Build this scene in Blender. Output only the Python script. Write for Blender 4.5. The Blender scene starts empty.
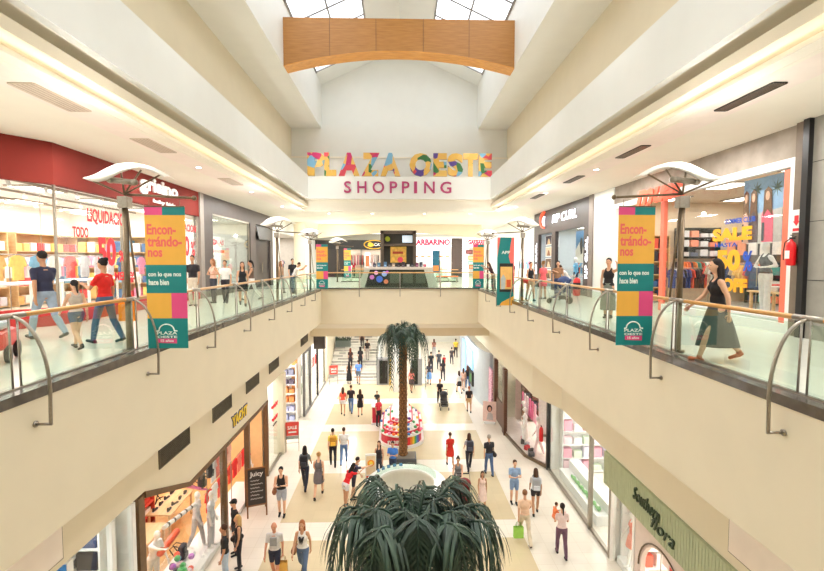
import bpy, math, random
from mathutils import Vector, Matrix, Euler
PI = math.pi
SC = bpy.context.scene
COL = SC.collection
random.seed(7)

# ------------------------------------------------------------------ camera, world, exposure, big lights
F = 450.0
cam_d = bpy.data.cameras.new('camera'); cam_d.sensor_width = 36.0; cam_d.lens = F / 824 * 36.0
cam_d.clip_start = 0.05; cam_d.clip_end = 300
cam = bpy.data.objects.new('camera', cam_d); COL.objects.link(cam)
cam.location = (0, 0, 1.6)
cam.rotation_euler = (PI / 2 - math.atan(24.5 / F), 0, -math.atan(12.0 / F))
SC.camera = cam

world = bpy.data.worlds.new('sky'); SC.world = world; world.use_nodes = True
bg = world.node_tree.nodes['Background']
bg.inputs['Color'].default_value = (0.93, 0.96, 1.0, 1); bg.inputs['Strength'].default_value = 3.4

vs = SC.view_settings
vs.view_transform = 'Standard'; vs.look = 'None'; vs.gamma = 1.0; vs.use_curve_mapping = False
vs.exposure = -0.28
SC.cycles.use_denoising = True
SC.cycles.max_bounces = 8; SC.cycles.diffuse_bounces = 5; SC.cycles.transparent_max_bounces = 24
SC.cycles.sample_clamp_indirect = 6.0
SC.cycles.caustics_reflective = False; SC.cycles.caustics_refractive = False

SOFT = (1.0, 0.985, 0.96); COOL = (0.96, 0.98, 1.0)
def area(name, loc, size, power, color=SOFT, rot=(0, 0, 0), portal=False):
    d = bpy.data.lights.new(name, 'AREA'); d.shape = 'RECTANGLE'; d.size, d.size_y = size
    d.energy = power; d.color = color
    if portal: d.cycles.is_portal = True
    o = bpy.data.objects.new(name, d); COL.objects.link(o); o.location = loc; o.rotation_euler = rot
    return o
P_GAL, P_HALL, K_SHOP = 122.0, 58.0, 11.5
# daylight enters through the two glass slopes of the roof
area('skylight_portal', (-3.2, 9.0, 14.6), (4.4, 34), 1, portal=True)
area('skylight_portal', (3.2, 9.0, 14.6), (4.4, 34), 1, portal=True)
# fill lights added under the high soffits to brighten the lower floor
for gy in (1.0, 6.0, 11.0, 16.0, 21.0, 25.0):
    for s in (-1, 1):
        area('hall_fill', (s * 4.72, gy, 9.36), (0.15, 1.6), P_HALL, SOFT, rot=(0, s * 0.26, 0)).data.spread = math.radians(84)
# warm upward fill added on a made-up lip, brightening the stepped ceiling edge
for s in (-1, 1):
    area('cove_fill', (s * 5.49, 8.5, 4.53), (0.05, 34.0), 46.0, (1.0, 0.93, 0.82), rot=(PI, 0, 0))
# lit ceilings of the two galleries, of the bridge and of the lower arcades
GAL_LIGHTS, LOW_LIGHTS = [], []
for gy in (-1.0, 3.0, 7.0, 11.0, 15.0, 19.0, 23.0):
    for s in (-1, 1):
        GAL_LIGHTS.append(area('gallery_downlight', (s * 7.4, gy, 4.44), (0.5, 2.0), P_GAL, SOFT))
for gy in (28.0, 31.5, 38, 42):
    for gx in (-6.5, -2.2, 2.2, 6.5):
        area('bridge_downlight', (gx, gy, 4.44), (0.6, 1.2), 125.0, SOFT)
for gy in (28.6, 31.6):
    for gx in (-3.5, 0, 3.5):
        area('arcade_downlight', (gx, gy, -2.97), (0.6, 1.2), 130.0, SOFT)
for gy in (36.5, 40, 44):
    for gx in (2.5, 5.5):
        area('arcade_downlight', (gx, gy, -2.45), (0.6, 1.2), 60.0, SOFT)
for gx in (-4.6, -2.0):
    area('stair_light', (gx, 38.5, 4.4), (1.0, 2.5), 190.0, SOFT)

# ------------------------------------------------------------------ helpers
def tag(o, label=None, cat=None, group=None, kind=None):
    if label: o['label'] = label
    if cat: o['category'] = cat
    if group: o['group'] = group
    if kind: o['kind'] = kind
    return o
def thing(name, label, cat, loc=(0, 0, 0), rz=0.0, group=None):
    o = bpy.data.objects.new(name, None); COL.objects.link(o)
    o.location = loc; o.rotation_euler = (0, 0, rz)
    return tag(o, label, cat, group)

MATS = {}
def mat(name, col, rough=0.6, metal=0.0, emit=0.0, ecol=None, vary=0.04, scale=6.0, bump=0.0, coat=0.0):
    """Principled surface whose base colour is broken up by a fine procedural noise."""
    if name in MATS: return MATS[name]
    m = bpy.data.materials.new(name); m.use_nodes = True
    nt = m.node_tree; p = nt.nodes['Principled BSDF']
    c = tuple(col[:3])
    p.inputs['Roughness'].default_value = rough; p.inputs['Metallic'].default_value = metal
    if coat: p.inputs['Coat Weight'].default_value = coat
    tc = nt.nodes.new('ShaderNodeTexCoord'); n = nt.nodes.new('ShaderNodeTexNoise')
    n.inputs['Scale'].default_value = scale; n.inputs['Detail'].default_value = 3
    nt.links.new(tc.outputs['Object'], n.inputs['Vector'])
    r = nt.nodes.new('ShaderNodeValToRGB')
    r.color_ramp.elements[0].position = 0.35; r.color_ramp.elements[1].position = 0.65
    r.color_ramp.elements[0].color = (*[max(0, x * (1 - vary)) for x in c], 1)
    r.color_ramp.elements[1].color = (*[min(1, x * (1 + vary)) for x in c], 1)
    nt.links.new(n.outputs['Fac'], r.inputs['Fac']); nt.links.new(r.outputs['Color'], p.inputs['Base Color'])
    if bump:
        b = nt.nodes.new('ShaderNodeBump'); b.inputs['Strength'].default_value = bump; b.inputs['Distance'].default_value = 0.01
        nt.links.new(n.outputs['Fac'], b.inputs['Height']); nt.links.new(b.outputs['Normal'], p.inputs['Normal'])
    if emit:
        p.inputs['Emission Color'].default_value = (*(ecol or c), 1); p.inputs['Emission Strength'].default_value = emit
    MATS[name] = m
    return m
def glass(name, tint=(0.93, 0.97, 0.95), refl=0.10):
    if name in MATS: return MATS[name]
    m = bpy.data.materials.new(name); m.use_nodes = True; nt = m.node_tree
    nt.nodes.remove(nt.nodes['Principled BSDF'])
    t = nt.nodes.new('ShaderNodeBsdfTransparent'); t.inputs['Color'].default_value = (*tint, 1)
    g = nt.nodes.new('ShaderNodeBsdfGlossy'); g.inputs['Roughness'].default_value = 0.02
    g.inputs['Color'].default_value = (0.9, 0.95, 0.93, 1)
    lw = nt.nodes.new('ShaderNodeLayerWeight'); lw.inputs['Blend'].default_value = 0.18
    mr = nt.nodes.new('ShaderNodeMapRange'); mr.inputs['To Min'].default_value = refl * 0.4; mr.inputs['To Max'].default_value = min(1, refl * 5)
    mx = nt.nodes.new('ShaderNodeMixShader')
    nt.links.new(lw.outputs['Facing'], mr.inputs['Value']); nt.links.new(mr.outputs['Result'], mx.inputs['Fac'])
    nt.links.new(t.outputs[0], mx.inputs[1]); nt.links.new(g.outputs[0], mx.inputs[2])
    nt.links.new(mx.outputs[0], nt.nodes['Material Output'].inputs['Surface'])
    MATS[name] = m
    return m
def C(r, g, b):
    """sRGB 0-255 -> linear"""
    def f(x):
        x /= 255.0
        return x / 12.92 if x <= 0.04045 else ((x + 0.055) / 1.055) ** 2.4
    return (f(r), f(g), f(b))
def cm(r, g, b, rough=0.7, vary=0.06, scale=9.0, **k):
    return mat('dye_%d_%d_%d_%d%s' % (r, g, b, int(rough * 10), ('_' + '_'.join(str(v) for v in k.values())) if k else ''), C(r, g, b), rough, vary=vary, scale=scale, **k)

def basis(d):
    d = Vector(d).normalized()
    a = Vector((0, 0, 1)) if abs(d.z) < 0.9 else Vector((0, 1, 0))
    u = d.cross(a).normalized(); v = u.cross(d).normalized()
    return u, v, d
class MB:
    def __init__(s): s.v = []; s.f = []
    def add(s, vs, fs):
        n = len(s.v); s.v += [tuple(x) for x in vs]; s.f += [tuple(i + n for i in f) for f in fs]; return s
    def box(s, x0, x1, y0, y1, z0, z1):
        return s.add([(x0, y0, z0), (x1, y0, z0), (x1, y1, z0), (x0, y1, z0), (x0, y0, z1), (x1, y0, z1), (x1, y1, z1), (x0, y1, z1)],
                     [(0, 3, 2, 1), (4, 5, 6, 7), (0, 1, 5, 4), (1, 2, 6, 5), (2, 3, 7, 6), (3, 0, 4, 7)])
    def obox(s, c, dx, dy, dz, rz=0, rx=0, ry=0):
        M = Euler((rx, ry, rz)).to_matrix(); c = Vector(c); vs = []
        for z in (-1, 1):
            for x, y in ((-1, -1), (1, -1), (1, 1), (-1, 1)): vs.append(c + M @ Vector((x * dx / 2, y * dy / 2, z * dz / 2)))
        return s.add(vs, [(0, 3, 2, 1), (4, 5, 6, 7), (0, 1, 5, 4), (1, 2, 6, 5), (2, 3, 7, 6), (3, 0, 4, 7)])
    def cone(s, p0, p1, r0, r1, n=12, cap=True):
        p0, p1 = Vector(p0), Vector(p1); u, v, d = basis(p1 - p0); vs = []
        for p, r in ((p0, r0), (p1, r1)):
            for i in range(n):
                a = 2 * PI * i / n; vs.append(p + (u * math.cos(a) + v * math.sin(a)) * r)
        fs = [(i, (i + 1) % n, n + (i + 1) % n, n + i) for i in range(n)]
        if cap: fs += [tuple(range(n - 1, -1, -1)), tuple(range(n, 2 * n))]
        return s.add(vs, fs)
    def cyl(s, p0, p1, r, n=12): return s.cone(p0, p1, r, r, n)
    def capsule(s, p0, p1, r0, r1, n=10, k=3, flat=1.0, fdir=None):
        p0, p1 = Vector(p0), Vector(p1)
        if (p1 - p0).length < 1e-5: p1 = p0 + Vector((0, 0, 1e-4))
        u, v, d = basis(p1 - p0); rings = []
        for j in range(k): t = (j + 0.25) / k * PI / 2 if j == 0 else j / k * PI / 2; rings.append((p0 - d * r0 * math.cos(t), r0 * math.sin(t)))
        rings.append((p0, r0)); rings.append((p1, r1))
        for j in range(k - 1, -1, -1): t = (j + 0.25) / k * PI / 2 if j == 0 else j / k * PI / 2; rings.append((p1 + d * r1 * math.cos(t), r1 * math.sin(t)))
        vs = []
        for p, r in rings:
            for i in range(n):
                a = 2 * PI * i / n; vs.append(p + u * math.cos(a) * r + v * math.sin(a) * r * flat)
        m = len(rings)
        fs = [(j * n + i, j * n + (i + 1) % n, (j + 1) * n + (i + 1) % n, (j + 1) * n + i) for j in range(m - 1) for i in range(n)]
        fs += [tuple(range(n - 1, -1, -1)), tuple(range((m - 1) * n, m * n))]
        return s.add(vs, fs)
    def ell(s, c, rx, ry, rz, n=14, k=9, M=None):
        c = Vector(c); vs = [c + ((M @ Vector((0, 0, -rz))) if M else Vector((0, 0, -rz)))]
        for j in range(1, k):
            t = -PI / 2 + PI * j / k
            for i in range(n):
                a = 2 * PI * i / n; q = Vector((rx * math.cos(t) * math.cos(a), ry * math.cos(t) * math.sin(a), rz * math.sin(t)))
                vs.append(c + ((M @ q) if M else q))
        vs.append(c + ((M @ Vector((0, 0, rz))) if M else Vector((0, 0, rz))))
        L = len(vs) - 1; fs = [(0, 1 + (i + 1) % n, 1 + i) for i in range(n)]
        for j in range(k - 2):
            a0 = 1 + j * n; fs += [(a0 + i, a0 + (i + 1) % n, a0 + n + (i + 1) % n, a0 + n + i) for i in range(n)]
        a0 = 1 + (k - 2) * n; fs += [(a0 + i, a0 + (i + 1) % n, L) for i in range(n)]
        return s.add(vs, fs)
    def tube(s, pts, r, n=8):
        pts = [Vector(p) for p in pts]; vs = []; m = len(pts); pu = None
        for j, p in enumerate(pts):
            d = (pts[min(j + 1, m - 1)] - pts[max(j - 1, 0)])
            u, v, d = basis(d)
            if pu is not None:
                u = (pu - d * pu.dot(d)).normalized(); v = d.cross(u)
                v = u.cross(d) if False else v
            else: v = d.cross(u)
            pu = u
            rr = r[j] if isinstance(r, (list, tuple)) else r
            for i in range(n):
                a = 2 * PI * i / n; vs.append(p + (u * math.cos(a) + v * math.sin(a)) * rr)
        fs = [(j * n + i, j * n + (i + 1) % n, (j + 1) * n + (i + 1) % n, (j + 1) * n + i) for j in range(m - 1) for i in range(n)]
        fs += [tuple(range(n - 1, -1, -1)), tuple(range((m - 1) * n, m * n))]
        return s.add(vs, fs)
    def prism(s, poly, axis, a0, a1):
        """extrude a 2D polygon along an axis; poly in the two other axes (in xyz order)"""
        def P(q, a):
            return (a, q[0], q[1]) if axis == 'x' else (q[0], a, q[1]) if axis == 'y' else (q[0], q[1], a)
        n = len(poly); vs = [P(q, a0) for q in poly] + [P(q, a1) for q in poly]
        fs = [(i, (i + 1) % n, n + (i + 1) % n, n + i) for i in range(n)] + [tuple(range(n - 1, -1, -1)), tuple(range(n, 2 * n))]
        return s.add(vs, fs)
    def lathe(s, prof, c=(0, 0, 0), n=24, sx=1.0, sy=1.0):
        vs = []; m = len(prof)
        for r, z in prof:
            for i in range(n): a = 2 * PI * i / n; vs.append((c[0] + r * sx * math.cos(a), c[1] + r * sy * math.sin(a), c[2] + z))
        fs = [(j * n + i, j * n + (i + 1) % n, (j + 1) * n + (i + 1) % n, (j + 1) * n + i) for j in range(m - 1) for i in range(n)]
        fs += [tuple(range(n - 1, -1, -1)), tuple(range((m - 1) * n, m * n))]
        return s.add(vs, fs)
    def mesh(s, name):
        me = bpy.data.meshes.new(name); me.from_pydata(s.v, [], s.f); me.update(); return me
    def build(s, name, m, parent=None, smooth=False, bevel=0.0, loc=None, rz=None):
        me = s.mesh(name); me.materials.append(m)
        if smooth: me.polygons.foreach_set('use_smooth', [True] * len(me.polygons))
        o = bpy.data.objects.new(name, me); COL.objects.link(o)
        if parent: o.parent = parent
        if loc: o.location = loc
        if rz is not None: o.rotation_euler = (0, 0, rz)
        if bevel:
            b = o.modifiers.new('bevel', 'BEVEL'); b.width = bevel; b.segments = 2; b.limit_method = 'ANGLE'
        return o
def struct(name, mb, m, **k):
    o = mb.build(name, m, **k); o['kind'] = 'structure'; return o
def copy_tree(o, parent=None):
    c = o.copy(); COL.objects.link(c)
    if parent: c.parent = parent
    for ch in list(o.children): copy_tree(ch, c)
    return c
def text_mesh(txt, w=None, h=None, bold=0.0, ext=0.01, shear=0.0, spacing=1.0):
    cu = bpy.data.curves.new('t', 'FONT'); cu.body = txt; cu.size = 1; cu.offset = bold; cu.extrude = 0.0
    cu.shear = shear; cu.space_character = spacing; cu.resolution_u = 3
    o = bpy.data.objects.new('t', cu); COL.objects.link(o)
    dg = bpy.context.evaluated_depsgraph_get(); me = bpy.data.meshes.new_from_object(o.evaluated_get(dg))
    bpy.data.objects.remove(o); bpy.data.curves.remove(cu)
    xs = [v.co.x for v in me.vertices]; ys = [v.co.y for v in me.vertices]
    x0, x1, y0, y1 = min(xs), max(xs), min(ys), max(ys)
    sx = (w / (x1 - x0)) if w else None; sy = (h / (y1 - y0)) if h else None
    if sx is None: sx = sy or 1
    if sy is None: sy = sx
    V = [((v.co.x - (x0 + x1) / 2) * sx, (v.co.y - (y0 + y1) / 2) * sy) for v in me.vertices]
    Fc = [tuple(p.vertices) for p in me.polygons]
    bpy.data.meshes.remove(me)
    # give it depth: front, back and rim
    n = len(V); E = {}
    for f in Fc:
        for i in range(len(f)):
            a, b = f[i], f[(i + 1) % len(f)]; E[(a, b)] = 1
    vs = [(x, y, ext) for x, y in V] + [(x, y, 0) for x, y in V]
    fs = list(Fc) + [tuple(i + n for i in reversed(f)) for f in Fc]
    for (a, b) in E:
        if (b, a) not in E: fs.append((a, n + a, n + b, b))
    return vs, fs
def letters(name, txt, m, center, right, up, parent=None, w=None, h=None, bold=0.0, ext=0.01, shear=0.0, spacing=1.0):
    vs, fs = text_mesh(txt, w, h, bold, ext, shear, spacing)
    R, U, c = Vector(right).normalized(), Vector(up).normalized(), Vector(center); N = R.cross(U)
    b = MB(); b.add([c + R * x + U * y + N * z for x, y, z in vs], fs)
    return b.build(name, m, parent)

# ------------------------------------------------------------------ materials of the building
CREAM = mat('cream_paint', C(232, 221, 196), 0.55, vary=0.015, scale=1.5)
WHITE = mat('white_paint', C(236, 237, 232), 0.6, vary=0.01, scale=1.5)
CEIL = mat('ceiling_paint', C(246, 240, 226), 0.7, vary=0.012, scale=1.5)
PANEL = mat('ceiling_panel', C(248, 236, 226), 0.5, vary=0.02, scale=3)
STEEL = mat('brushed_steel', C(160, 152, 140), 0.3, metal=0.85, vary=0.08, scale=40)
BRONZE = mat('bronze_metal', C(120, 104, 84), 0.35, metal=0.8, vary=0.08, scale=30)
KERB = mat('dark_kerb', C(84, 78, 72), 0.25, vary=0.15, scale=8, coat=0.4)
BLACK = mat('black_metal', C(28, 26, 26), 0.4, vary=0.1)
BROWN = mat('brown_frame', C(110, 82, 52), 0.5, vary=0.1, scale=12)
WHITEP = mat('white_plastic', C(245, 245, 243), 0.35, vary=0.01)
def wood_mat(name, c0, c1, sc=(1, 12, 12), rough=0.4):
    m = bpy.data.materials.new(name); m.use_nodes = True; nt = m.node_tree; p = nt.nodes['Principled BSDF']
    tc = nt.nodes.new('ShaderNodeTexCoord'); mp = nt.nodes.new('ShaderNodeMapping'); mp.inputs['Scale'].default_value = sc
    n = nt.nodes.new('ShaderNodeTexNoise'); n.inputs['Scale'].default_value = 2.2; n.inputs['Detail'].default_value = 6
    r = nt.nodes.new('ShaderNodeValToRGB'); r.color_ramp.elements[0].position = .3; r.color_ramp.elements[1].position = .7
    r.color_ramp.elements[0].color = (*c0, 1); r.color_ramp.elements[1].color = (*c1, 1)
    nt.links.new(tc.outputs['Object'], mp.inputs['Vector']); nt.links.new(mp.outputs[0], n.inputs['Vector'])
    nt.links.new(n.outputs['Fac'], r.inputs['Fac']); nt.links.new(r.outputs[0], p.inputs['Base Color'])
    p.inputs['Roughness'].default_value = rough; MATS[name] = m; return m
BEAMW = wood_mat('beam_wood', C(168, 114, 54), C(188, 132, 70), (0.8, 5, 9))
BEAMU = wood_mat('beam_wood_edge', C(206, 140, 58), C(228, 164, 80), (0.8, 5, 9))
RAILW = wood_mat('handrail_wood', C(196, 142, 78), C(222, 170, 104), (12, 0.6, 12), 0.3)
OAK = wood_mat('pale_oak', C(206, 168, 118), C(226, 190, 142), (4, 1, 6))
GLASS = glass('clear_glass', (0.97, 0.985, 0.98), 0.045)
RGLASS = glass('balustrade_glass', (0.86, 0.93, 0.885), 0.07)
SKYG = glass('roof_glass', (0.96, 0.97, 0.98), 0.04)

def tile_mat(name, c, cl, size, rough, mortar=0.006, coat=0.0, c2=None):
    m = bpy.data.materials.new(name); m.use_nodes = True; nt = m.node_tree; p = nt.nodes['Principled BSDF']
    tc = nt.nodes.new('ShaderNodeTexCoord'); b = nt.nodes.new('ShaderNodeTexBrick')
    b.offset = 0; b.inputs['Scale'].default_value = 1.0; b.inputs['Brick Width'].default_value = size; b.inputs['Row Height'].default_value = size
    b.inputs['Mortar Size'].default_value = mortar; b.inputs['Mortar Smooth'].default_value = 0.4
    b.inputs['Color1'].default_value = (*c, 1); b.inputs['Color2'].default_value = (*(c2 or [x * 0.96 for x in c]), 1); b.inputs['Mortar'].default_value = (*cl, 1)
    n = nt.nodes.new('ShaderNodeTexNoise'); n.inputs['Scale'].default_value = 1.3; n.inputs['Detail'].default_value = 5
    mx = nt.nodes.new('ShaderNodeMix'); mx.data_type = 'RGBA'; mx.blend_type = 'MULTIPLY'; mx.inputs['Factor'].default_value = 0.12
    nt.links.new(tc.outputs['Object'], b.inputs['Vector']); nt.links.new(tc.outputs['Object'], n.inputs['Vector'])
    nt.links.new(b.outputs['Color'], mx.inputs[6]); nt.links.new(n.outputs['Fac'], mx.inputs[7]); nt.links.new(mx.outputs[2], p.inputs['Base Color'])
    p.inputs['Roughness'].default_value = rough; p.inputs['Coat Weight'].default_value = coat; p.inputs['Coat Roughness'].default_value = 0.08
    MATS[name] = m; return m
UFLOOR = tile_mat('upper_floor_tiles', C(238, 237, 224), C(216, 212, 196), 0.6, 0.22, 0.004, 0.3)
LFLOOR = tile_mat('white_floor_tiles', C(246, 238, 224), C(226, 214, 196), 0.5, 0.25, 0.005, 0.25)
BFLOOR = tile_mat('beige_floor_tiles', C(220, 203, 168), C(208, 192, 160), 0.5, 0.25, 0.004, 0.25)

# ------------------------------------------------------------------ structure: floors and slabs
Y0, YB = -9.0, 25.8            # back of the hall behind the camera, edge of the bridge
YV, YE = 34.8, 46.0            # second void behind the bridge, far end
LZ = -7.2                      # lower floor
struct('floor', MB().box(-11, 11, Y0, 52, LZ - 0.3, LZ), LFLOOR)
bands = [(Y0 + .5, 8.6), (9.6, 13.8), (14.8, 18.3), (19.5, 22.9), (23.9, 27.4), (28.4, 31.9)]
m = MB()
for a, b_ in bands: m.box(-4.05, 3.95, a, b_, LZ, LZ + 0.004)
struct('floor_inlay', m, BFLOOR)
for s, nm in ((-1, 'left'), (1, 'right')):
    x0, x1 = sorted((s * 4.56, s * 14.2))
    struct('floor_gallery_' + nm, MB().box(x0, x1, Y0, YE, -0.3, 0.0), UFLOOR)
    x0, x1 = sorted((s * 4.5, s * 4.72))
    struct('trim_1' if s < 0 else 'trim_2', MB().box(x0, x1, Y0, YB, -1.92, -0.301), CREAM)
    # hidden underside of the gallery
    x0, x1 = sorted((s * 4.72, s * 10.8))
    struct('ceiling_lower_' + nm, MB().box(x0, x1, Y0, YE, -2.1, -1.93), CEIL)
    x0, x1 = sorted((s * 4.5, s * 4.56))
    struct('trim_3' if s < 0 else 'trim_4', MB().box(x0, x1, Y0, YB, -0.301, -0.02), CREAM)
struct('floor_bridge', MB().box(-4.56, 4.56, YB + .2, YV, -0.3, 0.0), UFLOOR)
struct('trim_5', MB().box(-4.72, 4.72, YB - .002, YB + 0.2, -2.03, -0.02), CREAM)
struct('ceiling_bridge', MB().box(-5.3, 5.3, YB + .2, YV, -2.3, -2.03), CEIL)
struct('trim_6', MB().box(-5.4, 5.4, 27.0, 27.3, -2.93, -2.3), CREAM)
struct('ceiling_bridge_low', MB().box(-5.4, 5.4, 27.3, 33.5, -2.95, -2.8), WHITE)
struct('trim_7', MB().box(-4.5, 4.5, YV - .2, YV, -2.9, -0.302), CREAM)
# far end floors
struct('floor_far', MB().box(-4.5, 4.5, 42.2, YE, -0.3, 0.0), UFLOOR)
struct('wall_far_lower', MB().box(-11, 11, 48.5, 48.8, LZ, 4.5), WHITE)
# ------------------------------------------------------------------ structure: upper ceilings and the high hall
for s, nm in ((-1, 'left'), (1, 'right')):
    def bx(mb, xa, xb, ya, yb, za, zb):
        x0, x1 = sorted((s * xa, s * xb)); mb.box(x0, x1, ya, yb, za, zb); return mb
    struct('ceiling_gallery_' + nm, bx(MB(), 5.72, 14.2, Y0, YE, 4.5, 4.62), CEIL)
    struct('ceiling_panel_' + nm, bx(MB(), 5.81, 6.5, Y0, YB, 4.475, 4.5), PANEL)
    struct('ceiling_cove_' + nm, bx(MB(), 5.7, 5.8, Y0, 26.25, 4.47, 5.14), CEIL)
    struct('ceiling_fill_lip_' + nm, bx(MB(), 5.44, 5.7, Y0, 26.0, 4.475, 4.51), CEIL)  # lip added only to carry the upward fill strip
    struct('ceiling_soffit_' + nm, bx(MB(), 5.35, 5.8, Y0, 26.25, 5.15, 5.28), CEIL)
    struct('wall_band_' + nm, bx(MB(), 5.18, 5.35, Y0, 25.85, 5.15, 6.43), WHITE)
    struct('ceiling_ledge_' + nm, bx(MB(), 5.35, 6.4, Y0, 26.0, 6.3, 6.42), CEIL)
    struct('wall_upper_' + nm, bx(MB(), 6.4, 6.55, Y0, 27.2, 6.3, 9.6), CREAM)
    struct('ceiling_upper_' + nm, bx(MB(), 4.65, 6.55, Y0, 27.2, 9.42, 9.6), WHITE)
    struct('wall_skylight_' + nm, bx(MB(), 4.65, 4.85, Y0, 27.7, 9.6, 12.06), WHITE)
# sign box across the far end, beam and ceiling over the bridge
struct('wall_sign_box', MB().box(-5.19, 5.19, 25.8, 26.0, 5.13, 6.37), WHITE)
struct('ceiling_box_ledge', MB().box(-6.4, 6.4, 26.0, 27.1, 6.2, 6.36), CEIL)
struct('ceiling_box_soffit', MB().box(-5.8, 5.8, 26.0, 26.3, 5.13, 5.25), CEIL)
struct('trim_8', MB().box(-5.75, 5.75, 26.3, 26.4, 4.47, 5.13), CEIL)
struct('ceiling_bridge_top', MB().box(-5.75, 5.75, 26.4, YE, 4.5, 4.62), CEIL)
struct('wall_far_upper', MB().box(-6.6, 6.6, 27.0, 27.15, 6.3, 7.72).box(-6.6, 6.6, 27.15, 27.3, 7.72, 9.6).box(-4.85, 4.85, 27.4, 27.6, 9.4, 14.3), WHITE)
struct('trim_9', MB().box(-6.5, 6.5, 26.95, 27.0, 7.66, 7.74), CEIL)
struct('wall_end', MB().box(-14.2, 14.2, Y0 - .2, Y0, LZ, 14.4), CREAM)
# outer shells so no daylight leaks behind the shops
struct('wall_outer_left', MB().box(-14.4, -14.2, Y0, 48.8, -2.1, 4.7), CREAM)
struct('wall_outer_right', MB().box(14.2, 14.4, Y0, 48.8, -2.1, 4.7), CREAM)
struct('wall_outer_lower_left', MB().box(-11.1, -10.8, Y0, 48.8, LZ, -1.9), CREAM)
struct('wall_outer_lower_right', MB().box(10.8, 11.1, Y0, 48.8, LZ, -1.9), CREAM)
struct('ceiling_roof_left', MB().box(-14.4, -5.3, Y0, 48.8, 4.7, 4.9), CREAM)
struct('ceiling_roof_right', MB().box(5.3, 14.4, Y0, 48.8, 4.7, 4.9), CREAM)
struct('ceiling_roof_far', MB().box(-5.3, 5.3, 27.2, 48.8, 4.7, 4.9), CREAM)
# arched dropped ceiling over the far galleries
m = MB(); n = 24; pl = []
for i in range(n + 1):
    x = -6.5 + 13 * i / n; pl.append((x, 3.62 + 0.42 * math.cos(x / 6.5 * PI / 2) - 0.2))
for i in range(n):
    (xa, za), (xb, zb) = pl[i], pl[i + 1]
    m.add([(xa, 36, za), (xb, 36, zb), (xb, 36, 4.49), (xa, 36, 4.49), (xa, 36.3, za), (xb, 36.3, zb), (xb, 36.3, 4.49), (xa, 36.3, 4.49)],
          [(0, 1, 2, 3), (7, 6, 5, 4), (0, 4, 5, 1)])
struct('trim_10', m, CREAM)
# skylight roof: pitched, opaque ridge, two glass slopes with mullions
EZ, RX, RZ, AZ = 12.03, 1.7, 13.38, 14.15
def roof_z(x): return EZ + (4.65 - abs(x)) * (AZ - EZ) / 4.65
m = MB()
for s in (-1, 1):
    m.add([(0, Y0, AZ), (s * RX, Y0, roof_z(RX)), (s * RX, 27.5, roof_z(RX)), (0, 27.5, AZ), (0, Y0, AZ + .1), (s * RX, Y0, roof_z(RX) + .1), (s * RX, 27.5, roof_z(RX) + .1), (0, 27.5, AZ + .1)],
          [(0, 1, 2, 3), (4, 5, 6, 7), (0, 1, 5, 4), (3, 2, 6, 7), (1, 2, 6, 5)])
    m.add([(s * RX, 25.7, roof_z(RX)), (s * 4.85, 25.7, roof_z(4.85)), (s * 4.85, 27.5, roof_z(4.85)), (s * RX, 27.5, roof_z(RX)),
           (s * RX, 25.7, roof_z(RX) + .1), (s * 4.85, 25.7, roof_z(4.85) + .1), (s * 4.85, 27.5, roof_z(4.85) + .1), (s * RX, 27.5, roof_z(RX) + .1)],
          [(0, 1, 2, 3), (4, 5, 6, 7), (0, 1, 5, 4)])
struct('ceiling_ridge', m, WHITE)
GREYM = mat('grey_mullion', C(140, 138, 136), 0.5, vary=0.03)
for i, s in enumerate((-1, 1)):
    w = MB(); w.add([(s * RX, Y0, roof_z(RX) + .05), (s * 4.65, Y0, EZ + .05), (s * 4.65, 25.7, EZ + .05), (s * RX, 25.7, roof_z(RX) + .05)], [(0, 1, 2, 3)])
    win = struct('window_%d' % (i + 1), w, SKYG)
    fr = MB()
    for x in (RX, 3.18, 4.62):
        fr.tube([(s * x, Y0, roof_z(x)), (s * x, 25.7, roof_z(x))], 0.045 if x != 4.62 else 0.06, 6)
    y = 25.65
    while y > Y0:
        fr.tube([(s * RX, y, roof_z(RX)), (s * 4.62, y, roof_z(4.62))], 0.035, 6); y -= 1.72
    fr.build('window_frame', GREYM, win)

# wooden arch beam under the skylight
bm_t = thing('wooden_beam', 'broad arched timber beam spanning the hall high under the glass roof', 'beam', (0, 18.6, 9.4))
def zb(x): return 0.02 + 0.62 * (1 - (abs(x) / 4.65) ** 2)
n = 28; face = MB(); under = MB()
for i in range(n):
    xa, xb = -4.65 + 9.3 * i / n, -4.65 + 9.3 * (i + 1) / n; za, zc = zb(xa), zb(xb)
    face.add([(xa, 0, za), (xb, 0, zc), (xb, 0, 1.9), (xa, 0, 1.9), (xa, .7, za), (xb, .7, zc), (xb, .7, 1.9), (xa, .7, 1.9)], [(0, 1, 2, 3), (5, 4, 7, 6), (3, 2, 6, 7)])
    under.add([(xa, -.01, za - .03), (xb, -.01, zc - .03), (xb, .71, zc - .03), (xa, .71, za - .03), (xa, -.01, za), (xb, -.01, zc), (xb, .71, zc), (xa, .71, za)], [(0, 3, 2, 1), (0, 1, 5, 4), (2, 3, 7, 6), (4, 5, 6, 7)])
face.build('beam_face', BEAMW, bm_t); under.build('beam_underside', BEAMU, bm_t)
sm = MB()
for x in (-2.8, -0.95, 0.95, 2.8): sm.box(x - .008, x + .008, -0.006, 0.0, zb(x), 1.9)
sm.build('panel_seam', BROWN, bm_t)

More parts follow.
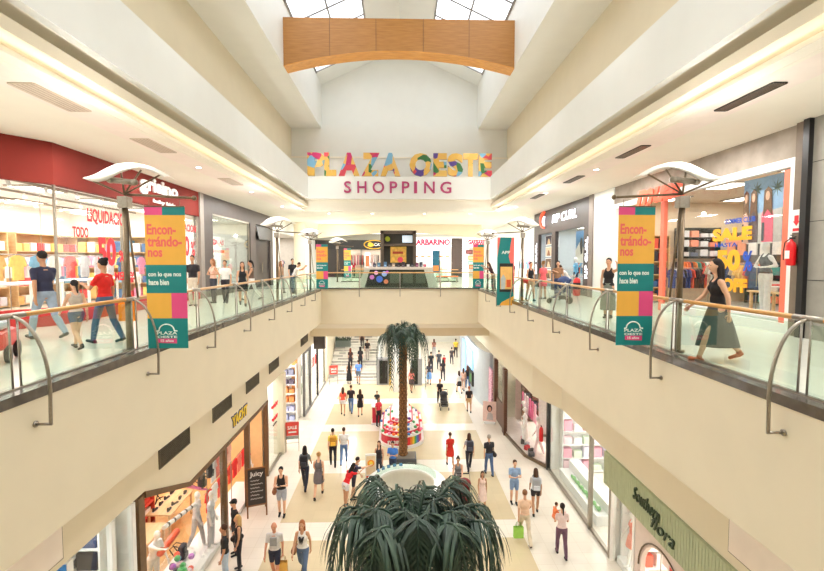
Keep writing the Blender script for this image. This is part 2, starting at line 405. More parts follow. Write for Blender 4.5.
# ------------------------------------------------------------------ lower storefront bands
bandm = MB()
bandm.box(-5.6, -5.4, Y0, 9.4, -3.26, -1.93)
bandm.prism([(9.4, -1.93), (18.2, -1.93), (18.2, -4.05), (11.4, -4.05), (9.4, -3.26)], 'x', -5.6, -5.4)
bandm.box(-5.6, -5.4, 18.2, 33.0, -3.52, -1.93)
struct('wall_left_lower', bandm, CREAM)
bandr = MB().box(6.0, 6.2, Y0, 16.3, -3.9, -1.93).box(5.4, 5.6, 18.0, 36.0, -3.85, -1.93)
bandr.add([(6.0, 16.3, -3.9), (5.4, 18.0, -3.9), (5.4, 18.0, -1.93), (6.0, 16.3, -1.93), (6.2, 16.3, -3.9), (5.6, 18.0, -3.9), (5.6, 18, -1.93), (6.2, 16.3, -1.93)],
          [(0, 1, 2, 3), (4, 7, 6, 5), (0, 4, 5, 1)])
struct('wall_right_lower', bandr, CREAM)
# ventilation grilles in the left band
GRILLE = mat('grille_metal', C(96, 88, 72), 0.5, vary=0.1)
GRB = mat('grille_dark', C(52, 48, 40), 0.7, vary=0.1)
place = ['nearest, above the toy shop window', 'second in line', 'third, above the yellow sign', 'fourth, above the white corner window', 'farthest, beyond the cream pillar']
for (ya, yb), lb in zip([(9.97, 11.43), (12.86, 14.3), (15.68, 17.1), (18.45, 19.9), (24.4, 26.2)], place):
    g = thing('vent_grille', 'dark rectangular vent grille in the cream band, ' + lb, 'vent', (-5.4, ya, -3.06), group='vent grilles along the left band')
    L = yb - ya
    MB().box(0, 0.006, 0.03, L - 0.03, 0.03, 0.42).build('backing', GRB, g)
    MB().box(0, .03, 0, L, 0, .03).box(0, .03, 0, L, .42, .45).box(0, .03, 0, .03, .03, .42).box(0, .03, L - .03, L, .03, .42).build('frame', GRILLE, g)
    q = MB()
    for k in range(9): q.obox((0.014, L / 2, 0.06 + k * 0.041), 0.022, L - .06, 0.006, ry=0.6)
    q.build('louvres', GRILLE, g)
for x, ya, yb, z0_, z1_, lb in ((-5.4, 5.0, 7.1, -3.15, -2.5, 'left'), (6.0, 5.6, 7.8, -3.7, -2.8, 'right')):
    s = 1 if x < 0 else -1
    pn = thing('access_panel', 'smooth pale access panel set in the cream band at the bottom %s' % lb, 'panel', (x, ya, z0_))
    x0, x1 = sorted((0, s * 0.02)); MB().box(x0, x1, .02, yb - ya - .02, .02, z1_ - z0_).build('cover', PANEL, pn)
    MB().box(x0 * .6, x1 * .6, 0, .03, 0, z1_ - z0_).box(x0 * .6, x1 * .6, 0, yb - ya, 0, .02).box(x0 * .6, x1 * .6, yb - ya - .03, yb - ya, 0, z1_ - z0_).build('surround', BRONZE, pn)

# ------------------------------------------------------------------ balustrades
def balustrade(side, ys, label):
    s = side
    t = thing('glass_balustrade', label, 'balustrade', (s * 4.65, 0, 0))
    ya, yb = Y0 + 0.1, YB - 0.1
    x0, x1 = sorted((-s * 0.165, s * 0.14))
    MB().box(x0, x1, ya, yb, -0.10, 0.03).build('kerb', KERB, t)
    x0, x1 = sorted((s * .03, s * .06)); MB().box(x0, x1, ya, yb, 0.03, 0.05).build('glass_channel', STEEL, t)
    hr = MB().tube([(s * 0.09, ya, 0.93), (s * 0.09, yb, 0.93)], 0.032, 12).build('handrail', RAILW, t, smooth=True)
    allY = [ys + 2.48 * k for k in range(-5, 8) if ya < ys + 2.48 * k < yb]
    for y in allY:
        MB().tube([(s * .09, y - .2, .93), (s * .09, y + .2, .93)], 0.038, 12).build('rail_clamp', STEEL, hr, smooth=True)
        for dy in (-0.06, 0.06):
            MB().cyl((s * 0.045, y + dy, 0.03), (s * 0.06, y + dy, 0.91), 0.013, 8).build('post', STEEL, t, smooth=True)
        pts = []
        for k in range(11):
            a = k / 10 * PI / 2
            pts.append((s * 0.09 - s * 0.44 * math.sin(a), y, 0.92 - 0.92 * (1 - math.cos(a)) * 1.0))
        pts = [(p[0], p[1], 0.92 - (0.92) * (1 - math.cos(k / 10 * PI / 2))) for k, p in enumerate(pts)]
        pts += [(s * -0.345, y, -0.2), (s * -0.34, y, -0.40)]
        sa = MB().tube(pts, 0.021, 8).build('support_arm', STEEL, t, smooth=True)
        MB().cyl((s * -0.355, y, -0.41), (s * -0.15, y, -0.41), 0.017, 8).cyl((s * -0.165, y, -0.41), (s * -0.15, y, -0.41), 0.04, 12).build('wall_bracket', STEEL, sa, smooth=True)
    for a, b in zip([ya] + allY, allY + [yb]):
        MB().box(min(s * .04, s * .05), max(s * .04, s * .05), a + .08, b - .08, .04, .87).build('glass_panel', RGLASS, t)
    return t
balustrade(-1, 5.57, 'long glass balustrade with timber handrail along the left gallery')
balustrade(1, 5.06, 'long glass balustrade with timber handrail along the right gallery')
def cross_balustrade(y, x0, x1, sgn, xs, label, arms=True):
    t = thing('glass_balustrade', label, 'balustrade', (0, y, 0))
    MB().box(x0, x1, -0.08, 0.16, 0.0, 0.06).build('kerb', KERB, t)
    MB().tube([(x0, 0.05, .93), (x1, 0.05, .93)], 0.032, 10).build('handrail', RAILW, t, smooth=True)
    e = [x0] + xs + [x1]
    for a, b in zip(e, e[1:]): MB().box(a + .04, b - .04, 0.03, 0.04, 0.06, 0.87).build('glass_panel', RGLASS, t)
    for x in xs:
        MB().cyl((x, .04, .05), (x, .05, .91), 0.015, 8).build('post', STEEL, t)
        if arms: MB().tube([(x, .05, .92), (x, -.22, .82), (x, -.38, .4), (x, -.4, 0), (x, -.4, -.4), (x, -.002, -.41)], 0.02, 8).build('support_arm', STEEL, t, smooth=True)
    return t
cross_balustrade(YB, -4.6, 4.6, 1, [-2.3, 0.0, 2.3], 'glass balustrade with timber handrail across the bridge facing us')
cross_balustrade(YV - .2, -4.5, 4.5, 1, [-3, -1.5, 0, 1.5, 3], 'rear glass balustrade on the far side of the bridge, behind the kiosk', False)
cross_balustrade(42.4, -4.5, 4.5, 1, [-3, -1.5, 0, 1.5, 3], 'farthest glass balustrade in front of the shops at the end', False)

# ------------------------------------------------------------------ lamp masts with fan shades, arms and banners
SHADE = mat('shade_fabric', C(244, 240, 230), 0.5, vary=0.02)
_n = SHADE.node_tree; _t = _n.nodes.new('ShaderNodeBsdfTranslucent'); _t.inputs['Color'].default_value = (.9, .88, .84, 1); _m = _n.nodes.new('ShaderNodeMixShader'); _m.inputs['Fac'].default_value = .5
_n.links.new(_n.nodes['Principled BSDF'].outputs[0], _m.inputs[1]); _n.links.new(_t.outputs[0], _m.inputs[2]); _n.links.new(_m.outputs[0], _n.nodes['Material Output'].inputs['Surface'])
YEL, TEAL, PINK, CORAL = C(238, 178, 70), C(0, 128, 128), C(226, 74, 134), C(236, 106, 96)
MY = mat('banner_yellow', YEL, 0.55, vary=0.02); MT = mat('banner_teal', TEAL, 0.55, vary=0.02)
MP = mat('banner_pink', PINK, 0.55, vary=0.02); MC = mat('banner_coral', CORAL, 0.55, vary=0.02)
MW = mat('print_white', C(238, 246, 240), 0.5, vary=0.01)
def mast(x, y, inward, label, z0=0.0):
    """pole with slanted stay, hub, fan-shaped shade on ribs and a horizontal banner arm; inward = +1/-1 arm direction in x"""
    t = thing('lamp_mast', label, 'lamp mast', (x, y, z0))
    MB().cyl((0, 0, 0), (0, 0, 2.66), 0.05, 14).cyl((0, 0, 0), (0, 0, .04), .11, 16).build('pole', BRONZE, t, smooth=True)
    MB().tube([(inward * .16, 0.02, 0.95), (inward * 0.03, 0.0, 2.6)], 0.018, 8).build('stay', BRONZE, t, smooth=True)
    MB().box(-.09, .09, -.08, .08, 2.52, 2.72).build('collar', STEEL, t, bevel=.01)
    MB().cyl((0, 0, 2.76), (inward * 1.18, 0, 2.70), 0.022, 10).ell((inward * 1.2, 0, 2.70), .045, .045, .045, 10, 6).build('banner_arm', BRONZE, t, smooth=True)
    hub = Vector((0, 0, 2.76))
    dirs = [(-0.5 * inward, -.12, 0.24), (-0.18 * inward, 0.2, 0.58), (0.2 * inward, 0.18, 0.48), (0.62 * inward, 0.05, 0.38)]
    for d in dirs:
        MB().tube([hub, hub + Vector((d[0] * 1.0, d[1], d[2] * .95))], 0.016, 8).build('rib', BRONZE, t, smooth=True)
    MB().tube([(-.2, -.05, 3.0), (.2, -.05, 2.96)], .05, 10).ell((-.2, -.05, 3.0), .07, .06, .06, 10, 6).ell((.2, -.05, 2.96), .07, .06, .06, 10, 6).build('lamp_head', STEEL, t, smooth=True)
    # crescent shade: broad towards the gallery, tapering over the void
    out = [(-.66, .30), (-.57, .42), (-.45, .51), (-.3, .575), (-.14, .60), (.03, .60), (.2, .575), (.38, .52), (.56, .43), (.78, .29)]
    low = [(-.60, .245), (-.47, .20), (-.34, .185), (-.22, .21), (-.10, .27), (.03, .34), (.17, .39), (.34, .42), (.54, .38), (.76, .275)]
    sh = MB(); vs = []; K_ = 4; nn = len(out)
    for th in (0.0, .012):
        for (xo, zo), (xl, zl) in zip(out, low):
            for q in range(K_ + 1):
                u = q / K_; vs.append((inward * (xo * (1 - u) + xl * u), .26 - .42 * u - .05 * math.sin(PI * u) + th, 2.76 + zo * (1 - u) + zl * u + .03 * math.sin(PI * u)))
    W_ = K_ + 1; M_ = nn * W_; fs = []
    for a in range(nn - 1):
        for q in range(K_):
            b0 = a * W_ + q; fs += [(b0, b0 + 1, b0 + W_ + 1, b0 + W_), (M_ + b0, M_ + b0 + W_, M_ + b0 + W_ + 1, M_ + b0 + 1)]
        fs += [(a * W_, (a + 1) * W_, M_ + (a + 1) * W_, M_ + a * W_), (a * W_ + K_, M_ + a * W_ + K_, M_ + (a + 1) * W_ + K_, (a + 1) * W_ + K_)]
    fs += [(0, M_, M_ + 1, 1)]
    sh.add(vs, fs); sh.build('shade', SHADE, t, smooth=True)
    d_ = bpy.data.lights.new('mast_fill', 'POINT'); d_.energy = 110; d_.color = SOFT; d_.shadow_soft_size = .06
    o_ = bpy.data.objects.new('mast_fill', d_); COL.objects.link(o_); o_.location = (x, y - .02, z0 + 3.50)  # unseen light added above the shade to brighten the ceiling edges
    return t
def banner(x0, x1, y, z0, z1, label, rz=0.0, full=True):
    w, h = x1 - x0, z1 - z0
    t = thing('hanging_banner', label, 'banner', (x0, y, z0), rz)
    def blk(a, b, c, d, m, nm): return MB().box(a * w, b * w, -0.004, 0.004, c * h, d * h).build(nm, m, t)
    # fractions measured from the bottom
    blk(0, .44, .945, 1, MP, 'pink_block'); blk(.44, 1, .945, 1, MT, 'teal_block')
    yf = blk(0, 1, .595, .945, MY, 'yellow_field'); tf = blk(0, 1, .395, .595, MT, 'teal_field')
    blk(0, .61, .215, .395, MY, 'yellow_block'); blk(.61, 1, .215, .395, MP, 'pink_block'); ft = blk(0, 1, 0, .215, MT, 'teal_foot')
    R, U = (1, 0, 0), (0, 0, 1)
    for txt, zc, ww, xc in (('Encon-', .845, .72, .41), ('trándo-', .760, .86, .48), ('nos', .675, .36, .24)):
        letters('lettering', txt, MC, (xc * w, -.004, zc * h), R, U, yf, w=ww * w, h=(.075 if txt != 'nos' else .05) * h, bold=.035, ext=.002)
    for txt, zc, ww, xc in (('con lo que nos', .525, .82, .46), ('hace bien', .472, .5, .31)):
        letters('lettering', txt, MW, (xc * w, -.004, zc * h), R, U, tf, w=ww * w, h=.042 * h, bold=.03, ext=.002)
    arch = MB(); pts = []
    for k in range(13):
        a = PI * (1 - k / 12); pts.append((w * (.47 + .19 * math.cos(a)), -.006, h * (.128 + .045 * math.sin(a))))
    pts = [(w * .22, -.006, h * .124)] + pts + [(w * .74, -.006, h * .124)]
    arch.tube(pts, .012, 6); arch.build('arch_emblem', MW, ft)
    letters('lettering', 'PLAZA', MW, (w * .48, -.004, h * .11), R, U, ft, w=.5 * w, h=.022 * h, bold=.02, ext=.002)
    letters('lettering', 'OESTE', MW, (w * .48, -.004, h * .082), R, U, ft, w=.5 * w, h=.016 * h, bold=.02, ext=.002)
    MB().prism([(w * .25, h * .04), (w * .72, h * .035), (w * .72, h * .07), (w * .25, h * .07)], 'y', -.009, -.004).build('pink_plate', MP, ft)
    letters('lettering', '15 años', MW, (w * .48, -.009, h * .055), R, U, t, w=.32 * w, h=.018 * h, bold=.02, ext=.002)
    # cord eyelets / rod at the top and bottom
    MB().cyl((0, 0, h + .012), (w, 0, h + .012), .012, 8).build('rod', BRONZE, t)
    MB().cyl((w * .12, 0, h + .01), (w * .12, 0, 2.66 - z0), .005, 6).cyl((w * .88, 0, h + .01), (w * .88, 0, 2.66 - z0), .005, 6).build('hanging_cord', BRONZE, t)
    return t
mast(-4.80, 8.05, 1, 'lamp mast with fan shade, nearest on the left gallery, holding a banner')
mast(4.9, 7.75, -1, 'lamp mast with fan shade, nearest on the right gallery, holding a banner')
mast(-4.87, 18.0, 1, 'lamp mast with pale fan shade halfway down the left gallery')
mast(4.9, 17.9, -1, 'lamp mast with pale fan shade halfway down the right gallery')
mast(-4.87, 24.6, 1, 'lamp mast at the far left corner of the bridge')
mast(4.87, 24.9, -1, 'lamp mast at the far right corner of the bridge')
mast(-4.80, -2.0, 1, 'unseen lamp mast added behind the viewpoint on the left gallery')  # out-of-view pair of masts, added for the light they give
mast(4.9, -2.0, -1, 'unseen lamp mast added behind the viewpoint on the right gallery')
mast(-4.75, 34.3, 1, 'farthest lamp mast on the left, behind the bridge')
banner(-4.47, -3.77, 8.05, 0.05, 2.54, 'long yellow, teal and pink banner nearest on the left')
banner(3.79, 4.43, 7.75, 0.12, 2.53, 'long yellow, teal and pink banner nearest on the right')
banner(-4.55, -3.92, 24.6, 0.1, 2.50, 'small distant banner at the left corner of the bridge')
banner(4.05, 4.65, 24.9, 0.1, 2.50, 'small distant banner at the right corner of the bridge')
banner(-4.25, -3.72, 34.3, 0.35, 2.55, 'tiny farthest banner on the left beyond the bridge')
# phone advert banner on the right, beside the mast halfway
t = thing('hanging_banner', 'teal and coral banner showing a smartphone, halfway down the right side', 'banner', (3.88, 17.9, -0.18))
w, h = .68, 2.72
MB().box(0, w, -.004, .004, 0, h).build('cloth', MT, t)
MB().prism([(0, h), (.12, h), (0, h * .7)], 'y', -.008, -.004).prism([(w, h * .1), (w, h), (w - .1, h), (w - .22, h * .72), (w - .06, h * .5)], 'y', -.008, -.004).build('coral_wedge', mat('wedge_coral', C(236, 110, 100), .5), t)
MB().prism([(w * .15, 0), (w, 0), (w, h * .14), (w * .3, h * .05)], 'y', -.012, -.008).build('yellow_wedge', MY, t)
ph = MB().box(.1, w - .04, -.016, -.008, h * .2, h * .62).build('phone_picture', BLACK, t)
MB().box(.13, w - .07, -.02, -.016, h * .24, h * .57).build('screen', cm(238, 190, 110), t)
MB().prism([(.16, h * .24), (.32, h * .24), (.34, h * .4), (.25, h * .46), (.15, h * .4)], 'y', -.024, -.02).build('figure_picture', cm(180, 190, 190), t)
MB().box(.38, .55, -.024, -.02, h * .27, h * .38).build('red_tile', cm(226, 96, 50), t)
letters('lettering', 'APP', MW, (w / 2, -.008, h * .78), (1, 0, 0), (0, 0, 1), t, w=.34, h=.12, bold=.02, ext=.003)
t = thing('hanging_banner', 'small dark teal banner beyond the kiosk on the bridge', 'banner', (2.2, 30.4, 0.8))
MB().box(0, .46, 0, .01, 0, 1.5).build('cloth', cm(30, 96, 120), t)
MB().box(.05, .41, -.006, 0, .12, .5).build('orange_block', cm(230, 140, 70), t)
MB().cyl((.5, 0, -.8), (.5, 0, 1.6), .03, 10).build('post', BRONZE, t)

# ------------------------------------------------------------------ mall sign on the far box
PAL = [C(226, 180, 92), C(222, 176, 80), C(190, 44, 104), C(84, 62, 140), C(120, 172, 204), C(50, 112, 62), C(228, 188, 110), C(224, 178, 90), C(204, 66, 80), C(226, 184, 96)]
def patch_mat(i):
    m = bpy.data.materials.new('sign_patches_%d' % i); m.use_nodes = True; nt = m.node_tree; p = nt.nodes['Principled BSDF']
    tc = nt.nodes.new('ShaderNodeTexCoord'); mp = nt.nodes.new('ShaderNodeMapping'); mp.inputs['Location'].default_value = (i * 3.7, i * 1.3, i * 2.1)
    v = nt.nodes.new('ShaderNodeTexVoronoi'); v.inputs['Scale'].default_value = 2.3
    sp = nt.nodes.new('ShaderNodeSeparateColor'); r = nt.nodes.new('ShaderNodeValToRGB'); r.color_ramp.interpolation = 'CONSTANT'
    el = r.color_ramp.elements
    while len(el) < len(PAL): el.new(0.5)
    for k, c in enumerate(PAL): el[k].position = k / len(PAL); el[k].color = (*c, 1)
    nt.links.new(tc.outputs['Object'], mp.inputs['Vector']); nt.links.new(mp.outputs[0], v.inputs['Vector'])
    nt.links.new(v.outputs['Color'], sp.inputs[0]); nt.links.new(sp.outputs[0], r.inputs['Fac']); nt.links.new(r.outputs[0], p.inputs['Base Color'])
    p.inputs['Roughness'].default_value = .5; return m
sg = thing('mall_sign', 'multicoloured standing letters of the mall name on the ledge', 'sign', (0, 25.95, 6.40))
def zpx(px): return (px - 400.0) / 450 * 26.0
spans = [('P', 309.5, 327), ('L', 326, 337.5), ('A', 340, 360.5), ('Z', 362.5, 380), ('A', 381, 400.5), ('O', 409.5, 431.5), ('E', 433, 446.5), ('S', 447, 462.5), ('T', 462.5, 477), ('E', 478, 491)]
for i, (ch, a, b) in enumerate(spans):
    letters('letter', ch, patch_mat(i), ((zpx(a) + zpx(b)) / 2, .08, .67), (1, 0, 0), (0, 0, 1), sg, w=zpx(b) - zpx(a), h=1.3, bold=.06, ext=.14)
MAG = mat('sign_magenta', C(178, 60, 110), .5, vary=.03)
sg = thing('shopping_sign', 'magenta word below the coloured mall name letters', 'sign', (0, 25.8, 5.2))
xs = [(345, 352), (358, 367), (373, 384.5), (390, 397.5), (402, 409.5), (414, 417), (424, 434.5), (440, 451)]
for ch, (a, b) in zip('SHOPPING', xs):
    a, b = (a - 400) / 450 * 25.8, (b - 400) / 450 * 25.8
    letters('letter', ch, MAG, ((a + b) / 2, 0, .57), (1, 0, 0), (0, 0, 1), sg, w=b - a, h=.66, bold=.012, ext=.04)
# ------------------------------------------------------------------ people
def remesh(mb, voxel, it=3):
    me = mb.mesh('tmp'); o = bpy.data.objects.new('tmp', me); COL.objects.link(o)
    r = o.modifiers.new('r', 'REMESH'); r.mode = 'VOXEL'; r.voxel_size = voxel; r.use_smooth_shade = True
    sm = o.modifiers.new('s', 'SMOOTH'); sm.factor = .5; sm.iterations = it
    dg = bpy.context.evaluated_depsgraph_get(); out = bpy.data.meshes.new_from_object(o.evaluated_get(dg))
    bpy.data.objects.remove(o); bpy.data.meshes.remove(me); return out
def mesh_obj(name, me, m, parent):
    me.materials.clear(); me.materials.append(m); me.polygons.foreach_set('use_smooth', [True] * len(me.polygons))
    o = bpy.data.objects.new(name, me); COL.objects.link(o); o.parent = parent; return o
SKINS = [C(226, 178, 146), C(206, 156, 122), C(190, 140, 106), C(214, 166, 134)]
def rx(v, a): return Vector((v[0], v[1] * math.cos(a) - v[2] * math.sin(a), v[1] * math.sin(a) + v[2] * math.cos(a)))
POSES = {  # legs: (thigh pitch, knee bend) left, right; arms: (pitch, splay, elbow, inward) left, right; lean
    'stand': ((2, 3), (-2, 3), (4, 9, 14, 6), (-2, 9, 12, 6), 0),
    'walk': ((24, 8), (-16, 26), (-20, 9, 14, 2), (24, 9, 22, 4), 2),
    'walk2': ((-16, 26), (24, 8), (24, 9, 22, 4), (-20, 9, 14, 2), 2),
    'slow': ((14, 5), (-9, 14), (-9, 9, 14, 3), (12, 9, 18, 4), 1),
    'slow2': ((-9, 14), (14, 5), (12, 9, 18, 4), (-9, 9, 14, 3), 1),
    'phone': ((2, 3), (-4, 5), (16, 8, 96, 34), (14, 8, 92, 34), 3),
    'push': ((20, 8), (-14, 22), (38, 6, 30, 4), (38, 6, 30, 4), 8),
    'lean': ((-6, 2), (4, 8), (50, 14, 60, 18), (50, 14, 60, 18), 24),
    'point': ((2, 3), (-4, 5), (4, 9, 14, 6), (78, 6, 12, 0), 12),
    'bend': ((6, 6), (-4, 6), (48, 6, 30, 6), (40, 6, 30, 6), 34),
    'hair': ((2, 3), (-2, 3), (100, 34, 128, 30), (2, 9, 12, 6), 0),
    'carry': ((14, 5), (-9, 14), (20, 10, 100, 40), (22, 10, 96, 36), -3),
    'hold': ((18, 6), (-12, 18), (30, 12, 78, 24), (-6, 9, 14, 4), 1),
    'crouch': ((70, 95), (50, 100), (30, 10, 60, 20), (30, 10, 60, 20), 20),
    'hips': ((2, 3), (-2, 3), (0, 38, 80, 70), (0, 38, 80, 70), 0),
    'sit': ((86, 84), (84, 80), (30, 10, 60, 20), (30, 10, 60, 20), 8),
}
def person(label, x, y, h, face, pose, top, tc, bot, bc, hair='short', hc=(40, 30, 26), z=LZ, fem=None, skin=None, shoes=(40, 40, 44), cat='person', name='person', group=None, fine=None, mannequin=None):
    if fem is None: fem = hair not in ('short', 'bald', 'cap')
    d = math.hypot(x, y); vox = 0.016 if d < 13 else 0.021 if d < 20 else 0.027
    if fine: vox = fine
    (lt, lk), (rt_, rk), la, ra, lean = POSES[pose]; lean = math.radians(lean)
    k = h / 1.75
    if h < 1.3: k = h / 1.75
    hx = .088 if fem else .085; sx = .15 if fem else .172
    def leg(s, th, kn):
        th, kn = math.radians(th), math.radians(kn); H = Vector((s * hx, 0, 0))
        K = H + Vector((s * .01, math.sin(th) * .42, -math.cos(th) * .42)); A = K + Vector((-s * .01, math.sin(th - kn) * .41, -math.cos(th - kn) * .41))
        pit = (th - kn) * .55
        return H, K, A, pit
    L, R = leg(-1, lt, lk), leg(1, rt_, rk)
    base = min(L[2].z, R[2].z); P = Vector((0, 0, -base + .085))
    LEG = []
    for H, K, A, pit in (L, R): LEG.append((H + P, K + P, A + P, pit))
    def up(v): return P + rx(Vector(v), -lean)
    def arm(s, a):
        pi_, sp, el, inn = [math.radians(q) for q in a]; S = up((s * sx, 0, .462))
        def dr(pitch, side): return Vector((s * math.sin(side), math.sin(pitch) * math.cos(side), -math.cos(pitch) * math.cos(side)))
        E_ = S + dr(pi_ + lean, sp) * .275; f = dr(pi_ + el + lean, sp * .4 - inn); W = E_ + f * .245; return S, E_, W, f
    AL, AR = arm(-1, la), arm(1, ra)
    sk = C(240, 238, 234) if mannequin else (skin or SKINS[int(abs(x * 7 + y * 3)) % 4])
    smat = mat('skin_%d_%d' % (int(sk[0] * 999), int(sk[2] * 999)), sk, .55, vary=.03)
    t = thing(name, label, cat, (x, y, z), math.radians(face), group)
    M = Euler((-lean, 0, 0)).to_matrix()
    hw = 1.08 if fem else 1.0
    # body
    b = MB()
    b.ell(up((0, -.005, .02)), .15 * hw, .105, .12, M=M); b.ell(up((0, 0, .17)), .118 if fem else .13, .088, .13, M=M); b.ell(up((0, 0, .36)), .145 if fem else .165, .10, .17, M=M)
    b.capsule(up((0, 0, .485)), up((-sx * .9, 0, .462)), .048, .046).capsule(up((0, 0, .485)), up((sx * .9, 0, .462)), .048, .046)
    b.capsule(up((0, -.005, .5)), up((0, .01, .64)), .052, .047)
    HC = up((0, .025, .725))
    b.ell(HC, .074, .092, .108, M=M); b.ell(HC + rx((0, .03, -.055), -lean), .052, .058, .062, M=M)
    b.capsule(HC + rx((0, .09, .012), -lean), HC + rx((0, .108, -.025), -lean), .009, .014, 6, 2)
    for s in (-1, 1): b.ell(HC + rx((s * .076, -.005, -.01), -lean), .012, .02, .03, 8, 6, M=M)
    for (S, E_, W, f) in (AL, AR):
        b.capsule(S, E_, .048 if fem else .054, .037); b.capsule(E_, W, .039, .026); b.capsule(W, W + f * .075, .026, .034, flat=.8)
    for H, K, A, pit in LEG:
        b.capsule(H, K, .083 if fem else .08, .054); b.capsule(K, K + (A - K) * .35, .053, .056); b.capsule(K + (A - K) * .35, A, .056, .036)
    me = remesh(b, vox)
    # five fingers on each hand, rooted inside the palm, joined into the same body mesh
    fb = MB()
    for s, (S, E_, W, f) in ((-1, AL), (1, AR)):
        side = Vector((0, 1, 0)) if abs(f.y) < .75 else Vector((-s, 0, 0)); side = (side - f * side.dot(f)).normalized(); nn = f.cross(side).normalized()
        if nn.x * s > 0: nn = -nn
        for q, ln in enumerate((.066, .076, .071, .056)):
            a = W + f * .085 + side * (.027 - .018 * q); m1 = a + f * ln * .55 + nn * .008; e = m1 + (f * .8 + nn * .6).normalized() * ln * .5
            fb.tube([a - f * .02, m1, e], [.009, .0085, .006], 6)
        a = W + f * .03 + side * .028; fb.tube([a - side * .01, a + (f * .6 + side * .8).normalized() * .035, a + (f * .9 + side * .4 + nn * .3).normalized() * .068], [.011, .01, .007], 6)
    nv = len(me.vertices); V = [v.co.copy() for v in me.vertices] + [Vector(v) for v in fb.v]; Fc = [tuple(p.vertices) for p in me.polygons] + [tuple(i + nv for i in f) for f in fb.f]
    me2 = bpy.data.meshes.new('body'); me2.from_pydata([tuple(v * k) for v in V], [], Fc); me2.update(); bpy.data.meshes.remove(me)
    mesh_obj('body', me2, smat, t)
    def fin(nm, mb, m, vx=None, it=2):
        q = remesh(mb, vx or vox, it)
        for v in q.vertices: v.co *= k
        return mesh_obj(nm, q, m, t)
    def dye(c): return cm(*c, rough=.85, scale=14)
    g = .013
    # upper garment
    if top and top != 'none':
        b = MB()
        b.ell(up((0, 0, .17)), (.118 if fem else .135) + g, .088 + g + .004, .15, M=M); b.ell(up((0, 0, .345)), (.145 if fem else .165) + g, .10 + g, .165, M=M)
        if fem: b.ell(up((-.06, .075, .36)), .06, .05, .06, M=M).ell(up((.06, .075, .36)), .06, .05, .06, M=M)
        b.ell(up((0, -.005, .06)), .148 * hw + g * .7, .10 + g, .10, M=M)
        if top in ('tee', 'dress', 'long'):
            b.capsule(up((0, 0, .492)), up((-sx * .92, 0, .456)), .064, .056).capsule(up((0, 0, .492)), up((sx * .92, 0, .456)), .064, .056)
            for (S, E_, W, f) in (AL, AR):
                if top == 'long': b.capsule(S, E_, .064, .05).capsule(E_, W, .05, .038)
                else: b.capsule(S, S + (E_ - S) * .62, .055 if fem else .060, .05)
        else:
            for s in (-1, 1): b.capsule(up((s * sx * .5, .07, .44)), up((s * sx * .5, .0, .535)), .03, .026, 8).capsule(up((s * sx * .5, -.07, .44)), up((s * sx * .5, .0, .535)), .03, .026, 8)
    if bot in ('skirt', 'longskirt', 'midskirt'):
        kn = (LEG[0][1] + LEG[1][1]) / 2; an = (LEG[0][2] + LEG[1][2]) / 2
        sb = MB(); hem = P + (kn - P) * .75 if bot == 'skirt' else P + (kn - P) * 1.15 if bot == 'midskirt' else kn + (an - kn) * .62
        sp = abs(LEG[0][1].y - LEG[1][1].y) * (.7 if bot == 'skirt' else 1.35)
        w0, d0 = (.125, .10) if fem else (.15, .11); vs = []; n = 18; J = 6
        for j in range(J + 1):
            u = j / J; c = up((0, 0, .12)) * (1 - u) + hem * u; e = min(1, u * 2.5)
            w = w0 + (.06 if bot != 'longskirt' else .075) * e + .02 * u; dd = d0 + .035 * e + sp * .5 * u
            for i in range(n): a = 2 * PI * i / n; rp = 1 + .05 * math.sin(a * 5) * u; vs.append((c.x + w * rp * math.cos(a), c.y + dd * rp * math.sin(a), c.z))
        fs = [(j * n + i, (j + 1) * n + i, (j + 1) * n + (i + 1) % n, j * n + (i + 1) % n) for j in range(J) for i in range(n)] + [tuple(range(n)), tuple(range((J + 1) * n - 1, J * n - 1, -1))]
        sb.add(vs, fs)
        if top == 'dress' or tc == bc: b.v, b.f = (b.add(sb.v, sb.f)).v, b.f
        else: fin('skirt', sb, dye(bc))
    elif bot:
        sb = MB(); sb.ell(up((0, -.005, .03)), .15 * hw + g, .105 + g, .12, M=M)
        for H, K, A, pit in LEG:
            if bot == 'shorts': sb.capsule(H, H + (K - H) * .72, .083 + g, .074)
            elif bot == 'minishorts': sb.capsule(H, H + (K - H) * .38, .083 + g, .082)
            else: sb.capsule(H, K, .083 + g, .064).capsule(K, K + (A - K) * .35, .063, .066).capsule(K + (A - K) * .35, A + (A - K) * .02, .066 if bot == 'jeans' else .072, .048 if bot == 'jeans' else .06)
        fin({'jeans': 'trousers', 'pants': 'trousers'}.get(bot, 'shorts'), sb, dye(bc))
    if top and top != 'none': fin({'tee': 'shirt', 'long': 'shirt', 'tank': 'top', 'dress': 'dress'}[top], b, dye(tc))
    if mannequin != 'nohead' and not mannequin:
        for s in (-1, 1): MB().ell((HC + rx((s * .03, .085, .01), -lean)) * k, .011 * k, .006 * k, .007 * k, 8, 6).build('eye', cm(40, 28, 22, rough=.3), t)
        MB().ell((HC + rx((0, .088, -.055), -lean)) * k, .024 * k, .007 * k, .007 * k, 10, 6).build('mouth', cm(176, 92, 84), t)
    # shoes
    if not mannequin:
        for H, K, A, pit in LEG:
            fd = Vector((0, math.cos(pit), math.sin(pit))); q = A + Vector((0, 0, -.05))
            sb = MB().capsule((q - fd * .035) * k, (q + fd * .14) * k, .038 * k, .034 * k, flat=.85).capsule(q * k, (A + Vector((0, 0, .0))) * k, .04 * k, .042 * k)
            sb.build('shoe', dye(shoes), t, smooth=True)
    else:
        for H, K, A, pit in LEG:
            q = A + Vector((0, 0, -.05)); MB().capsule((q - Vector((0, .02, 0))) * k, (q + Vector((0, .13, -.01))) * k, .034 * k, .026 * k, flat=.8).build('foot', smat, t, smooth=True)
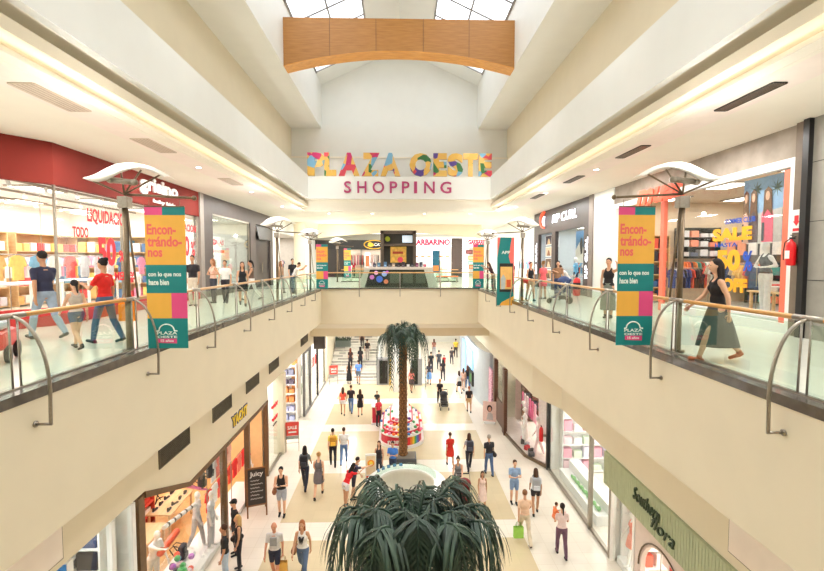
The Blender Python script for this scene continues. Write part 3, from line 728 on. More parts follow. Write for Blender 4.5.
    # hair
    if hair not in ('bald', 'none') and not mannequin:
        b = MB(); o = lambda v: HC + rx(v, -lean)
        b.ell(o((0, -.02, .03)), .083, .092, .098, M=M)
        if hair == 'long': b.capsule(o((0, -.055, .0)), o((0, -.075, -.26)), .078, .062, flat=1).capsule(o((-.06, -.02, .0)), o((-.07, -.03, -.2)), .032, .028).capsule(o((.06, -.02, .0)), o((.07, -.03, -.2)), .032, .028)
        if hair == 'pony': b.capsule(o((0, -.1, .03)), o((0, -.15, -.2)), .035, .018)
        if hair == 'bun': b.ell(o((0, -.09, .09)), .05, .05, .045)
        if hair == 'cap':
            fin('hair', b, dye(hc), vox * .8)
            cb = MB().ell(o((0, -.01, .05)), .088, .1, .085, M=M).box(0, 0, 0, 0, 0, 0); cb = MB().ell(o((0, -.005, .055)), .09, .102, .08, M=M).capsule(o((-.03, .1, .045)), o((.03, .1, .045)), .045, .045, flat=.25)
            fin('cap', cb, dye((30, 30, 32)), vox * .8)
        else: fin('hair', b, dye(hc), vox * .8)
    Wm = Matrix.Translation((x, y, z)) @ Matrix.Rotation(math.radians(face), 4, 'Z')
    return dict(o=t, lh=Wm @ ((AL[2] + AL[3] * .09) * k), rh=Wm @ ((AR[2] + AR[3] * .09) * k), back=Wm @ (up((0, -.19, .34)) * k), sh=Wm @ (up((sx, -.02, .46)) * k), hip=Wm @ (up((.22, 0, .02)) * k), k=k, rz=math.radians(face), lchest=up((0, .118, .36)) * k, chest=Wm @ (up((0, .13, .36)) * k))
def shopping_bag(p, col, label, w=.30, h=.36):
    t = thing('shopping_bag', label, 'bag', (p[0], p[1], p[2] - h - .16))
    MB().add([(-w / 2, -.06, 0), (w / 2, -.06, 0), (w / 2, .06, 0), (-w / 2, .06, 0), (-w / 2, -.05, h), (w / 2, -.05, h), (w / 2, .05, h), (-w / 2, .05, h)], [(0, 3, 2, 1), (0, 1, 5, 4), (1, 2, 6, 5), (2, 3, 7, 6), (3, 0, 4, 7)]).build('bag_body', cm(*col), t)
    for s in (-1, 1): MB().tube([(-.08, s * .05, h), (-.06, s * .03, h + .12), (0, s * .005, h + .16), (.06, s * .03, h + .12), (.08, s * .05, h)], .006, 6).build('handle', cm(*[int(c * .7) for c in col]), t)
    return t
def handbag(P, col, label):
    p = P['hip']; t = thing('handbag', label, 'bag', (p[0], p[1], p[2] - .12), P['rz'])
    MB().capsule((0, -.10, .1), (0, .10, .1), .085, .085, flat=1).box(-.05, .05, -.13, .13, 0, .12).build('bag_body', cm(*col), t, bevel=.02)
    s = P['sh'] - p; MB().tube([(0, -.12, .15), (-.06, -.09, .33), (-.09, -.04, .58), (-.06, .07, .33), (0, .12, .15)], .010, 6).build('strap', cm(*[int(c * .8) for c in col]), t)
    return t
def backpack(P, col, label):
    p = P['back']; t = thing('backpack', label, 'backpack', (p[0], p[1], p[2] - .22), P['rz'])
    bb = MB().box(-.14, .14, -.09, .08, 0, .42).build('bag_body', cm(*col), t, bevel=.05)
    MB().box(-.1, .1, -.13, -.085, .04, .2).build('front_pocket', cm(*[min(255, int(c * 1.3 + 6)) for c in col]), bb, bevel=.02)
    for s in (-1, 1): MB().tube([(s * .09, .07, .05), (s * .11, .2, .15), (s * .1, .32, .33), (s * .09, .22, .42), (s * .09, .08, .4)], .014, 6).build('strap', cm(*[int(c * .8) for c in col]), t)
    return t
def stroller(x, y, rz, col, label, z=LZ):
    t = thing('stroller', label, 'stroller', (x, y, z), rz)
    for sx_ in (-.24, .24):
        MB().tube([(sx_, -.52, 1.0), (sx_, -.3, .72), (sx_, .38, .16)], .014, 8).tube([(sx_, .12, .62), (sx_, -.32, .14)], .014, 8).build('frame', STEEL, t)
        for yy, r in ((-.32, .12), (.4, .09)):
            MB().cyl((sx_ - .02, yy, r), (sx_ + .02, yy, r), r, 18).build('wheel', BLACK, t)
    MB().cyl((-.24, -.53, 1.0), (.24, -.53, 1.0), .02, 10).build('handlebar', BLACK, t)
    MB().box(-.2, .2, -.12, .22, .38, .46).obox((0, -.18, .66), .4, .07, .5, rx=.3).box(-.16, .16, .2, .34, .2, .26).build('seat', cm(*col), t, bevel=.02)
    cp = MB(); vs = []; N = 8
    for th in (0, .015):
        for i in range(N + 1):
            a = PI * .15 + PI * .62 * i / N
            for j in range(7):
                bb = PI * j / 6; vs.append(((.23 + th) * math.cos(bb), -.12 + (.3 + th) * math.cos(a) * math.sin(bb) * -1 * -1 * .9, .72 + (.3 + th) * math.sin(a) * (0.35 + .65 * math.sin(bb))))
    Mx = (N + 1) * 7; fs = []
    for i in range(N):
        for j in range(6):
            q = i * 7 + j; fs += [(q, q + 1, q + 8, q + 7), (Mx + q, Mx + q + 7, Mx + q + 8, Mx + q + 1)]
    cp.add(vs, fs); cp.build('canopy', cm(*col), t, smooth=True)
    MB().box(-.18, .18, -.3, .05, .16, .3).build('basket', cm(60, 58, 60), t, bevel=.02)
    return t

# ---- upper left gallery
BLK, DEN, WHT, NAV, KHA = (34, 32, 36), (92, 112, 142), (236, 234, 230), (40, 44, 66), (196, 172, 134)
BR, BK, BL = (74, 46, 30), (34, 26, 24), (196, 150, 96)
person('man in navy t-shirt and pale jeans walking past the red shop, nearest on the left', -7.24, 9.35, 1.86, 70, 'walk', 'tee', (44, 46, 70), 'jeans', (150, 166, 184), 'short', BK, z=0)
person('small girl with dark hair, grey top and denim shorts behind the left handrail', -5.85, 8.25, 1.30, 60, 'walk2', 'tank', (196, 182, 168), 'minishorts', (70, 92, 124), 'pony', BK, z=0)
P = person('woman in red top and blue jeans by the nearest left lamp mast', -5.75, 8.9, 1.68, 80, 'hold', 'tee', (226, 42, 36), 'jeans', (84, 104, 138), 'bun', BK, z=0)
shopping_bag((-5.38, 9.0, .98), (246, 140, 24), 'orange shopping bag beside the woman in red', .3, .4)
person('person in dark jacket cut off by the left edge of the picture', -5.95, 5.75, 1.62, -70, 'push', 'long', (36, 32, 36), 'jeans', (50, 52, 62), 'short', BK, z=0)
P = person('man in black t-shirt and pale trousers, standing right of the left banner', -7.37, 16.2, 1.80, 190, 'stand', 'tee', BLK, 'pants', (206, 196, 178), 'short', BK, z=0)
person('woman with long light brown hair and peach top at the dark shop window', -7.1, 17.3, 1.68, 150, 'hips', 'tank', (226, 186, 166), 'jeans', (60, 62, 72), 'long', (150, 96, 56), z=0)
person('person in white t-shirt and dark trousers at the dark shop window', -6.65, 17.3, 1.64, 190, 'slow', 'tee', WHT, 'jeans', (44, 44, 52), 'short', BR, z=0)
person('woman in short black dress walking along the left gallery', -5.62, 16.2, 1.62, 200, 'walk', 'tank', BLK, 'skirt', BLK, 'long', BR, z=0)
person('person in brown sleeveless top and white trousers seen from behind on the left gallery', -6.08, 18.6, 1.68, 120, 'walk2', 'tank', (112, 92, 80), 'pants', WHT, 'pony', BK, z=0)
person('woman in tan blouse leaning towards the left handrail', -5.96, 22.6, 1.62, -130, 'slow', 'tee', (196, 160, 132), 'jeans', (150, 146, 140), 'long', (140, 92, 60), z=0)
person('person in black t-shirt standing at the left rail near the column', -5.6, 23.6, 1.72, -140, 'stand', 'tee', BLK, 'jeans', (60, 66, 84), 'short', BK, z=0)
person('person in white t-shirt leaning on the left handrail near the bridge', -5.25, 22.3, 1.6, -90, 'lean', 'tee', WHT, 'jeans', (70, 84, 110), 'short', BR, z=0)
t = thing('toy_car', 'red and white ride-on toy at the left edge of the gallery', 'toy car', (-6.55, 7.3, 0), .5)
MB().box(-.28, .28, -.45, .45, .2, .5).build('body_shell', cm(220, 50, 44, rough=.35), t, bevel=.08)
MB().box(-.22, .22, -.25, .2, .5, .68).build('windscreen', cm(210, 224, 236, rough=.2), t, bevel=.06)
MB().cyl((-.1, .1, .6), (-.1, .02, .78), .12, 16).build('steering_wheel', BLACK, t)
for a in (-.28, .28):
    for b_ in (-.28, .28): MB().cyl((a - .03, b_, .14), (a + .03, b_, .14), .14, 16).build('wheel', BLACK, t)
# ---- upper right gallery
person('woman in black top and long grey skirt striding past the sale shop', 5.05, 7.0, 1.68, 78, 'walk', 'tank', (32, 28, 30), 'longskirt', (92, 90, 88), 'long', BK, z=0, shoes=(190, 110, 74))
person('woman in black top and grey-green skirt touching her hair beside right banner', 5.82, 12.4, 1.68, 140, 'hair', 'tank', (34, 30, 32), 'longskirt', (120, 124, 112), 'pony', BK, z=0)
P = person('woman in black vest and tan shorts carrying a red bag on the right gallery', 5.2, 17.8, 1.58, 190, 'slow', 'tank', BLK, 'shorts', (196, 150, 110), 'short', BK, z=0, fem=True)
handbag(P, (200, 44, 50), 'red handbag of the woman in black vest on the right gallery')
person('woman in bright coral pink top on the right gallery', 6.0, 18.7, 1.60, 20, 'stand', 'tee', (246, 112, 120), 'skirt', (246, 112, 120), 'bun', (150, 110, 70), z=0)
person('person in brown patterned top standing before the surf shop window', 6.45, 18.2, 1.60, 150, 'stand', 'tee', (150, 110, 80), 'jeans', (50, 66, 104), 'short', BK, z=0)
person('person in white shirt and navy trousers bending over a stroller near the surf shop', 6.95, 18.3, 1.55, 90, 'bend', 'tee', (220, 216, 214), 'jeans', (40, 56, 96), 'short', BR, z=0)
stroller(6.1, 16.9, 1.2, (44, 64, 110), 'navy stroller in front of the surf shop', z=0)
person('woman in dark red top leaning on the right handrail near the bridge', 4.98, 23.9, 1.6, 100, 'lean', 'tee', (70, 36, 44), 'jeans', (110, 80, 84), 'long', BR, z=0)
person('person in dark shirt near the far right mast on the gallery', 6.6, 26.5, 1.66, 180, 'slow', 'tee', (70, 54, 60), 'jeans', (60, 60, 70), 'short', BK, z=0)

# ---- lower floor, near
P = person('man in black tank top and grey shorts looking at a phone beyond the chalkboard', -4.09, 15.2, 1.77, 185, 'phone', 'tank', (34, 32, 34), 'shorts', (176, 182, 194), 'short', BK)
handbag(P, (150, 94, 62), 'brown shoulder bag of the man looking at a phone')
q = (P['lh'] + P['rh']) / 2; t = thing('phone', 'dark phone held by the man in black tank top', 'phone', q, P['rz']); MB().obox((0, .02, .02), .075, .012, .15, rx=-.6).build('phone_case', BLACK, t); MB().obox((0, .012, .026), .066, .004, .135, rx=-.6).build('screen', cm(90, 110, 140, rough=.2), t)
P = person('person in grey top and dark jeans with a black backpack, walking away', -3.68, 17.05, 1.74, 0, 'walk', 'tee', (110, 120, 128), 'jeans', (44, 50, 66), 'long', BK)
backpack(P, (38, 38, 44), 'black backpack on the person in grey top')
person('woman in short grey dress with blonde bun walking away', -3.04, 16.44, 1.76, 0, 'walk2', 'tank', (110, 104, 108), 'skirt', (110, 104, 108), 'bun', BL)
P = person('woman in yellow top and black trousers walking away', -2.89, 18.98, 1.66, 10, 'slow', 'tee', (236, 220, 90), 'jeans', (36, 34, 40), 'short', BK, fem=True)
backpack(P, (206, 150, 50), 'mustard backpack on the woman in yellow top')
person('person in white top and blue jeans beside the woman in yellow', -2.45, 19.2, 1.64, 0, 'walk2', 'tee', (232, 232, 236), 'jeans', (104, 138, 190), 'short', BR)
person('woman in red t-shirt and white shorts with long hair, near the orange sign', -1.95, 15.7, 1.6, -40, 'bend', 'tee', (222, 36, 42), 'minishorts', (226, 226, 232), 'long', BK)
person('person in navy t-shirt stretching an arm towards the orange sign', -1.72, 16.25, 1.60, -80, 'point', 'tee', (58, 62, 88), 'shorts', (56, 56, 74), 'short', BK)
P = person('bald man in pale grey printed t-shirt and navy shorts walking towards us', -3.44, 12.0, 1.72, 180, 'slow', 'tee', (206, 204, 204), 'shorts', (44, 48, 70), 'bald', skin=C(212, 150, 120))
shopping_bag(P['lh'], (232, 182, 90), 'yellow carrier bag held by the bald man', .24, .3)
MB().box(-.09, .09, -.03, .008, -.14, .08).build('shirt_print', cm(150, 150, 152), P['o'], loc=P['lchest'])
P = person('woman with long auburn hair, white tank top with black print and jeans', -2.70, 12.1, 1.74, 178, 'walk', 'tank', (240, 238, 236), 'jeans', (88, 108, 140), 'long', (166, 100, 60))
handbag(P, (150, 104, 74), 'tan shoulder bag of the woman with auburn hair')
MB().prism([(-.08, .06), (-.02, -.14), (.0, -.04), (.03, -.14), (.08, .06), (.03, .06), (0, 0), (-.03, .06)], 'y', -.05, .035).build('shirt_print', cm(40, 40, 44), P['o'], loc=P['lchest'])
person('man in black cap and black t-shirt at the toy shop window', -4.95, 13.2, 1.7, 130, 'stand', 'tee', (30, 30, 32), 'jeans', (50, 52, 60), 'cap', BK)
P = person('blonde woman in black tank top outside the toy shop', -4.6, 12.5, 1.62, 120, 'stand', 'tank', (32, 30, 32), 'jeans', (38, 38, 44), 'long', (206, 168, 112))
handbag(P, (36, 32, 34), 'black handbag of the blonde woman at the toy shop')
person('man in black t-shirt and pale jeans outside the toy shop, nearest of the three', -4.75, 11.9, 1.7, 110, 'stand', 'tee', (32, 32, 34), 'jeans', (176, 194, 214), 'short', BR)
person('woman in short red dress walking away', 2.13, 18.75, 1.55, 5, 'walk', 'tee', (214, 50, 38), 'skirt', (214, 50, 38), 'bun', BR)
P = person('person with small dark backpack walking away beside the woman in red dress', 2.90, 18.45, 1.62, 0, 'walk2', 'tee', (170, 170, 176), 'jeans', (40, 42, 54), 'long', BR)
backpack(P, (62, 64, 78), 'small dark backpack beside the woman in red dress')
P = person('grey-haired person in black top and blue jeans', 3.65, 18.0, 1.7, 10, 'slow', 'tee', (44, 42, 48), 'jeans', (78, 104, 146), 'short', (170, 162, 152))
handbag(P, (34, 34, 40), 'black handbag of the grey-haired person')
person('woman in grey tank top pushing a dark red stroller', 2.15, 16.3, 1.62, 170, 'push', 'tank', (132, 134, 140), 'jeans', (80, 80, 90), 'bun', BK)
stroller(2.3, 15.55, PI, (120, 26, 34), 'dark red and black stroller pushed by the woman in grey')
person('young girl in pale pink dress walking towards us', 2.91, 15.5, 1.38, 180, 'slow', 'tank', (240, 214, 206), 'midskirt', (240, 214, 206), 'long', BR, shoes=(220, 200, 190))
person('man in light blue shirt and blue shorts walking towards us', 4.12, 15.75, 1.66, 180, 'phone', 'tee', (148, 178, 216), 'shorts', (130, 158, 200), 'short', BR)
P = person('woman in grey top and black shorts walking away beside the man in blue', 4.70, 15.1, 1.64, -10, 'slow2', 'tee', (214, 212, 214), 'minishorts', (38, 36, 40), 'long', BR)
backpack(P, (168, 172, 178), 'pale grey backpack on the woman in black shorts')
P = person('person in peach shirt and cream trousers walking away', 3.89, 13.55, 1.72, 0, 'walk', 'tee', (240, 204, 176), 'pants', (222, 208, 186), 'short', (130, 88, 56))
shopping_bag(P['lh'], (164, 220, 96), 'light green shopping bag held by the person in peach shirt', .3, .34)
person('woman in pale pink top and purple trousers carrying a child', 4.80, 12.85, 1.66, -5, 'carry', 'tee', (240, 216, 214), 'jeans', (112, 80, 100), 'pony', BK)
person('small child in orange top carried by the woman in purple trousers', 4.60, 12.95, .95, -85, 'sit', 'tee', (240, 132, 84), 'shorts', (232, 140, 96), 'short', BR, z=LZ + .86)
# ---- lower floor, kiosks
person('person in black top at the round white counter, face to the counter', -0.85, 17.75, 1.58, 170, 'stand', 'tank', (46, 38, 44), 'jeans', (50, 54, 70), 'long', BR)
person('person in bright blue shirt at the round white counter', -0.3, 17.75, 1.58, 170, 'phone', 'tee', (72, 134, 226), 'jeans', (60, 70, 96), 'short', BK)
person('attendant in red apron at the side of the sweets kiosk', -1.15, 23.6, 1.58, -150, 'stand', 'tee', (222, 60, 76), 'jeans', (60, 50, 54), 'long', BR)
# ---- lower floor, farther
person('woman in coral top and white shorts, left of three walking away', -3.27, 25.4, 1.62, 5, 'slow', 'tee', (236, 96, 76), 'minishorts', (236, 236, 238), 'long', BR)
person('person in black top and blue jeans, middle of three walking away', -2.85, 25.75, 1.68, 0, 'walk', 'tee', (58, 46, 52), 'jeans', (84, 118, 166), 'short', BR)
person('woman in short black dress, right of three walking away', -2.27, 25.2, 1.56, 0, 'slow2', 'tee', (34, 28, 32), 'skirt', (34, 28, 32), 'long', BR)
person('child in dark top alone to the left of the sweets kiosk', -1.36, 26.1, 1.2, 180, 'slow', 'tee', (52, 58, 60), 'shorts', (60, 62, 66), 'short', BK)
person('woman in long black dress before the stairs', -3.66, 32.0, 1.62, 0, 'stand', 'tank', (30, 28, 32), 'longskirt', (30, 28, 32), 'long', BK)
person('man in bright blue shirt and grey shorts before the stairs', -2.99, 31.9, 1.75, 0, 'slow', 'tee', (92, 140, 226), 'shorts', (96, 104, 122), 'short', BR)
ST = lambda y: LZ + .16 * max(0, math.ceil((y - 32.6) / .32))
person('person in black on the lower steps of the stairs, above the man in blue', -3.0, 33.75, 1.7, 0, 'stand', 'tee', (36, 32, 38), 'jeans', (36, 36, 44), 'long', BK, z=ST(33.75))
person('person with brown hair and black top on the steps, left one', -3.75, 33.75, 1.6, 0, 'stand', 'tee', (70, 40, 38), 'jeans', (40, 36, 44), 'long', (110, 56, 36), z=ST(33.75))
person('person in black and pale trousers on the steps, right one', -2.55, 34.7, 1.65, 0, 'slow', 'tee', (48, 40, 42), 'jeans', (186, 176, 168), 'short', BK, z=ST(34.7))
person('person highest on the stairs in a brown top', -3.05, 36.0, 1.6, 180, 'slow', 'tee', (92, 62, 54), 'jeans', (60, 50, 50), 'long', BR, z=ST(36.0))
far = [(2.45, 35.2, 1.68, 0, (38, 36, 42), 'jeans', (44, 44, 52), 'short', BK, 'person all in black, left of the pair in the far aisle'),
       (2.07, 31.7, 1.66, 0, (70, 66, 78), 'midskirt', (110, 156, 214), 'long', BR, 'woman in bright blue skirt right of the far pillar'),
       (3.14, 35.9, 1.66, 0, (84, 84, 92), 'jeans', (80, 80, 90), 'short', BK, 'person in grey beside the one in black in the far aisle'),
       (3.61, 36.5, 1.1, 0, (214, 44, 48), 'shorts', (200, 60, 60), 'short', BK, 'child in red in the far aisle'),
       (3.17, 32.8, 1.6, 0, (48, 36, 40), 'jeans', (60, 52, 60), 'long', BK, 'woman in dark brown top behind the woman with the stroller'),
       (5.1, 40.7, 1.72, 0, (232, 206, 74), 'jeans', (70, 64, 60), 'short', BK, 'person in yellow top far down the aisle'),
       (4.4, 37.9, 1.5, 0, (96, 90, 92), 'jeans', (80, 76, 84), 'short', BK, 'person in grey top far down the aisle, in front of the yellow one'),
       (5.86, 40.7, 1.7, 180, (150, 122, 110), 'jeans', (60, 60, 70), 'long', BR, 'person in tan top far down the aisle, right of the yellow one'),
       (3.93, 29.5, 1.55, 10, (232, 228, 228), 'skirt', (36, 34, 40), 'long', BR, 'woman in white top and black skirt, left of the trio'),
       (4.3, 30.1, 1.55, -20, (226, 180, 160), 'minishorts', (200, 160, 150), 'long', BR, 'woman in peach top, middle of the trio'),
       (4.66, 30.5, 1.66, 0, (44, 40, 46), 'jeans', (84, 112, 160), 'long', (96, 48, 34), 'woman with long brown hair and blue jeans, right of the trio'),
       (4.01, 25.7, 1.55, 0, (40, 34, 36), 'shorts', (214, 178, 132), 'short', (190, 120, 90), 'person in black t-shirt and beige shorts walking away alone'),
       (3.14, 41.2, 1.66, 0, (150, 100, 90), 'jeans', (170, 170, 180), 'long', BR, 'person in rust top farthest in the aisle'),
       (0.75, 29.8, 1.64, -20, (228, 130, 120), 'skirt', (90, 70, 76), 'long', BR, 'woman in coral top behind the palm trunk')]
for i, (x, y, h, fc, tcol, bot, bc, hr, hc, lb) in enumerate(far):
    person(lb, x, y, h, fc, 'slow' if i % 2 else 'walk', 'tee', tcol, bot, bc, hr, hc)
person('woman in orange headscarf and black clothes pushing a dark stroller', 2.42, 27.1, 1.66, 180, 'push', 'tee', (54, 46, 52), 'jeans', (48, 44, 52), 'short', (236, 140, 74), fem=True)
stroller(2.62, 26.4, PI, (66, 66, 72), 'dark grey stroller pushed by the woman in orange headscarf')
# ------------------------------------------------------------------ palms
TRUNK = mat('palm_trunk', C(120, 82, 50), .85, vary=.35, scale=22, bump=.6)
LEAF = mat('palm_leaf', C(50, 70, 54), .45, vary=.35, scale=5)
LEAF2 = mat('palm_leaf_deep', C(38, 58, 45), .45, vary=.3, scale=5)
PETI = mat('palm_stalk', C(96, 100, 62), .6, vary=.15)
def palm(x, y, top, R, nf, nl, lw, label, seed, lobes, spike=True, droop=1.0, leaflen=.62):
    rnd = random.Random(seed)
    t = thing('palm_tree', label, 'palm tree', (x, y, LZ)); H = top - LZ
    tr = MB(); pr = []; z = 0.3; i = 0
    zc = H - .78
    while z < zc:
        r = .155 - .03 * z / zc; pr += [(r, z), (r + .03, z + .07), (r + .004, z + .10)]; z += .11; i += 1
    tr.lathe(pr, n=14); tr.build('trunk', TRUNK, t, smooth=False)
    sc = MB(); z = .35
    j = 0
    while z < zc:
        r = .155 - .03 * z / zc
        for q in range(7):
            a = 2 * PI * (q + .5 * (j % 2)) / 7; c = Vector((math.cos(a) * (r + .015), math.sin(a) * (r + .008), z + .05))
            sc.cone(c - Vector((0, 0, .05)), c + Vector((math.cos(a) * .02, math.sin(a) * .02, .05)), .04, .014, 5)
        z += .13; j += 1
    sc.build('trunk_scales', mat('trunk_scale', C(150, 104, 62), .85, vary=.3, scale=16), t)
    def frond(a, reach, rise, drop, wl):
        d = Vector((math.cos(a), math.sin(a), 0)); base = Vector((0, 0, zc - .02)); pts = []
        N = 16
        for k in range(N + 1):
            u = k / N
            rr = reach * math.sin(min(1, u * 1.25) * PI / 2) + .04 * u
            zz = rise * math.sin(min(1.0, u * 2.1) * PI / 2) if u < .476 else rise - drop * ((u - .476) / .524) ** 1.35
            pts.append(base + d * rr + Vector((0, 0, zz)))
        fr = MB(); fr.tube(pts, [.018 * (1 - .8 * k / N) + .003 for k in range(N + 1)], 5)
        side = d.cross(Vector((0, 0, 1)))
        for k in range(nl):
            u = .12 + .88 * k / nl; f = u * N; i0 = min(N - 1, int(f)); p = pts[i0].lerp(pts[i0 + 1], f - i0)
            tg = (pts[i0 + 1] - pts[i0]).normalized()
            for s in (-1, 1):
                L = leaflen * wl * (.55 + .45 * math.sin(PI * min(1, u * 1.15))) * rnd.uniform(.8, 1.15); w = lw * rnd.uniform(.8, 1.1)
                dr = (side * s * rnd.uniform(.5, .95) + tg * .55 + Vector((rnd.uniform(-.1, .1), rnd.uniform(-.1, .1), .25))).normalized()
                q = p.copy(); vs = []; M_ = 5
                wd = tg.cross(dr).cross(dr).normalized() if tg.cross(dr).length > .01 else tg
                for m_ in range(M_ + 1):
                    v = m_ / M_; ww = w * (.6 + .8 * v if v < .4 else (1 - v) * 1.53 + .02)
                    vs += [q - wd * ww / 2, q + Vector((0, 0, -.004)), q + wd * ww / 2]
                    dr = (dr + Vector((0, 0, -.62))).normalized(); q = q + dr * L / M_
                fs = []
                for m_ in range(M_): b0 = m_ * 3; fs += [(b0, b0 + 1, b0 + 4, b0 + 3), (b0 + 1, b0 + 2, b0 + 5, b0 + 4)]
                fr.add(vs, fs)
        fr.build('frond', LEAF if rnd.random() < .6 else LEAF2, t, smooth=True)
    for (a, reach, rise, drop, wl) in lobes: frond(math.radians(a), reach, rise, drop, wl)
    for k in range(nf):
        a = 2 * PI * k / nf + rnd.uniform(-.12, .12); lay = k % 3
        frond(a, R * (.50, .72, .40)[lay] * rnd.uniform(.9, 1.1), (.42, .20, .60)[lay] * rnd.uniform(.85, 1.1), (1.5, 1.5, 1.2)[lay] * rnd.uniform(.8, 1.1) * droop, 1)
    if spike:
        sp = MB()
        for q in range(6):
            a = q * PI / 3; sp.tube([(0, 0, zc), (math.cos(a) * .03, math.sin(a) * .03, zc + .45), (math.cos(a) * .09, math.sin(a) * .09, zc + .76)], [.03, .035, .004], 5)
        sp.build('spear_leaf', LEAF2, t, smooth=True)
    return t
palm(.13, 19.3, -.92, 1.55, 24, 26, .05, 'tall palm with bare trunk rising between the two lower kiosks', 3, [], leaflen=.62, droop=1.45)
palm(.16, 5.2, -.98, .8, 12, 42, .036, 'bushy palm crown in the foreground at the bottom centre', 11,
     [(272, .72, .66, 2.0, 1.15), (240, .95, .60, 2.0, 1.15), (303, .95, .62, 2.0, 1.15), (207, 1.02, .56, 2.0, 1.1), (333, 1.05, .50, 2.0, 1.1), (178, .98, .46, 1.8, 1.05), (3, 1.0, .46, 1.8, 1.05), (136, .9, .60, 1.7, 1.0), (42, .95, .58, 1.7, 1.0), (90, .6, .42, 1.6, .9), (255, .45, .62, 1.6, 1.0), (290, .48, .60, 1.6, 1.0), (155, .65, .66, 1.6, .95), (25, .7, .64, 1.6, .95), (222, .7, .66, 1.8, 1.05), (318, .72, .62, 1.8, 1.05), (192, .75, .55, 1.8, 1.0), (350, .75, .52, 1.8, 1.0)], spike=False, leaflen=.66)
pl = thing('planter', 'dark slate planter at the foot of the tall palm', 'planter', (.2, 19.3, LZ))
MB().box(-.42, .5, -.42, .42, 0, .3).build('tub', cm(70, 72, 76, rough=.4), pl, bevel=.03)
MB().box(-.36, .44, -.36, .36, .28, .31).build('gravel', cm(120, 112, 100), pl)
pl = thing('planter', 'square planter under the foreground palm', 'planter', (.16, 5.15, LZ))
MB().box(-.5, .5, -.5, .5, 0, .3).build('tub', cm(70, 72, 76, rough=.4), pl, bevel=.03)

# ------------------------------------------------------------------ kiosks on the lower floor
RED = mat('kiosk_red', C(206, 36, 62), .35, vary=.04)
def race(rx_, ry_, z0, z1, n=30, e=0):
    m = MB(); pts = []
    for i in range(n):
        a = 2 * PI * i / n; pts.append((rx_ * math.cos(a), (ry_ - rx_) * (1 if math.sin(a) > 0 else -1) * (abs(math.sin(a)) > 1e-6) + rx_ * math.sin(a)))
    return m.prism(pts, 'z', z0, z1)
k = thing('sweets_kiosk', 'tiered red and white oval sweets kiosk behind the tall palm', 'kiosk', (.05, 22.6, LZ))
race(1.12, 2.0, 0, .12).build('plinth', WHITEP, k)
race(1.0, 1.88, .12, .52).build('red_skirt', RED, k)
tiers = [(1.06, 1.94, .52, .62), (.88, 1.74, .70, .78), (.70, 1.55, .86, .94), (.52, 1.35, 1.02, 1.10)]
for i, (a, b_, z0_, z1_) in enumerate(tiers):
    trays = (trays if i else []) + [race(a, b_, z0_, z1_).build('tier_tray', WHITEP, k, bevel=.02)]
    race(a - .12, b_ - .12, z1_, z1_ + .12).build('tier_core', RED if i % 2 == 0 else WHITEP, k)
SW = [(232, 60, 80), (250, 210, 90), (250, 250, 244), (246, 140, 180), (120, 70, 160), (90, 170, 110), (240, 120, 50), (70, 130, 200)]
for i, (a, b_, z0_, z1_) in enumerate(tiers):
    n_ = (26, 22, 18, 12)[i]
    for j in range(n_):
        u = 2 * PI * j / n_; c = ((a - .07) * math.cos(u), (b_ - a) * (1 if math.sin(u) > 0 else -1) * (abs(math.sin(u)) > 1e-6) + (a - .07) * math.sin(u), z1_ + .03)
        MB().ell(c, .085, .085, .075, 10, 6).build('sweets_heap', cm(*SW[(j * 3 + i) % 8], rough=.4), trays[i], smooth=True)
st = MB()
for j, c in enumerate([(230, 50, 50), (240, 140, 40), (244, 216, 60), (70, 170, 90), (60, 120, 200), (110, 70, 160)]):
    a = math.radians(-68 + j * 6.5); x_, y_ = 1.005 * math.cos(a), -.88 + 1.005 * math.sin(a)
    MB().obox((x_, y_, .32), .11, .012, .38, rz=a + PI / 2).build('rainbow_strip', cm(*c, rough=.4), k)
letters('lettering', 'sweet', WHITEP, (-.35, -1.9, .32), (1, 0, 0), (0, 0, 1), k, w=.6, h=.2, bold=.02, ext=.02)
k = thing('side_counter', 'small red counter with white top at the left of the sweets kiosk', 'counter', (-1.25, 24.3, LZ))
MB().box(-.25, .2, -.5, .6, .1, .95).build('counter_body', RED, k, bevel=.03); MB().box(-.3, .25, -.55, .65, .95, 1.02).build('counter_top', WHITEP, k, bevel=.02); MB().box(-.3, .25, -.55, .65, 0, .1).build('plinth', WHITEP, k)
k = thing('round_counter', 'round white kiosk counter in front of the tall palm, partly hidden by the near palm', 'kiosk', (.2, 15.5, LZ))
def ring(r0, r1, z0, z1, a0, a1, n=40):
    m = MB(); vs = []
    for i in range(n + 1):
        a = a0 + (a1 - a0) * i / n
        for r, z in ((r0, z0), (r1, z0), (r1, z1), (r0, z1)): vs.append((r * math.cos(a), r * math.sin(a), z))
    fs = [(i * 4 + j, i * 4 + 4 + j, i * 4 + 4 + (j + 1) % 4, i * 4 + (j + 1) % 4) for i in range(n) for j in range(4)] + [(0, 1, 2, 3), (n * 4 + 3, n * 4 + 2, n * 4 + 1, n * 4)]
    return m.add(vs, fs)
ring(1.0, 1.42, .9, 1.0, -.9, 3.9).build('counter_top', WHITEP, k); ring(1.2, 1.36, 0, .9, -.9, 3.9).build('counter_body', WHITEP, k)
ring(1.06, 1.1, 1.0, 1.22, .2, 3.2).build('glass_screen', RGLASS, k)
for j in range(5):
    a = math.radians(98 + j * 11); s = thing('tablet', 'small dark tablet on the round white counter, number of five in a row' if 0 else 'small dark tablet in the row on the round white counter', 'tablet', (.2 + 1.28 * math.cos(a), 15.5 + 1.28 * math.sin(a), LZ + 1.0), a - PI / 2, 'tablets on the round counter')
    MB().obox((0, 0, .06), .13, .012, .12, rx=-.4).build('tablet_case', BLACK, s); MB().obox((0, -.008, .062), .11, .004, .10, rx=-.4).build('screen', cm(90, 150, 210, rough=.2), s)
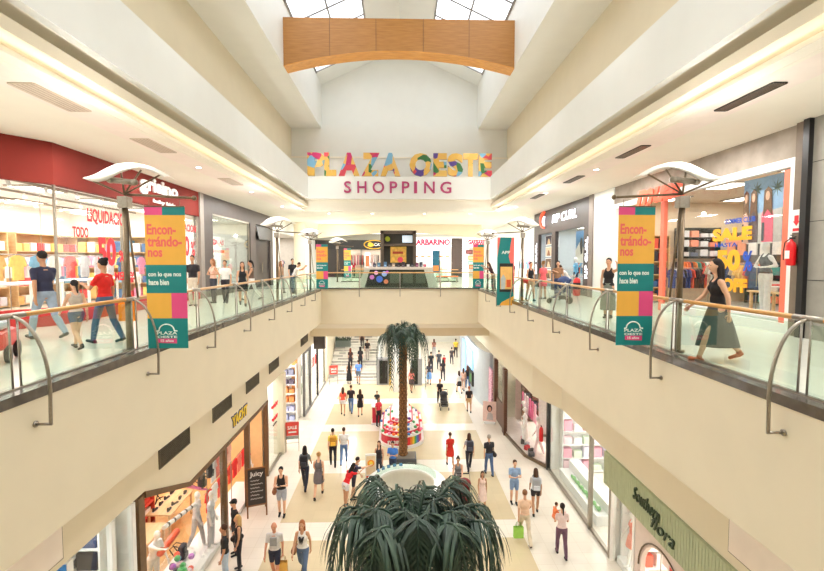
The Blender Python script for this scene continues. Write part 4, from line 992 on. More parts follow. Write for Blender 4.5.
t = thing('standing_sign', 'tall white display sign with orange artwork in front of the round counter', 'sign', (-1.1, 16.45, LZ), .12)
MB().box(-.2, .2, -.03, .03, .25, 1.62).build('board', WHITEP, t, bevel=.01); MB().box(-.22, .22, -.16, .16, 0, .03).cyl((0, 0, .03), (0, 0, .26), .03).build('stand', STEEL, t)
MB().box(-.17, .17, -.036, -.03, .3, .8).build('red_block', cm(232, 96, 60), t); MB().box(-.17, .17, -.036, -.03, .85, 1.55).build('cream_block', cm(250, 226, 190), t)
MB().cyl((0, -.03, 1.28), (0, -.042, 1.28), .13, 24).build('orange_disc', cm(248, 160, 40), t); MB().cyl((0, -.042, 1.28), (0, -.046, 1.28), .07, 20).build('yellow_disc', cm(252, 220, 90), t)
MB().tube([(-.1, -.04, .42), (0, -.04, .58), (.1, -.04, .72)], .025, 6).build('white_stroke', WHITEP, t)

# pillar and terminals behind the palm
struct('wall_pillar_lower', MB().box(-.45, .25, 29.8, 30.5, LZ, -2.8), WHITE)
t = thing('ticket_machine', 'black and grey terminal left of the white pillar on the lower floor', 'machine', (-1.25, 31.6, LZ))
MB().box(-.42, .45, 0, .5, 0, 1.9).build('cabinet', cm(150, 150, 152, rough=.4), t, bevel=.02); MB().box(-.22, .36, -.02, 0, .1, 1.75).build('dark_panel', BLACK, t); MB().box(.47, .6, .0, .2, 0, 1.9).build('yellow_panel', cm(236, 200, 90), t)
t = thing('ticket_machine', 'black and grey terminal right of the white pillar on the lower floor', 'machine', (1.15, 31.4, LZ))
MB().box(-.4, .4, 0, .5, 0, 1.9).build('cabinet', cm(150, 150, 152, rough=.4), t, bevel=.02); MB().box(-.34, .1, -.02, 0, .1, 1.75).build('dark_panel', BLACK, t)
# stairs
STW = mat('stair_light', C(232, 228, 220), .5, vary=.04); STG = mat('stair_grey', C(176, 172, 168), .5, vary=.06)
t = thing('staircase', 'wide pale staircase with grey striped risers beyond the bridge', 'staircase', (0, 0, 0))
a = MB(); g_ = MB(); rn = random.Random(5)
for i in range(26):
    y0_, z1_ = 32.6 + .32 * i, LZ + .16 * (i + 1)
    a.box(-5.28, -1.62, y0_, 32.6 + .32 * 26, z1_ - .16, z1_)
    x_ = -5.28
    while x_ < -1.7:
        L = rn.uniform(.4, 1.5); x2 = min(-1.62, x_ + L)
        if rn.random() < .62: g_.box(x_, x2, y0_ - .006, y0_, z1_ - .15, z1_ - .03)
        x_ = x2 + .02
a.build('steps', STW, t); g_.build('riser_stripes', STG, t)
struct('wall_stair_side', MB().box(-1.6, -1.45, 32.6, 42, LZ, -2.6), WHITE)
struct('wall_stair_left', MB().box(-5.5, -5.3, 32.6, 48, LZ, -2.0), CREAM)
hd = thing('planter_box', 'dark green planting at the top left of the far stairs', 'planter', (-4.6, 36.2, LZ + 1.9))
rn = random.Random(9); hb = MB()
MB().box(-.6, .6, -.2, .2, 0, .5).build('tub', cm(110, 120, 116), hd)
for i in range(160):
    p = Vector((rn.uniform(-.6, .6), rn.uniform(-.2, .2), .5)); d = Vector((rn.uniform(-.4, .4), rn.uniform(-.3, .3), 1)) * rn.uniform(.15, .35)
    hb.add([p + Vector((-.02, 0, 0)), p + Vector((.02, 0, 0)), p + d * .6 + Vector((.03, 0, 0)), p + d], [(0, 1, 2, 3)])
hb.build('foliage', LEAF, hd)

# ------------------------------------------------------------------ shops: shared builders
LITE = mat('lit_panel', (1, .97, .92), .5, emit=6.0, ecol=(1, .95, .87), vary=0)
INW = mat('shop_white', C(250, 248, 244), .6, vary=.01)
def shell(nm, x0, x1, y0, y1, zf, zc, wm=INW, fm=None, back=-1, lights=(1, 2), K=None, floor=True, sides=(True, True)):
    """room of a shop: back wall, two side walls, ceiling, optional floor, lit ceiling panels"""
    xb = x0 if back < 0 else x1; q = MB().box(xb, xb + .08, y0, y1, zf, zc) if back < 0 else MB().box(xb - .08, xb, y0, y1, zf, zc)
    struct('wall_back_' + nm, q, wm)
    struct('wall_side_' + nm, (MB().box(x0, x1, y0, y0 + .08, zf, zc) if sides[0] else MB()).add(*((MB().box(x0, x1, y1 - .08, y1, zf, zc).v, MB().box(x0, x1, y1 - .08, y1, zf, zc).f) if sides[1] else ([], []))), wm)
    struct('ceiling_' + nm, MB().box(x0, x1, y0, y1, zc, zc + .08), wm)
    if floor: struct('floor_' + nm, MB().box(x0, x1, y0, y1, zf, zf + .012), fm or UFLOOR)
    area('shop_fill', ((x0 + x1) / 2, (y0 + y1) / 2, zc - .12), ((x1 - x0) * .8, (y1 - y0) * .8), (K or K_SHOP) * (x1 - x0) * (y1 - y0), SOFT)  # broad unseen fill added below the ceiling to brighten the room
    nx, ny = lights
    for i in range(nx):
        for j in range(ny):
            cx = x0 + (x1 - x0) * (i + .5) / nx; cy = y0 + (y1 - y0) * (j + .5) / ny
            l = thing('ceiling_light', 'flat lit ceiling panel in the ' + nm.replace('_', ' '), 'ceiling light', (cx, cy, zc), group='ceiling lights of the ' + nm.replace('_', ' '))
            MB().box(-.35, .35, -.6, .6, -.03, -.006).build('diffuser', LITE, l); MB().box(-.38, .38, -.63, -.6, -.04, 0).box(-.38, .38, .6, .63, -.04, 0).box(-.38, -.35, -.6, .6, -.04, 0).box(.35, .38, -.6, .6, -.04, 0).build('frame', STEEL, l)
GARM = {}
def garment(col, kind=0):
    key = (col, kind)
    if key in GARM: return GARM[key]
    pl_ = [(-.05, .0), (.05, 0), (.2, -.05), (.28, -.28), (.2, -.31), (.16, -.2), (.17, -.66), (-.17, -.66), (-.16, -.2), (-.2, -.31), (-.28, -.28), (-.2, -.05)] if kind == 0 else \
          [(-.05, 0), (.05, 0), (.15, -.05), (.13, -.35), (.24, -.95), (-.24, -.95), (-.13, -.35), (-.15, -.05)]
    m = MB().prism(pl_, 'y', -.02, .02); me = m.mesh('garment'); me.materials.append(cm(*col, rough=.9)); GARM[key] = me; return me
RN = random.Random(21)
def rack(x, y, z, rz, L, h, cols, label, glabel, group, n=None, kind=0, wall=False):
    t = thing('clothes_rail', label, 'clothes rail', (x, y, z), rz)
    MB().cyl((0, 0, h), (0, L, h), .014, 8).build('rail', STEEL, t)
    if not wall:
        for yy in (0, L): MB().cyl((0, yy, 0), (0, yy, h), .014, 8).cyl((-.22, yy, .02), (.22, yy, .02), .014, 8).build('leg', STEEL, t)
    else:
        for yy in (0, L): MB().cyl((0, yy, h), (-.3, yy, h), .012, 8).build('bracket', STEEL, t)
    n = n or int(L / .11); c_, s_ = math.cos(rz), math.sin(rz)
    for i in range(n):
        u = (i + .5) / n * L; o = bpy.data.objects.new('garment', garment(cols[RN.randrange(len(cols))], kind)); COL.objects.link(o)
        o.location = (x - s_ * u, y + c_ * u, z + h - .03); o.rotation_euler = (0, 0, rz + RN.uniform(-.25, .25)); tag(o, glabel, 'garment', group)
def front_garments(x, y0, y1, z, n, cols, glabel, group, rz, kind=0):
    for i in range(n):
        o = bpy.data.objects.new('garment', garment(cols[RN.randrange(len(cols))], kind)); COL.objects.link(o)
        o.location = (x, y0 + (y1 - y0) * (i + .5) / n, z); o.rotation_euler = (0, 0, rz); tag(o, glabel, 'garment', group)
def shelf_unit(x, y, z, L, H, D, nsh, m, label, face=1, cols=None, gl=None, group=None, per=5):
    """open shelving along y; face=+1 opens towards +x"""
    t = thing('shelf_unit', label, 'shelves', (x, y, z)); x0, x1 = sorted((0, face * D))
    MB().box(x0, x1, 0, .04, 0, H).build('side_panel', m, t); MB().box(x0, x1, L - .04, L, 0, H).build('side_panel', m, t)
    xb0, xb1 = sorted((0, face * .02)); MB().box(xb0, xb1, .04, L - .04, 0, H).build('back_panel', m, t)
    for i in range(nsh + 1):
        zz = .05 + (H - .09) * i / nsh; MB().box(x0, x1, .04, L - .04, zz, zz + .03).build('shelf', m, t)
    if cols:
        for i in range(nsh):
            zz = .05 + (H - .09) * i / nsh + .03; hh = (H - .09) / nsh - .03
            for j in range(per):
                w_ = (L - .08) / per; hgt = min(hh * RN.uniform(.4, .8), .3)
                o = MB().box(x + face * D * .5 - D * .38, x + face * D * .5 + D * .38, y + .04 + j * w_ + w_ * .1, y + .04 + j * w_ + w_ * .9, z + zz, z + zz + hgt).build('folded_stack', cm(*cols[RN.randrange(len(cols))], rough=.9), bevel=.015)
                tag(o, gl, 'folded clothes', group)
    return t
def shelf_facing(x, y, z, L, H, D, nsh, m, label, cols, gl, group, per=6):
    """open shelving along x whose open side faces -y"""
    t = thing('shelf_unit', label, 'shelves', (x, y, z))
    MB().box(0, .04, -D, 0, 0, H).build('side_panel', m, t); MB().box(L - .04, L, -D, 0, 0, H).build('side_panel', m, t); MB().box(.04, L - .04, -.02, 0, 0, H).build('back_panel', m, t)
    for i in range(nsh + 1):
        zz = .05 + (H - .09) * i / nsh; MB().box(.04, L - .04, -D, -.02, zz, zz + .03).build('shelf', m, t)
        if i == nsh: break
        hh = (H - .09) / nsh - .03
        for j in range(per):
            w_ = (L - .08) / per; hg = hh * RN.uniform(.45, .85)
            o = MB().box(x + .04 + (j + .1) * w_, x + .04 + (j + .9) * w_, y - D + .04, y - .05, z + zz + .03, z + zz + .03 + hg).build('folded_stack', cm(*cols[RN.randrange(len(cols))], rough=.9), bevel=.015); tag(o, gl, 'folded clothes', group)
    return t
def table(x, y, z, w, d, h, m, label, name='display_table'):
    t = thing(name, label, 'table', (x, y, z)); MB().box(-w / 2, w / 2, -d / 2, d / 2, h - .05, h).build('tabletop', m, t, bevel=.01)
    for a in (-1, 1):
        for b_ in (-1, 1): MB().box(a * (w / 2 - .08) - .03, a * (w / 2 - .08) + .03, b_ * (d / 2 - .08) - .03, b_ * (d / 2 - .08) + .03, 0, h - .05).build('leg', m, t)
    return t

# ------------------------------------------------------------------ upper left: red children's clothes shop
REDF = mat('shop_red', C(118, 26, 10), .85, vary=.03, scale=2); REDB = cm(186, 40, 40, rough=.5)
X = -8.5
t = thing('shop_fascia', 'wide red shop fascia with white lettering on the left gallery', 'shop sign', (0, 0, 0))
MB().box(-8.7, X, 11.4, 19.4, 3.48, 4.5).build('fascia_board', REDF, t)
MB().add([(X, 11.4, 3.48), (-10.2, 9.1, 3.48), (-10.2, 9.1, 4.5), (X, 11.4, 4.5), (-8.7, 11.4, 3.48), (-10.4, 9.1, 3.48), (-10.4, 9.1, 4.5), (-8.7, 11.4, 4.5)], [(0, 1, 2, 3), (7, 6, 5, 4), (0, 4, 5, 1), (3, 2, 6, 7)]).build('angled_fascia', REDF, t)
letters('lettering', 'grisino', WHITEP, (X, 16.3, 4.12), (0, 1, 0), (0, 0, 1), t, w=2.5, h=.60, bold=.035, ext=.05)
letters('lettering', 'baby kids', WHITEP, (X, 16.6, 3.66), (0, 1, 0), (0, 0, 1), t, w=1.5, h=.16, bold=.02, ext=.04)
t = thing('storefront', 'glazed front of the red shop with red sale lettering', 'shop front', (X, 0, 0))
MB().box(-.12, .02, 11.4, 19.3, 0, .45).add([(0, 11.4, 0), (-1.7, 9.1, 0), (-1.7, 9.1, .45), (0, 11.4, .45), (-.12, 11.4, 0), (-1.82, 9.1, 0), (-1.82, 9.1, .45), (-.12, 11.4, .45)], [(0, 1, 2, 3), (7, 6, 5, 4), (3, 2, 6, 7)]).build('red_plinth', REDB, t)
ys_ = [11.45, 14.1, 16.2, 17.6, 19.3]
for a, b_ in zip(ys_, ys_[1:]): MB().box(-.05, -.04, a + .03, b_ - .03, .45, 3.48).build('glass_pane', GLASS, t)
for a in ys_: MB().box(-.07, -.02, a - .025, a + .025, .45, 3.48).build('mullion', STEEL, t)
MB().add([(-.05, 11.4, .45), (-1.75, 9.1, .45), (-1.75, 9.1, 3.48), (-.05, 11.4, 3.48)], [(0, 1, 2, 3)]).build('angled_glass', GLASS, t)
RL = mat('sale_red', C(226, 34, 48), .5)
def win_txt(txt, yc, zc, w, h, m, parent, x=-.02, side=-1, bold=.02, shear=0):
    R = (0, 1, 0) if side < 0 else (0, -1, 0); return letters('lettering', txt, m, (x, yc, zc), R, (0, 0, 1), parent, w=w, h=h, bold=bold, ext=.006, shear=shear)
win_txt('LIQUIDACION', 13.5, 2.83, 1.85, .44, RL, t, bold=.03); win_txt('TODO', 12.3, 2.37, .6, .28, RL, t, bold=.03); win_txt('50', 13.36, 1.87, .80, .84, RL, t, bold=.04)
win_txt('%', 14.06, 1.75, .3, .35, RL, t, bold=.03); win_txt('MENOS', 14.2, 1.14, 1.05, .26, RL, t, bold=.03)
win_txt('LIQUIDACION', 18.1, 2.9, 2.0, .36, RL, t, bold=.03); win_txt('50', 18.1, 2.2, .8, .8, RL, t, bold=.04); win_txt('%', 18.8, 2.1, .35, .6, RL, t, bold=.03)
shell('red_shop', -13.9, -8.72, 11.5, 19.4, 0, 3.6, lights=(2, 3), floor=False, sides=(False, True), K=9)
shell('red_shop_corner', -13.9, -10.45, 8.2, 11.5, 0, 3.6, lights=(1, 1), floor=False, sides=(True, False), K=9)
struct('ceiling_red_shop_splay', MB().prism([(-10.45, 9.3), (-8.8, 11.5), (-10.45, 11.5)], 'z', 3.6, 3.68), INW)
kc = [(236, 90, 90), (246, 190, 120), (250, 240, 230), (130, 180, 210), (240, 150, 180), (90, 120, 160), (250, 214, 120), (210, 210, 214)]
t = table(-10.6, 12.1, 0, 1.0, 3.4, 1.0, INW, 'long white display counter inside the red shop, nearer one'); table(-10.6, 16.4, 0, 1.0, 3.0, 1.0, INW, 'long white display counter inside the red shop, farther one')
for i in range(3): shelf_unit(-13.75, 9.4 + i * 3.3, .0, 3.0, 2.6, .45, 4, OAK, 'oak wall shelves in the red shop, ' + ('first from the front', 'middle bay', 'far bay')[i], 1, kc, 'folded childrens clothes on the oak shelves of the red shop', 'folded clothes in the red shop', 9)
rack(-12.2, 10.2, 0, 0, 3.2, 1.75, kc, 'steel clothes rail in the red shop, nearer', 'small childrens garment hanging inside the red shop', 'garments in the red shop', 24)
rack(-12.2, 14.4, 0, 0, 3.2, 1.75, kc, 'steel clothes rail in the red shop, farther', 'small childrens garment hanging inside the red shop', 'garments in the red shop', 24)
front_garments(-10.1, 10.6, 18.2, 1.75, 12, kc, 'childrens garment on display above the white counter', 'garments above the counters of the red shop', PI / 2)
t = thing('ceiling_rail', 'suspended steel bar carrying the displayed garments in the red shop', 'rail', (-10.1, 0, 0)); MB().cyl((0, 10.4, 1.77), (0, 18.4, 1.77), .015, 8).build('bar', STEEL, t)
for yy in (10.5, 13, 15.7, 18.3): MB().cyl((0, yy, 1.77), (0, yy, 3.6), .008, 6).build('hanger_rod', STEEL, t)
shelf_facing(-13.7, 19.3, 0, 3.4, 2.6, .4, 4, OAK, 'oak shelves facing us on the end wall of the red shop', kc, 'folded childrens clothes on the end wall of the red shop', 'folded clothes on the red shop end wall', 9)
for i in range(3):
    t = thing('spotlight_track', 'ceiling spotlight track in the red shop, ' + ('front', 'middle', 'rear')[i] + ' one', 'lamp', (-9.4 - i * 1.5, 0, 3.5)); MB().box(-.02, .02, 9.5, 19, .04, .1).build('track', STEEL, t)
    for j in range(8): MB().cyl((0, 10 + j * 1.15, .04), (0.05, 10 + j * 1.15, -.1), .045, 10).build('spot', WHITEP, t)
# pilaster and dark shop
DG = mat('dark_taupe', C(82, 72, 68), .5, vary=.06, scale=3)
struct('wall_pilaster_left', MB().box(-8.7, -8.44, 19.4, 19.75, 0, 4.5), mat('taupe_light', C(150, 140, 132), .5))
t = thing('storefront', 'dark taupe shop front with one large window and a door on the left gallery', 'shop front', (X, 0, 0))
MB().box(-.15, .04, 19.75, 30.3, 3.76, 4.5).box(-.15, .04, 19.75, 20.7, 0, 3.76).box(-.15, .04, 20.7, 25.8, 0, .28).box(-.15, .04, 25.8, 26.8, 0, 3.76).box(-.15, .04, 29.7, 30.3, 0, 3.76).build('dark_surround', DG, t)
MB().box(-.06, -.04, 20.7, 25.8, .28, 3.76).build('glass_pane', glass('mirror_glass', (.96, .98, .97), .12), t)
MB().box(-.08, .0, 20.7, 20.78, .28, 3.76).box(-.08, 0, 25.72, 25.8, .28, 3.76).box(-.08, 0, 20.78, 25.72, 3.68, 3.76).build('window_frame', STEEL, t)
MB().add([(.04, 26.85, 3.7), (.04, 29.65, 3.7), (.22, 29.65, 2.9), (.22, 26.85, 2.9), (.0, 26.85, 3.66), (.0, 29.65, 3.66), (.18, 29.65, 2.88), (.18, 26.85, 2.88)], [(0, 1, 2, 3), (7, 6, 5, 4), (0, 4, 5, 1), (1, 5, 6, 2), (2, 6, 7, 3), (3, 7, 4, 0)]).build('awning', BLACK, t)
MB().box(-.1, -.06, 26.8, 29.7, 0, 3.7).build('door_leaf', mat('door_dark', C(44, 36, 34), .4), t)
MB().cyl((0, 28.1, .9), (0, 28.1, 1.5), .02, 8).build('door_handle', STEEL, t)
shell('dark_shop', -12.5, -8.65, 19.8, 26.4, 0, 3.9, wm=mat('shop_grey_wall', C(200, 198, 194), .6), lights=(1, 3), floor=False, K=5)
t = thing('sale_poster', 'white poster with red lettering in the window of the dark shop', 'poster', (-9.4, 23.4, 1.9)); MB().box(-.02, 0, -1.1, 1.1, 0, .95).build('board', WHITEP, t)
letters('lettering', 'REBAJAS', RL, (0, 0, .62), (0, 1, 0), (0, 0, 1), t, w=1.9, h=.34, bold=.03, ext=.005)
MB().box(0, .01, -1.0, 1.0, .12, .28).build('red_stripe', RL, t)
person('white window mannequin in a pale blouse in the dark shop, left one', -9.3, 21.7, 1.75, -90, 'stand', 'tee', (240, 236, 232), 'midskirt', (244, 242, 240), 'none', z=.02, cat='mannequin', name='mannequin', mannequin=True, fem=True)
person('white window mannequin in a pink top in the dark shop, right one', -9.3, 24.9, 1.75, -90, 'slow', 'tee', (236, 170, 180), 'jeans', (200, 206, 214), 'none', z=.02, cat='mannequin', name='mannequin', mannequin=True, fem=True)
front_garments(-12.2, 20.2, 26, 1.9, 8, [(240, 236, 230), (200, 190, 190), (232, 170, 170), (60, 60, 70)], 'garment on the back wall of the dark shop', 'garments on the back wall of the dark shop', PI / 2)
struct('wall_left', MB().box(-8.7, -8.5, 30.3, 32.2, 0, 4.5).box(-8.7, -8.5, 39.5, YE, 0, 4.5).box(-8.7, -8.5, 32.2, 39.5, 3.6, 4.5).box(-10.4, -10.2, Y0, 9.1, 0, 4.5), WHITE)
shell('far_left_shop', -12.5, -8.7, 31, 40, 0, 3.6, wm=mat('shop_greige_wall', C(190, 182, 174), .6), K=7, lights=(1, 3), floor=False)
rack(-10.0, 33, 0, 0, 5.5, 1.7, [(232, 228, 224), (60, 60, 70), (200, 90, 90), (150, 170, 190)], 'clothes rail in the far left white shop', 'garment on the rail of the far left white shop', 'garments in the far left shop', 26)
struct('wall_column', MB().prism([(-7.6 + .42 * math.cos(2 * PI * i / 24), 34.4 + .42 * math.sin(2 * PI * i / 24)) for i in range(24)], 'z', 0, 4.5), CREAM)

# ------------------------------------------------------------------ upper right: sale shop
X = 8.5
CONC = mat('grey_plaster', C(150, 138, 126), .8, vary=.14, scale=2.2, bump=.1)
t = thing('storefront', 'wide shop front with grey plaster fascia and white frame on the right gallery', 'shop front', (X, 0, 0))
MB().box(-.02, .15, 9.5, 17.7, 3.82, 4.5).build('plaster_fascia', CONC, t)
MB().box(-.06, .1, 9.45, 9.62, 0, 3.82).box(-.06, .1, 9.62, 17.7, 3.64, 3.82).box(-.06, .1, 17.55, 17.7, 0, 3.64).box(-.06, .1, 9.62, 14.3, 0, .22).build('white_frame', WHITEP, t)
CRL = mat('coral_panel', C(240, 120, 92), .5)
MB().box(0, .06, 9.66, 9.84, .22, 3.6).build('coral_strip', CRL, t); MB().box(-.03, .08, 14.3, 14.5, 0, 3.64).build('coral_strip', CRL, t); MB().box(.02, .1, 15.4, 15.5, 0, 3.64).build('coral_strip', CRL, t)
for a, b_ in ((9.84, 12.1), (12.12, 14.3)): MB().box(.04, .05, a, b_, .22, 3.64).build('glass_pane', GLASS, t)
OY = mat('sale_yellow', C(250, 176, 24), .5); OB = mat('sale_blue', C(36, 84, 190), .5)
win_txt('SUMMER CLUB', 11.15, 2.62, 1.0, .13, OB, t, .03, 1); win_txt('SALE', 11.42, 2.29, 1.38, .34, OY, t, .03, 1, .06)
win_txt('HASTA', 11.6, 2.02, .8, .11, OB, t, .03, 1); win_txt('50', 11.5, 1.62, .85, .56, OY, t, .03, 1, .06); win_txt('%', 10.84, 1.60, .3, .5, OB, t, .03, 1, .03); win_txt('OFF', 11.25, .98, .85, .36, OY, t, .03, 1, .06)
t = thing('shop_sign', 'slanted coral lettering sign projecting above the entrance of the sale shop', 'shop sign', (8.3, 14.2, 3.62))
MB().cyl((.2, 0, .1), (0, 0, .1), .02).build('bracket', STEEL, t)
letters('lettering', 'muaa', mat('sign_coral', C(226, 92, 66), .45, emit=.3), (-.05, 0, .1), (.35, -1, 0.06), (0, 0, 1), t, w=1.75, h=.5, bold=.04, ext=.06, shear=.3)
shell('sale_shop', 8.68, 13.9, 9.3, 17.8, 0, 3.9, wm=mat('shop_cream', C(226, 204, 176), .6, vary=.02), back=1, lights=(2, 3), floor=False, K=5.5)
# big poster of two women at the beach in the window
t = thing('window_poster', 'large beach poster with two long-haired women in the sale shop window', 'poster', (8.85, 10.85, 2.06)); W_, H_ = 1.2, 1.58
def pz(poly, d, m, nm): MB().prism([(-(u - .5) * W_, v * H_) for u, v in poly], 'x', -.006 * d - .006, -.006 * d).build(nm, m, t)
MB().box(0, .03, -W_ / 2, W_ / 2, 0, H_).build('board', cm(150, 184, 220), t)
pz([(0, 0), (1, 0), (1, .5), (0, .42)], 1, cm(206, 200, 196), 'sand_picture')
for (cx, cy) in ((.35, .82), (.85, .8)):
    for q in range(9):
        a = math.radians(q * 40); pz([(cx, cy - .02), (cx + .16 * math.cos(a), cy + .13 * math.sin(a)), (cx + .03 * math.cos(a + .5), cy + .03 * math.sin(a + .5) + .02)], 2, cm(96, 110, 104), 'palm_picture')
def fig(cx, dr, s=1):
    pz([(cx - .11 * s, .0), (cx + .13 * s, 0), (cx + .12 * s, .4), (cx + .07 * s, .56), (cx - .07 * s, .56), (cx - .13 * s, .4)], 3, cm(*dr), 'dress_picture')
    pz([(cx - .09 * s, .4), (cx - .08 * s, .78), (cx, .84), (cx + .08 * s, .78), (cx + .1 * s, .4), (cx, .5)], 4, cm(112, 76, 52), 'hair_picture')
    pz([(cx + .042 * math.cos(a * PI / 6) * s, .7 + .07 * math.sin(a * PI / 6)) for a in range(12)], 5, cm(226, 176, 148), 'face_picture')
    pz([(cx - .1 * s, .02), (cx - .05 * s, .02), (cx - .05 * s, .3), (cx - .1 * s, .3)], 6, cm(50, 52, 70), 'dark_clothes_picture')  # dark strip of clothing printed on the figure
fig(.3, (90, 66, 74)); fig(.66, (230, 90, 120), 1.15); fig(.1, (226, 176, 150), .8)
person('white mannequin in pale trousers and dark crop top in the sale shop window', 9.0, 10.85, 1.78, 90, 'hips', 'tank', (60, 60, 64), 'pants', (222, 222, 220), 'none', z=.3, cat='mannequin', name='mannequin', mannequin=True, fem=True)
t = thing('display_plinth', 'low white plinth in the sale shop window', 'plinth', (8.95, 11.9, 0)); MB().box(-.28, .5, -2.2, 2.3, 0.0, .3).build('plinth_block', WHITEP, t, bevel=.01)
sc_ = [(240, 130, 90), (240, 236, 230), (60, 70, 110), (90, 160, 150), (232, 190, 110), (210, 80, 70), (40, 40, 46), (190, 170, 150)]
shelf_unit(13.8, 11.2, 0, 2.6, 2.6, .5, 5, BLACK, 'black shelves with folded shirts on the back wall of the sale shop, nearer', -1, sc_, 'folded shirts on the black shelves of the sale shop', 'folded shirts in the sale shop', 5)
shelf_unit(13.8, 14.4, 0, 2.6, 2.6, .5, 5, BLACK, 'black shelves with folded shirts on the back wall of the sale shop, farther', -1, sc_, 'folded shirts on the black shelves of the sale shop', 'folded shirts in the sale shop', 5)
rack(10.2, 12.6, 0, 0, 2.0, 1.5, sc_, 'clothes rail near the sale shop window', 'garment hanging on the rails of the sale shop', 'garments in the sale shop', 15)
rack(11.6, 14.0, 0, 0, 2.4, 1.55, sc_, 'clothes rail in the middle of the sale shop', 'garment hanging on the rails of the sale shop', 'garments in the sale shop', 18)
rack(12.6, 10.2, 0, 0, 2.6, 2.2, sc_, 'tall clothes rail at the rear of the sale shop', 'garment hanging on the rails of the sale shop', 'garments in the sale shop', 18)
front_garments(11.2, 12.4, 15.2, 2.45, 6, [(44, 44, 50), (240, 236, 230), (240, 160, 120)], 'shirt displayed on the dark panel in the sale shop', 'shirts displayed on the panel', -PI / 2)
t = thing('garment_backdrop', 'dark panel behind displayed shirts in the sale shop', 'panel', (11.3, 12.3, 0)); MB().box(0, .06, 0, 3.0, 1.55, 2.55).build('board', mat('panel_dark', C(84, 76, 74), .6), t); MB().cyl((.03, .1, 0), (.03, .1, 1.55), .03).cyl((.03, 2.9, 0), (.03, 2.9, 1.55), .03).build('stand', STEEL, t)
table(10.0, 11.6, 0, .8, 1.2, .8, OAK, 'oak display table near the sale shop window')
for i in range(4):
    o = MB().box(9.75, 10.2, 11.1 + i * .27, 11.33 + i * .27, .8, .9 + .04 * (i % 3)).build('folded_stack', cm(*[(40, 50, 84), (230, 226, 220), (206, 70, 60), (60, 80, 120)][i]), bevel=.02); tag(o, ('navy', 'white', 'red', 'blue')[i] + ' folded clothes on the oak table of the sale shop', 'folded clothes')
shelf_facing(10.9, 17.68, 1.7, 1.6, 1.2, .4, 3, BLACK, 'black wall shelves with pale folded shirts at the end of the sale shop', [(240, 236, 230), (246, 150, 120), (230, 226, 224), (90, 96, 120)], 'folded shirt on the black wall shelves facing us in the sale shop', 'shirts on the black wall shelves', 4)
shelf_facing(9.0, 17.68, .0, 1.5, 2.6, .4, 5, OAK, 'oak shelves with coloured clothes left of the black shelves, sale shop', [(50, 46, 50), (190, 140, 90), (60, 90, 130), (200, 80, 60)], 'folded clothes on the oak shelves at the end of the sale shop', 'clothes on the end oak shelves', 4)
rack(10.6, 17.1, 0, -PI / 2, 2.8, 1.6, [(240, 130, 60), (250, 170, 120), (240, 236, 230), (90, 160, 140), (214, 80, 60), (60, 50, 50)], 'clothes rail below the black wall shelves of the sale shop', 'garment on the rail below the black wall shelves', 'garments below the black shelves', 30)
rack(9.4, 15.4, 0, -PI / 2, 2.0, 1.35, [(240, 130, 60), (60, 70, 120), (240, 236, 230), (214, 80, 60), (60, 50, 50)], 'low clothes rail just inside the entrance of the sale shop', 'garment on the low rail inside the entrance of the sale shop', 'garments on the low entrance rail', 18)
# pillar, black strip, grey cladding, extinguisher
struct('wall_right_pillar', MB().box(8.38, 8.7, 9.2, 9.45, 0, 4.5), mat('pillar_taupe', C(120, 104, 88), .6, vary=.06))
struct('trim_11', MB().box(8.30, 8.7, 9.06, 9.2, 0, 4.5), BLACK)
struct('wall_right_cladding', MB().box(8.4, 8.7, Y0, 9.06, 0, 4.5), mat('grey_cladding', C(150, 146, 138), .5, vary=.04))
for z_ in (1.2, 2.4, 3.6): struct('trim_12', MB().box(8.392, 8.4, Y0, 9.06, z_, z_ + .012), BLACK)
t = thing('fire_extinguisher', 'red fire extinguisher mounted on the taupe pillar at the right', 'fire extinguisher', (8.27, 9.33, 1.5))
MB().lathe([(.02, 0), (.085, .01), (.09, .04), (.09, .42), (.075, .48), (.03, .52), (.028, .56)], n=20).build('cylinder_body', cm(214, 24, 30, rough=.3), t, smooth=True)
MB().box(-.015, .015, -.08, .04, .56, .60).obox((0, -.04, .63), .02, .14, .015, rx=.25).build('valve_handle', BLACK, t); MB().tube([(0, .03, .57), (-.05, .1, .5), (-.07, .11, .3), (-.08, .09, .12)], .012, 8).build('hose', BLACK, t)
MB().box(.085, .11, -.06, .06, .1, .4).build('wall_bracket', STEEL, t); MB().box(-.092, -.06, -.05, .05, .15, .32).build('white_label', WHITEP, t)
t = thing('safety_sign', 'white sign with red pictogram above the fire extinguisher', 'sign', (8.37, 9.33, 2.2)); MB().box(-.01, 0, -.1, .12, 0, .48).build('board', WHITEP, t)
MB().prism([(-.05, .36), (.05, .36), (.05, .24), (.08, .24), (0, .14), (-.08, .24), (-.05, .24)], 'x', -.014, -.01).build('red_arrow', RL, t); MB().box(-.014, -.01, -.08, .08, .03, .09).build('red_bar', RL, t)
struct('wall_right', MB().box(8.44, 8.7, 17.7, 19.5, 0, 4.5).box(8.5, 8.7, 28.3, 29.2, 0, 4.5).box(8.5, 8.7, 29.2, 38, 3.6, 4.5).box(8.5, 8.7, 38, YE, 0, 4.5), WHITE)

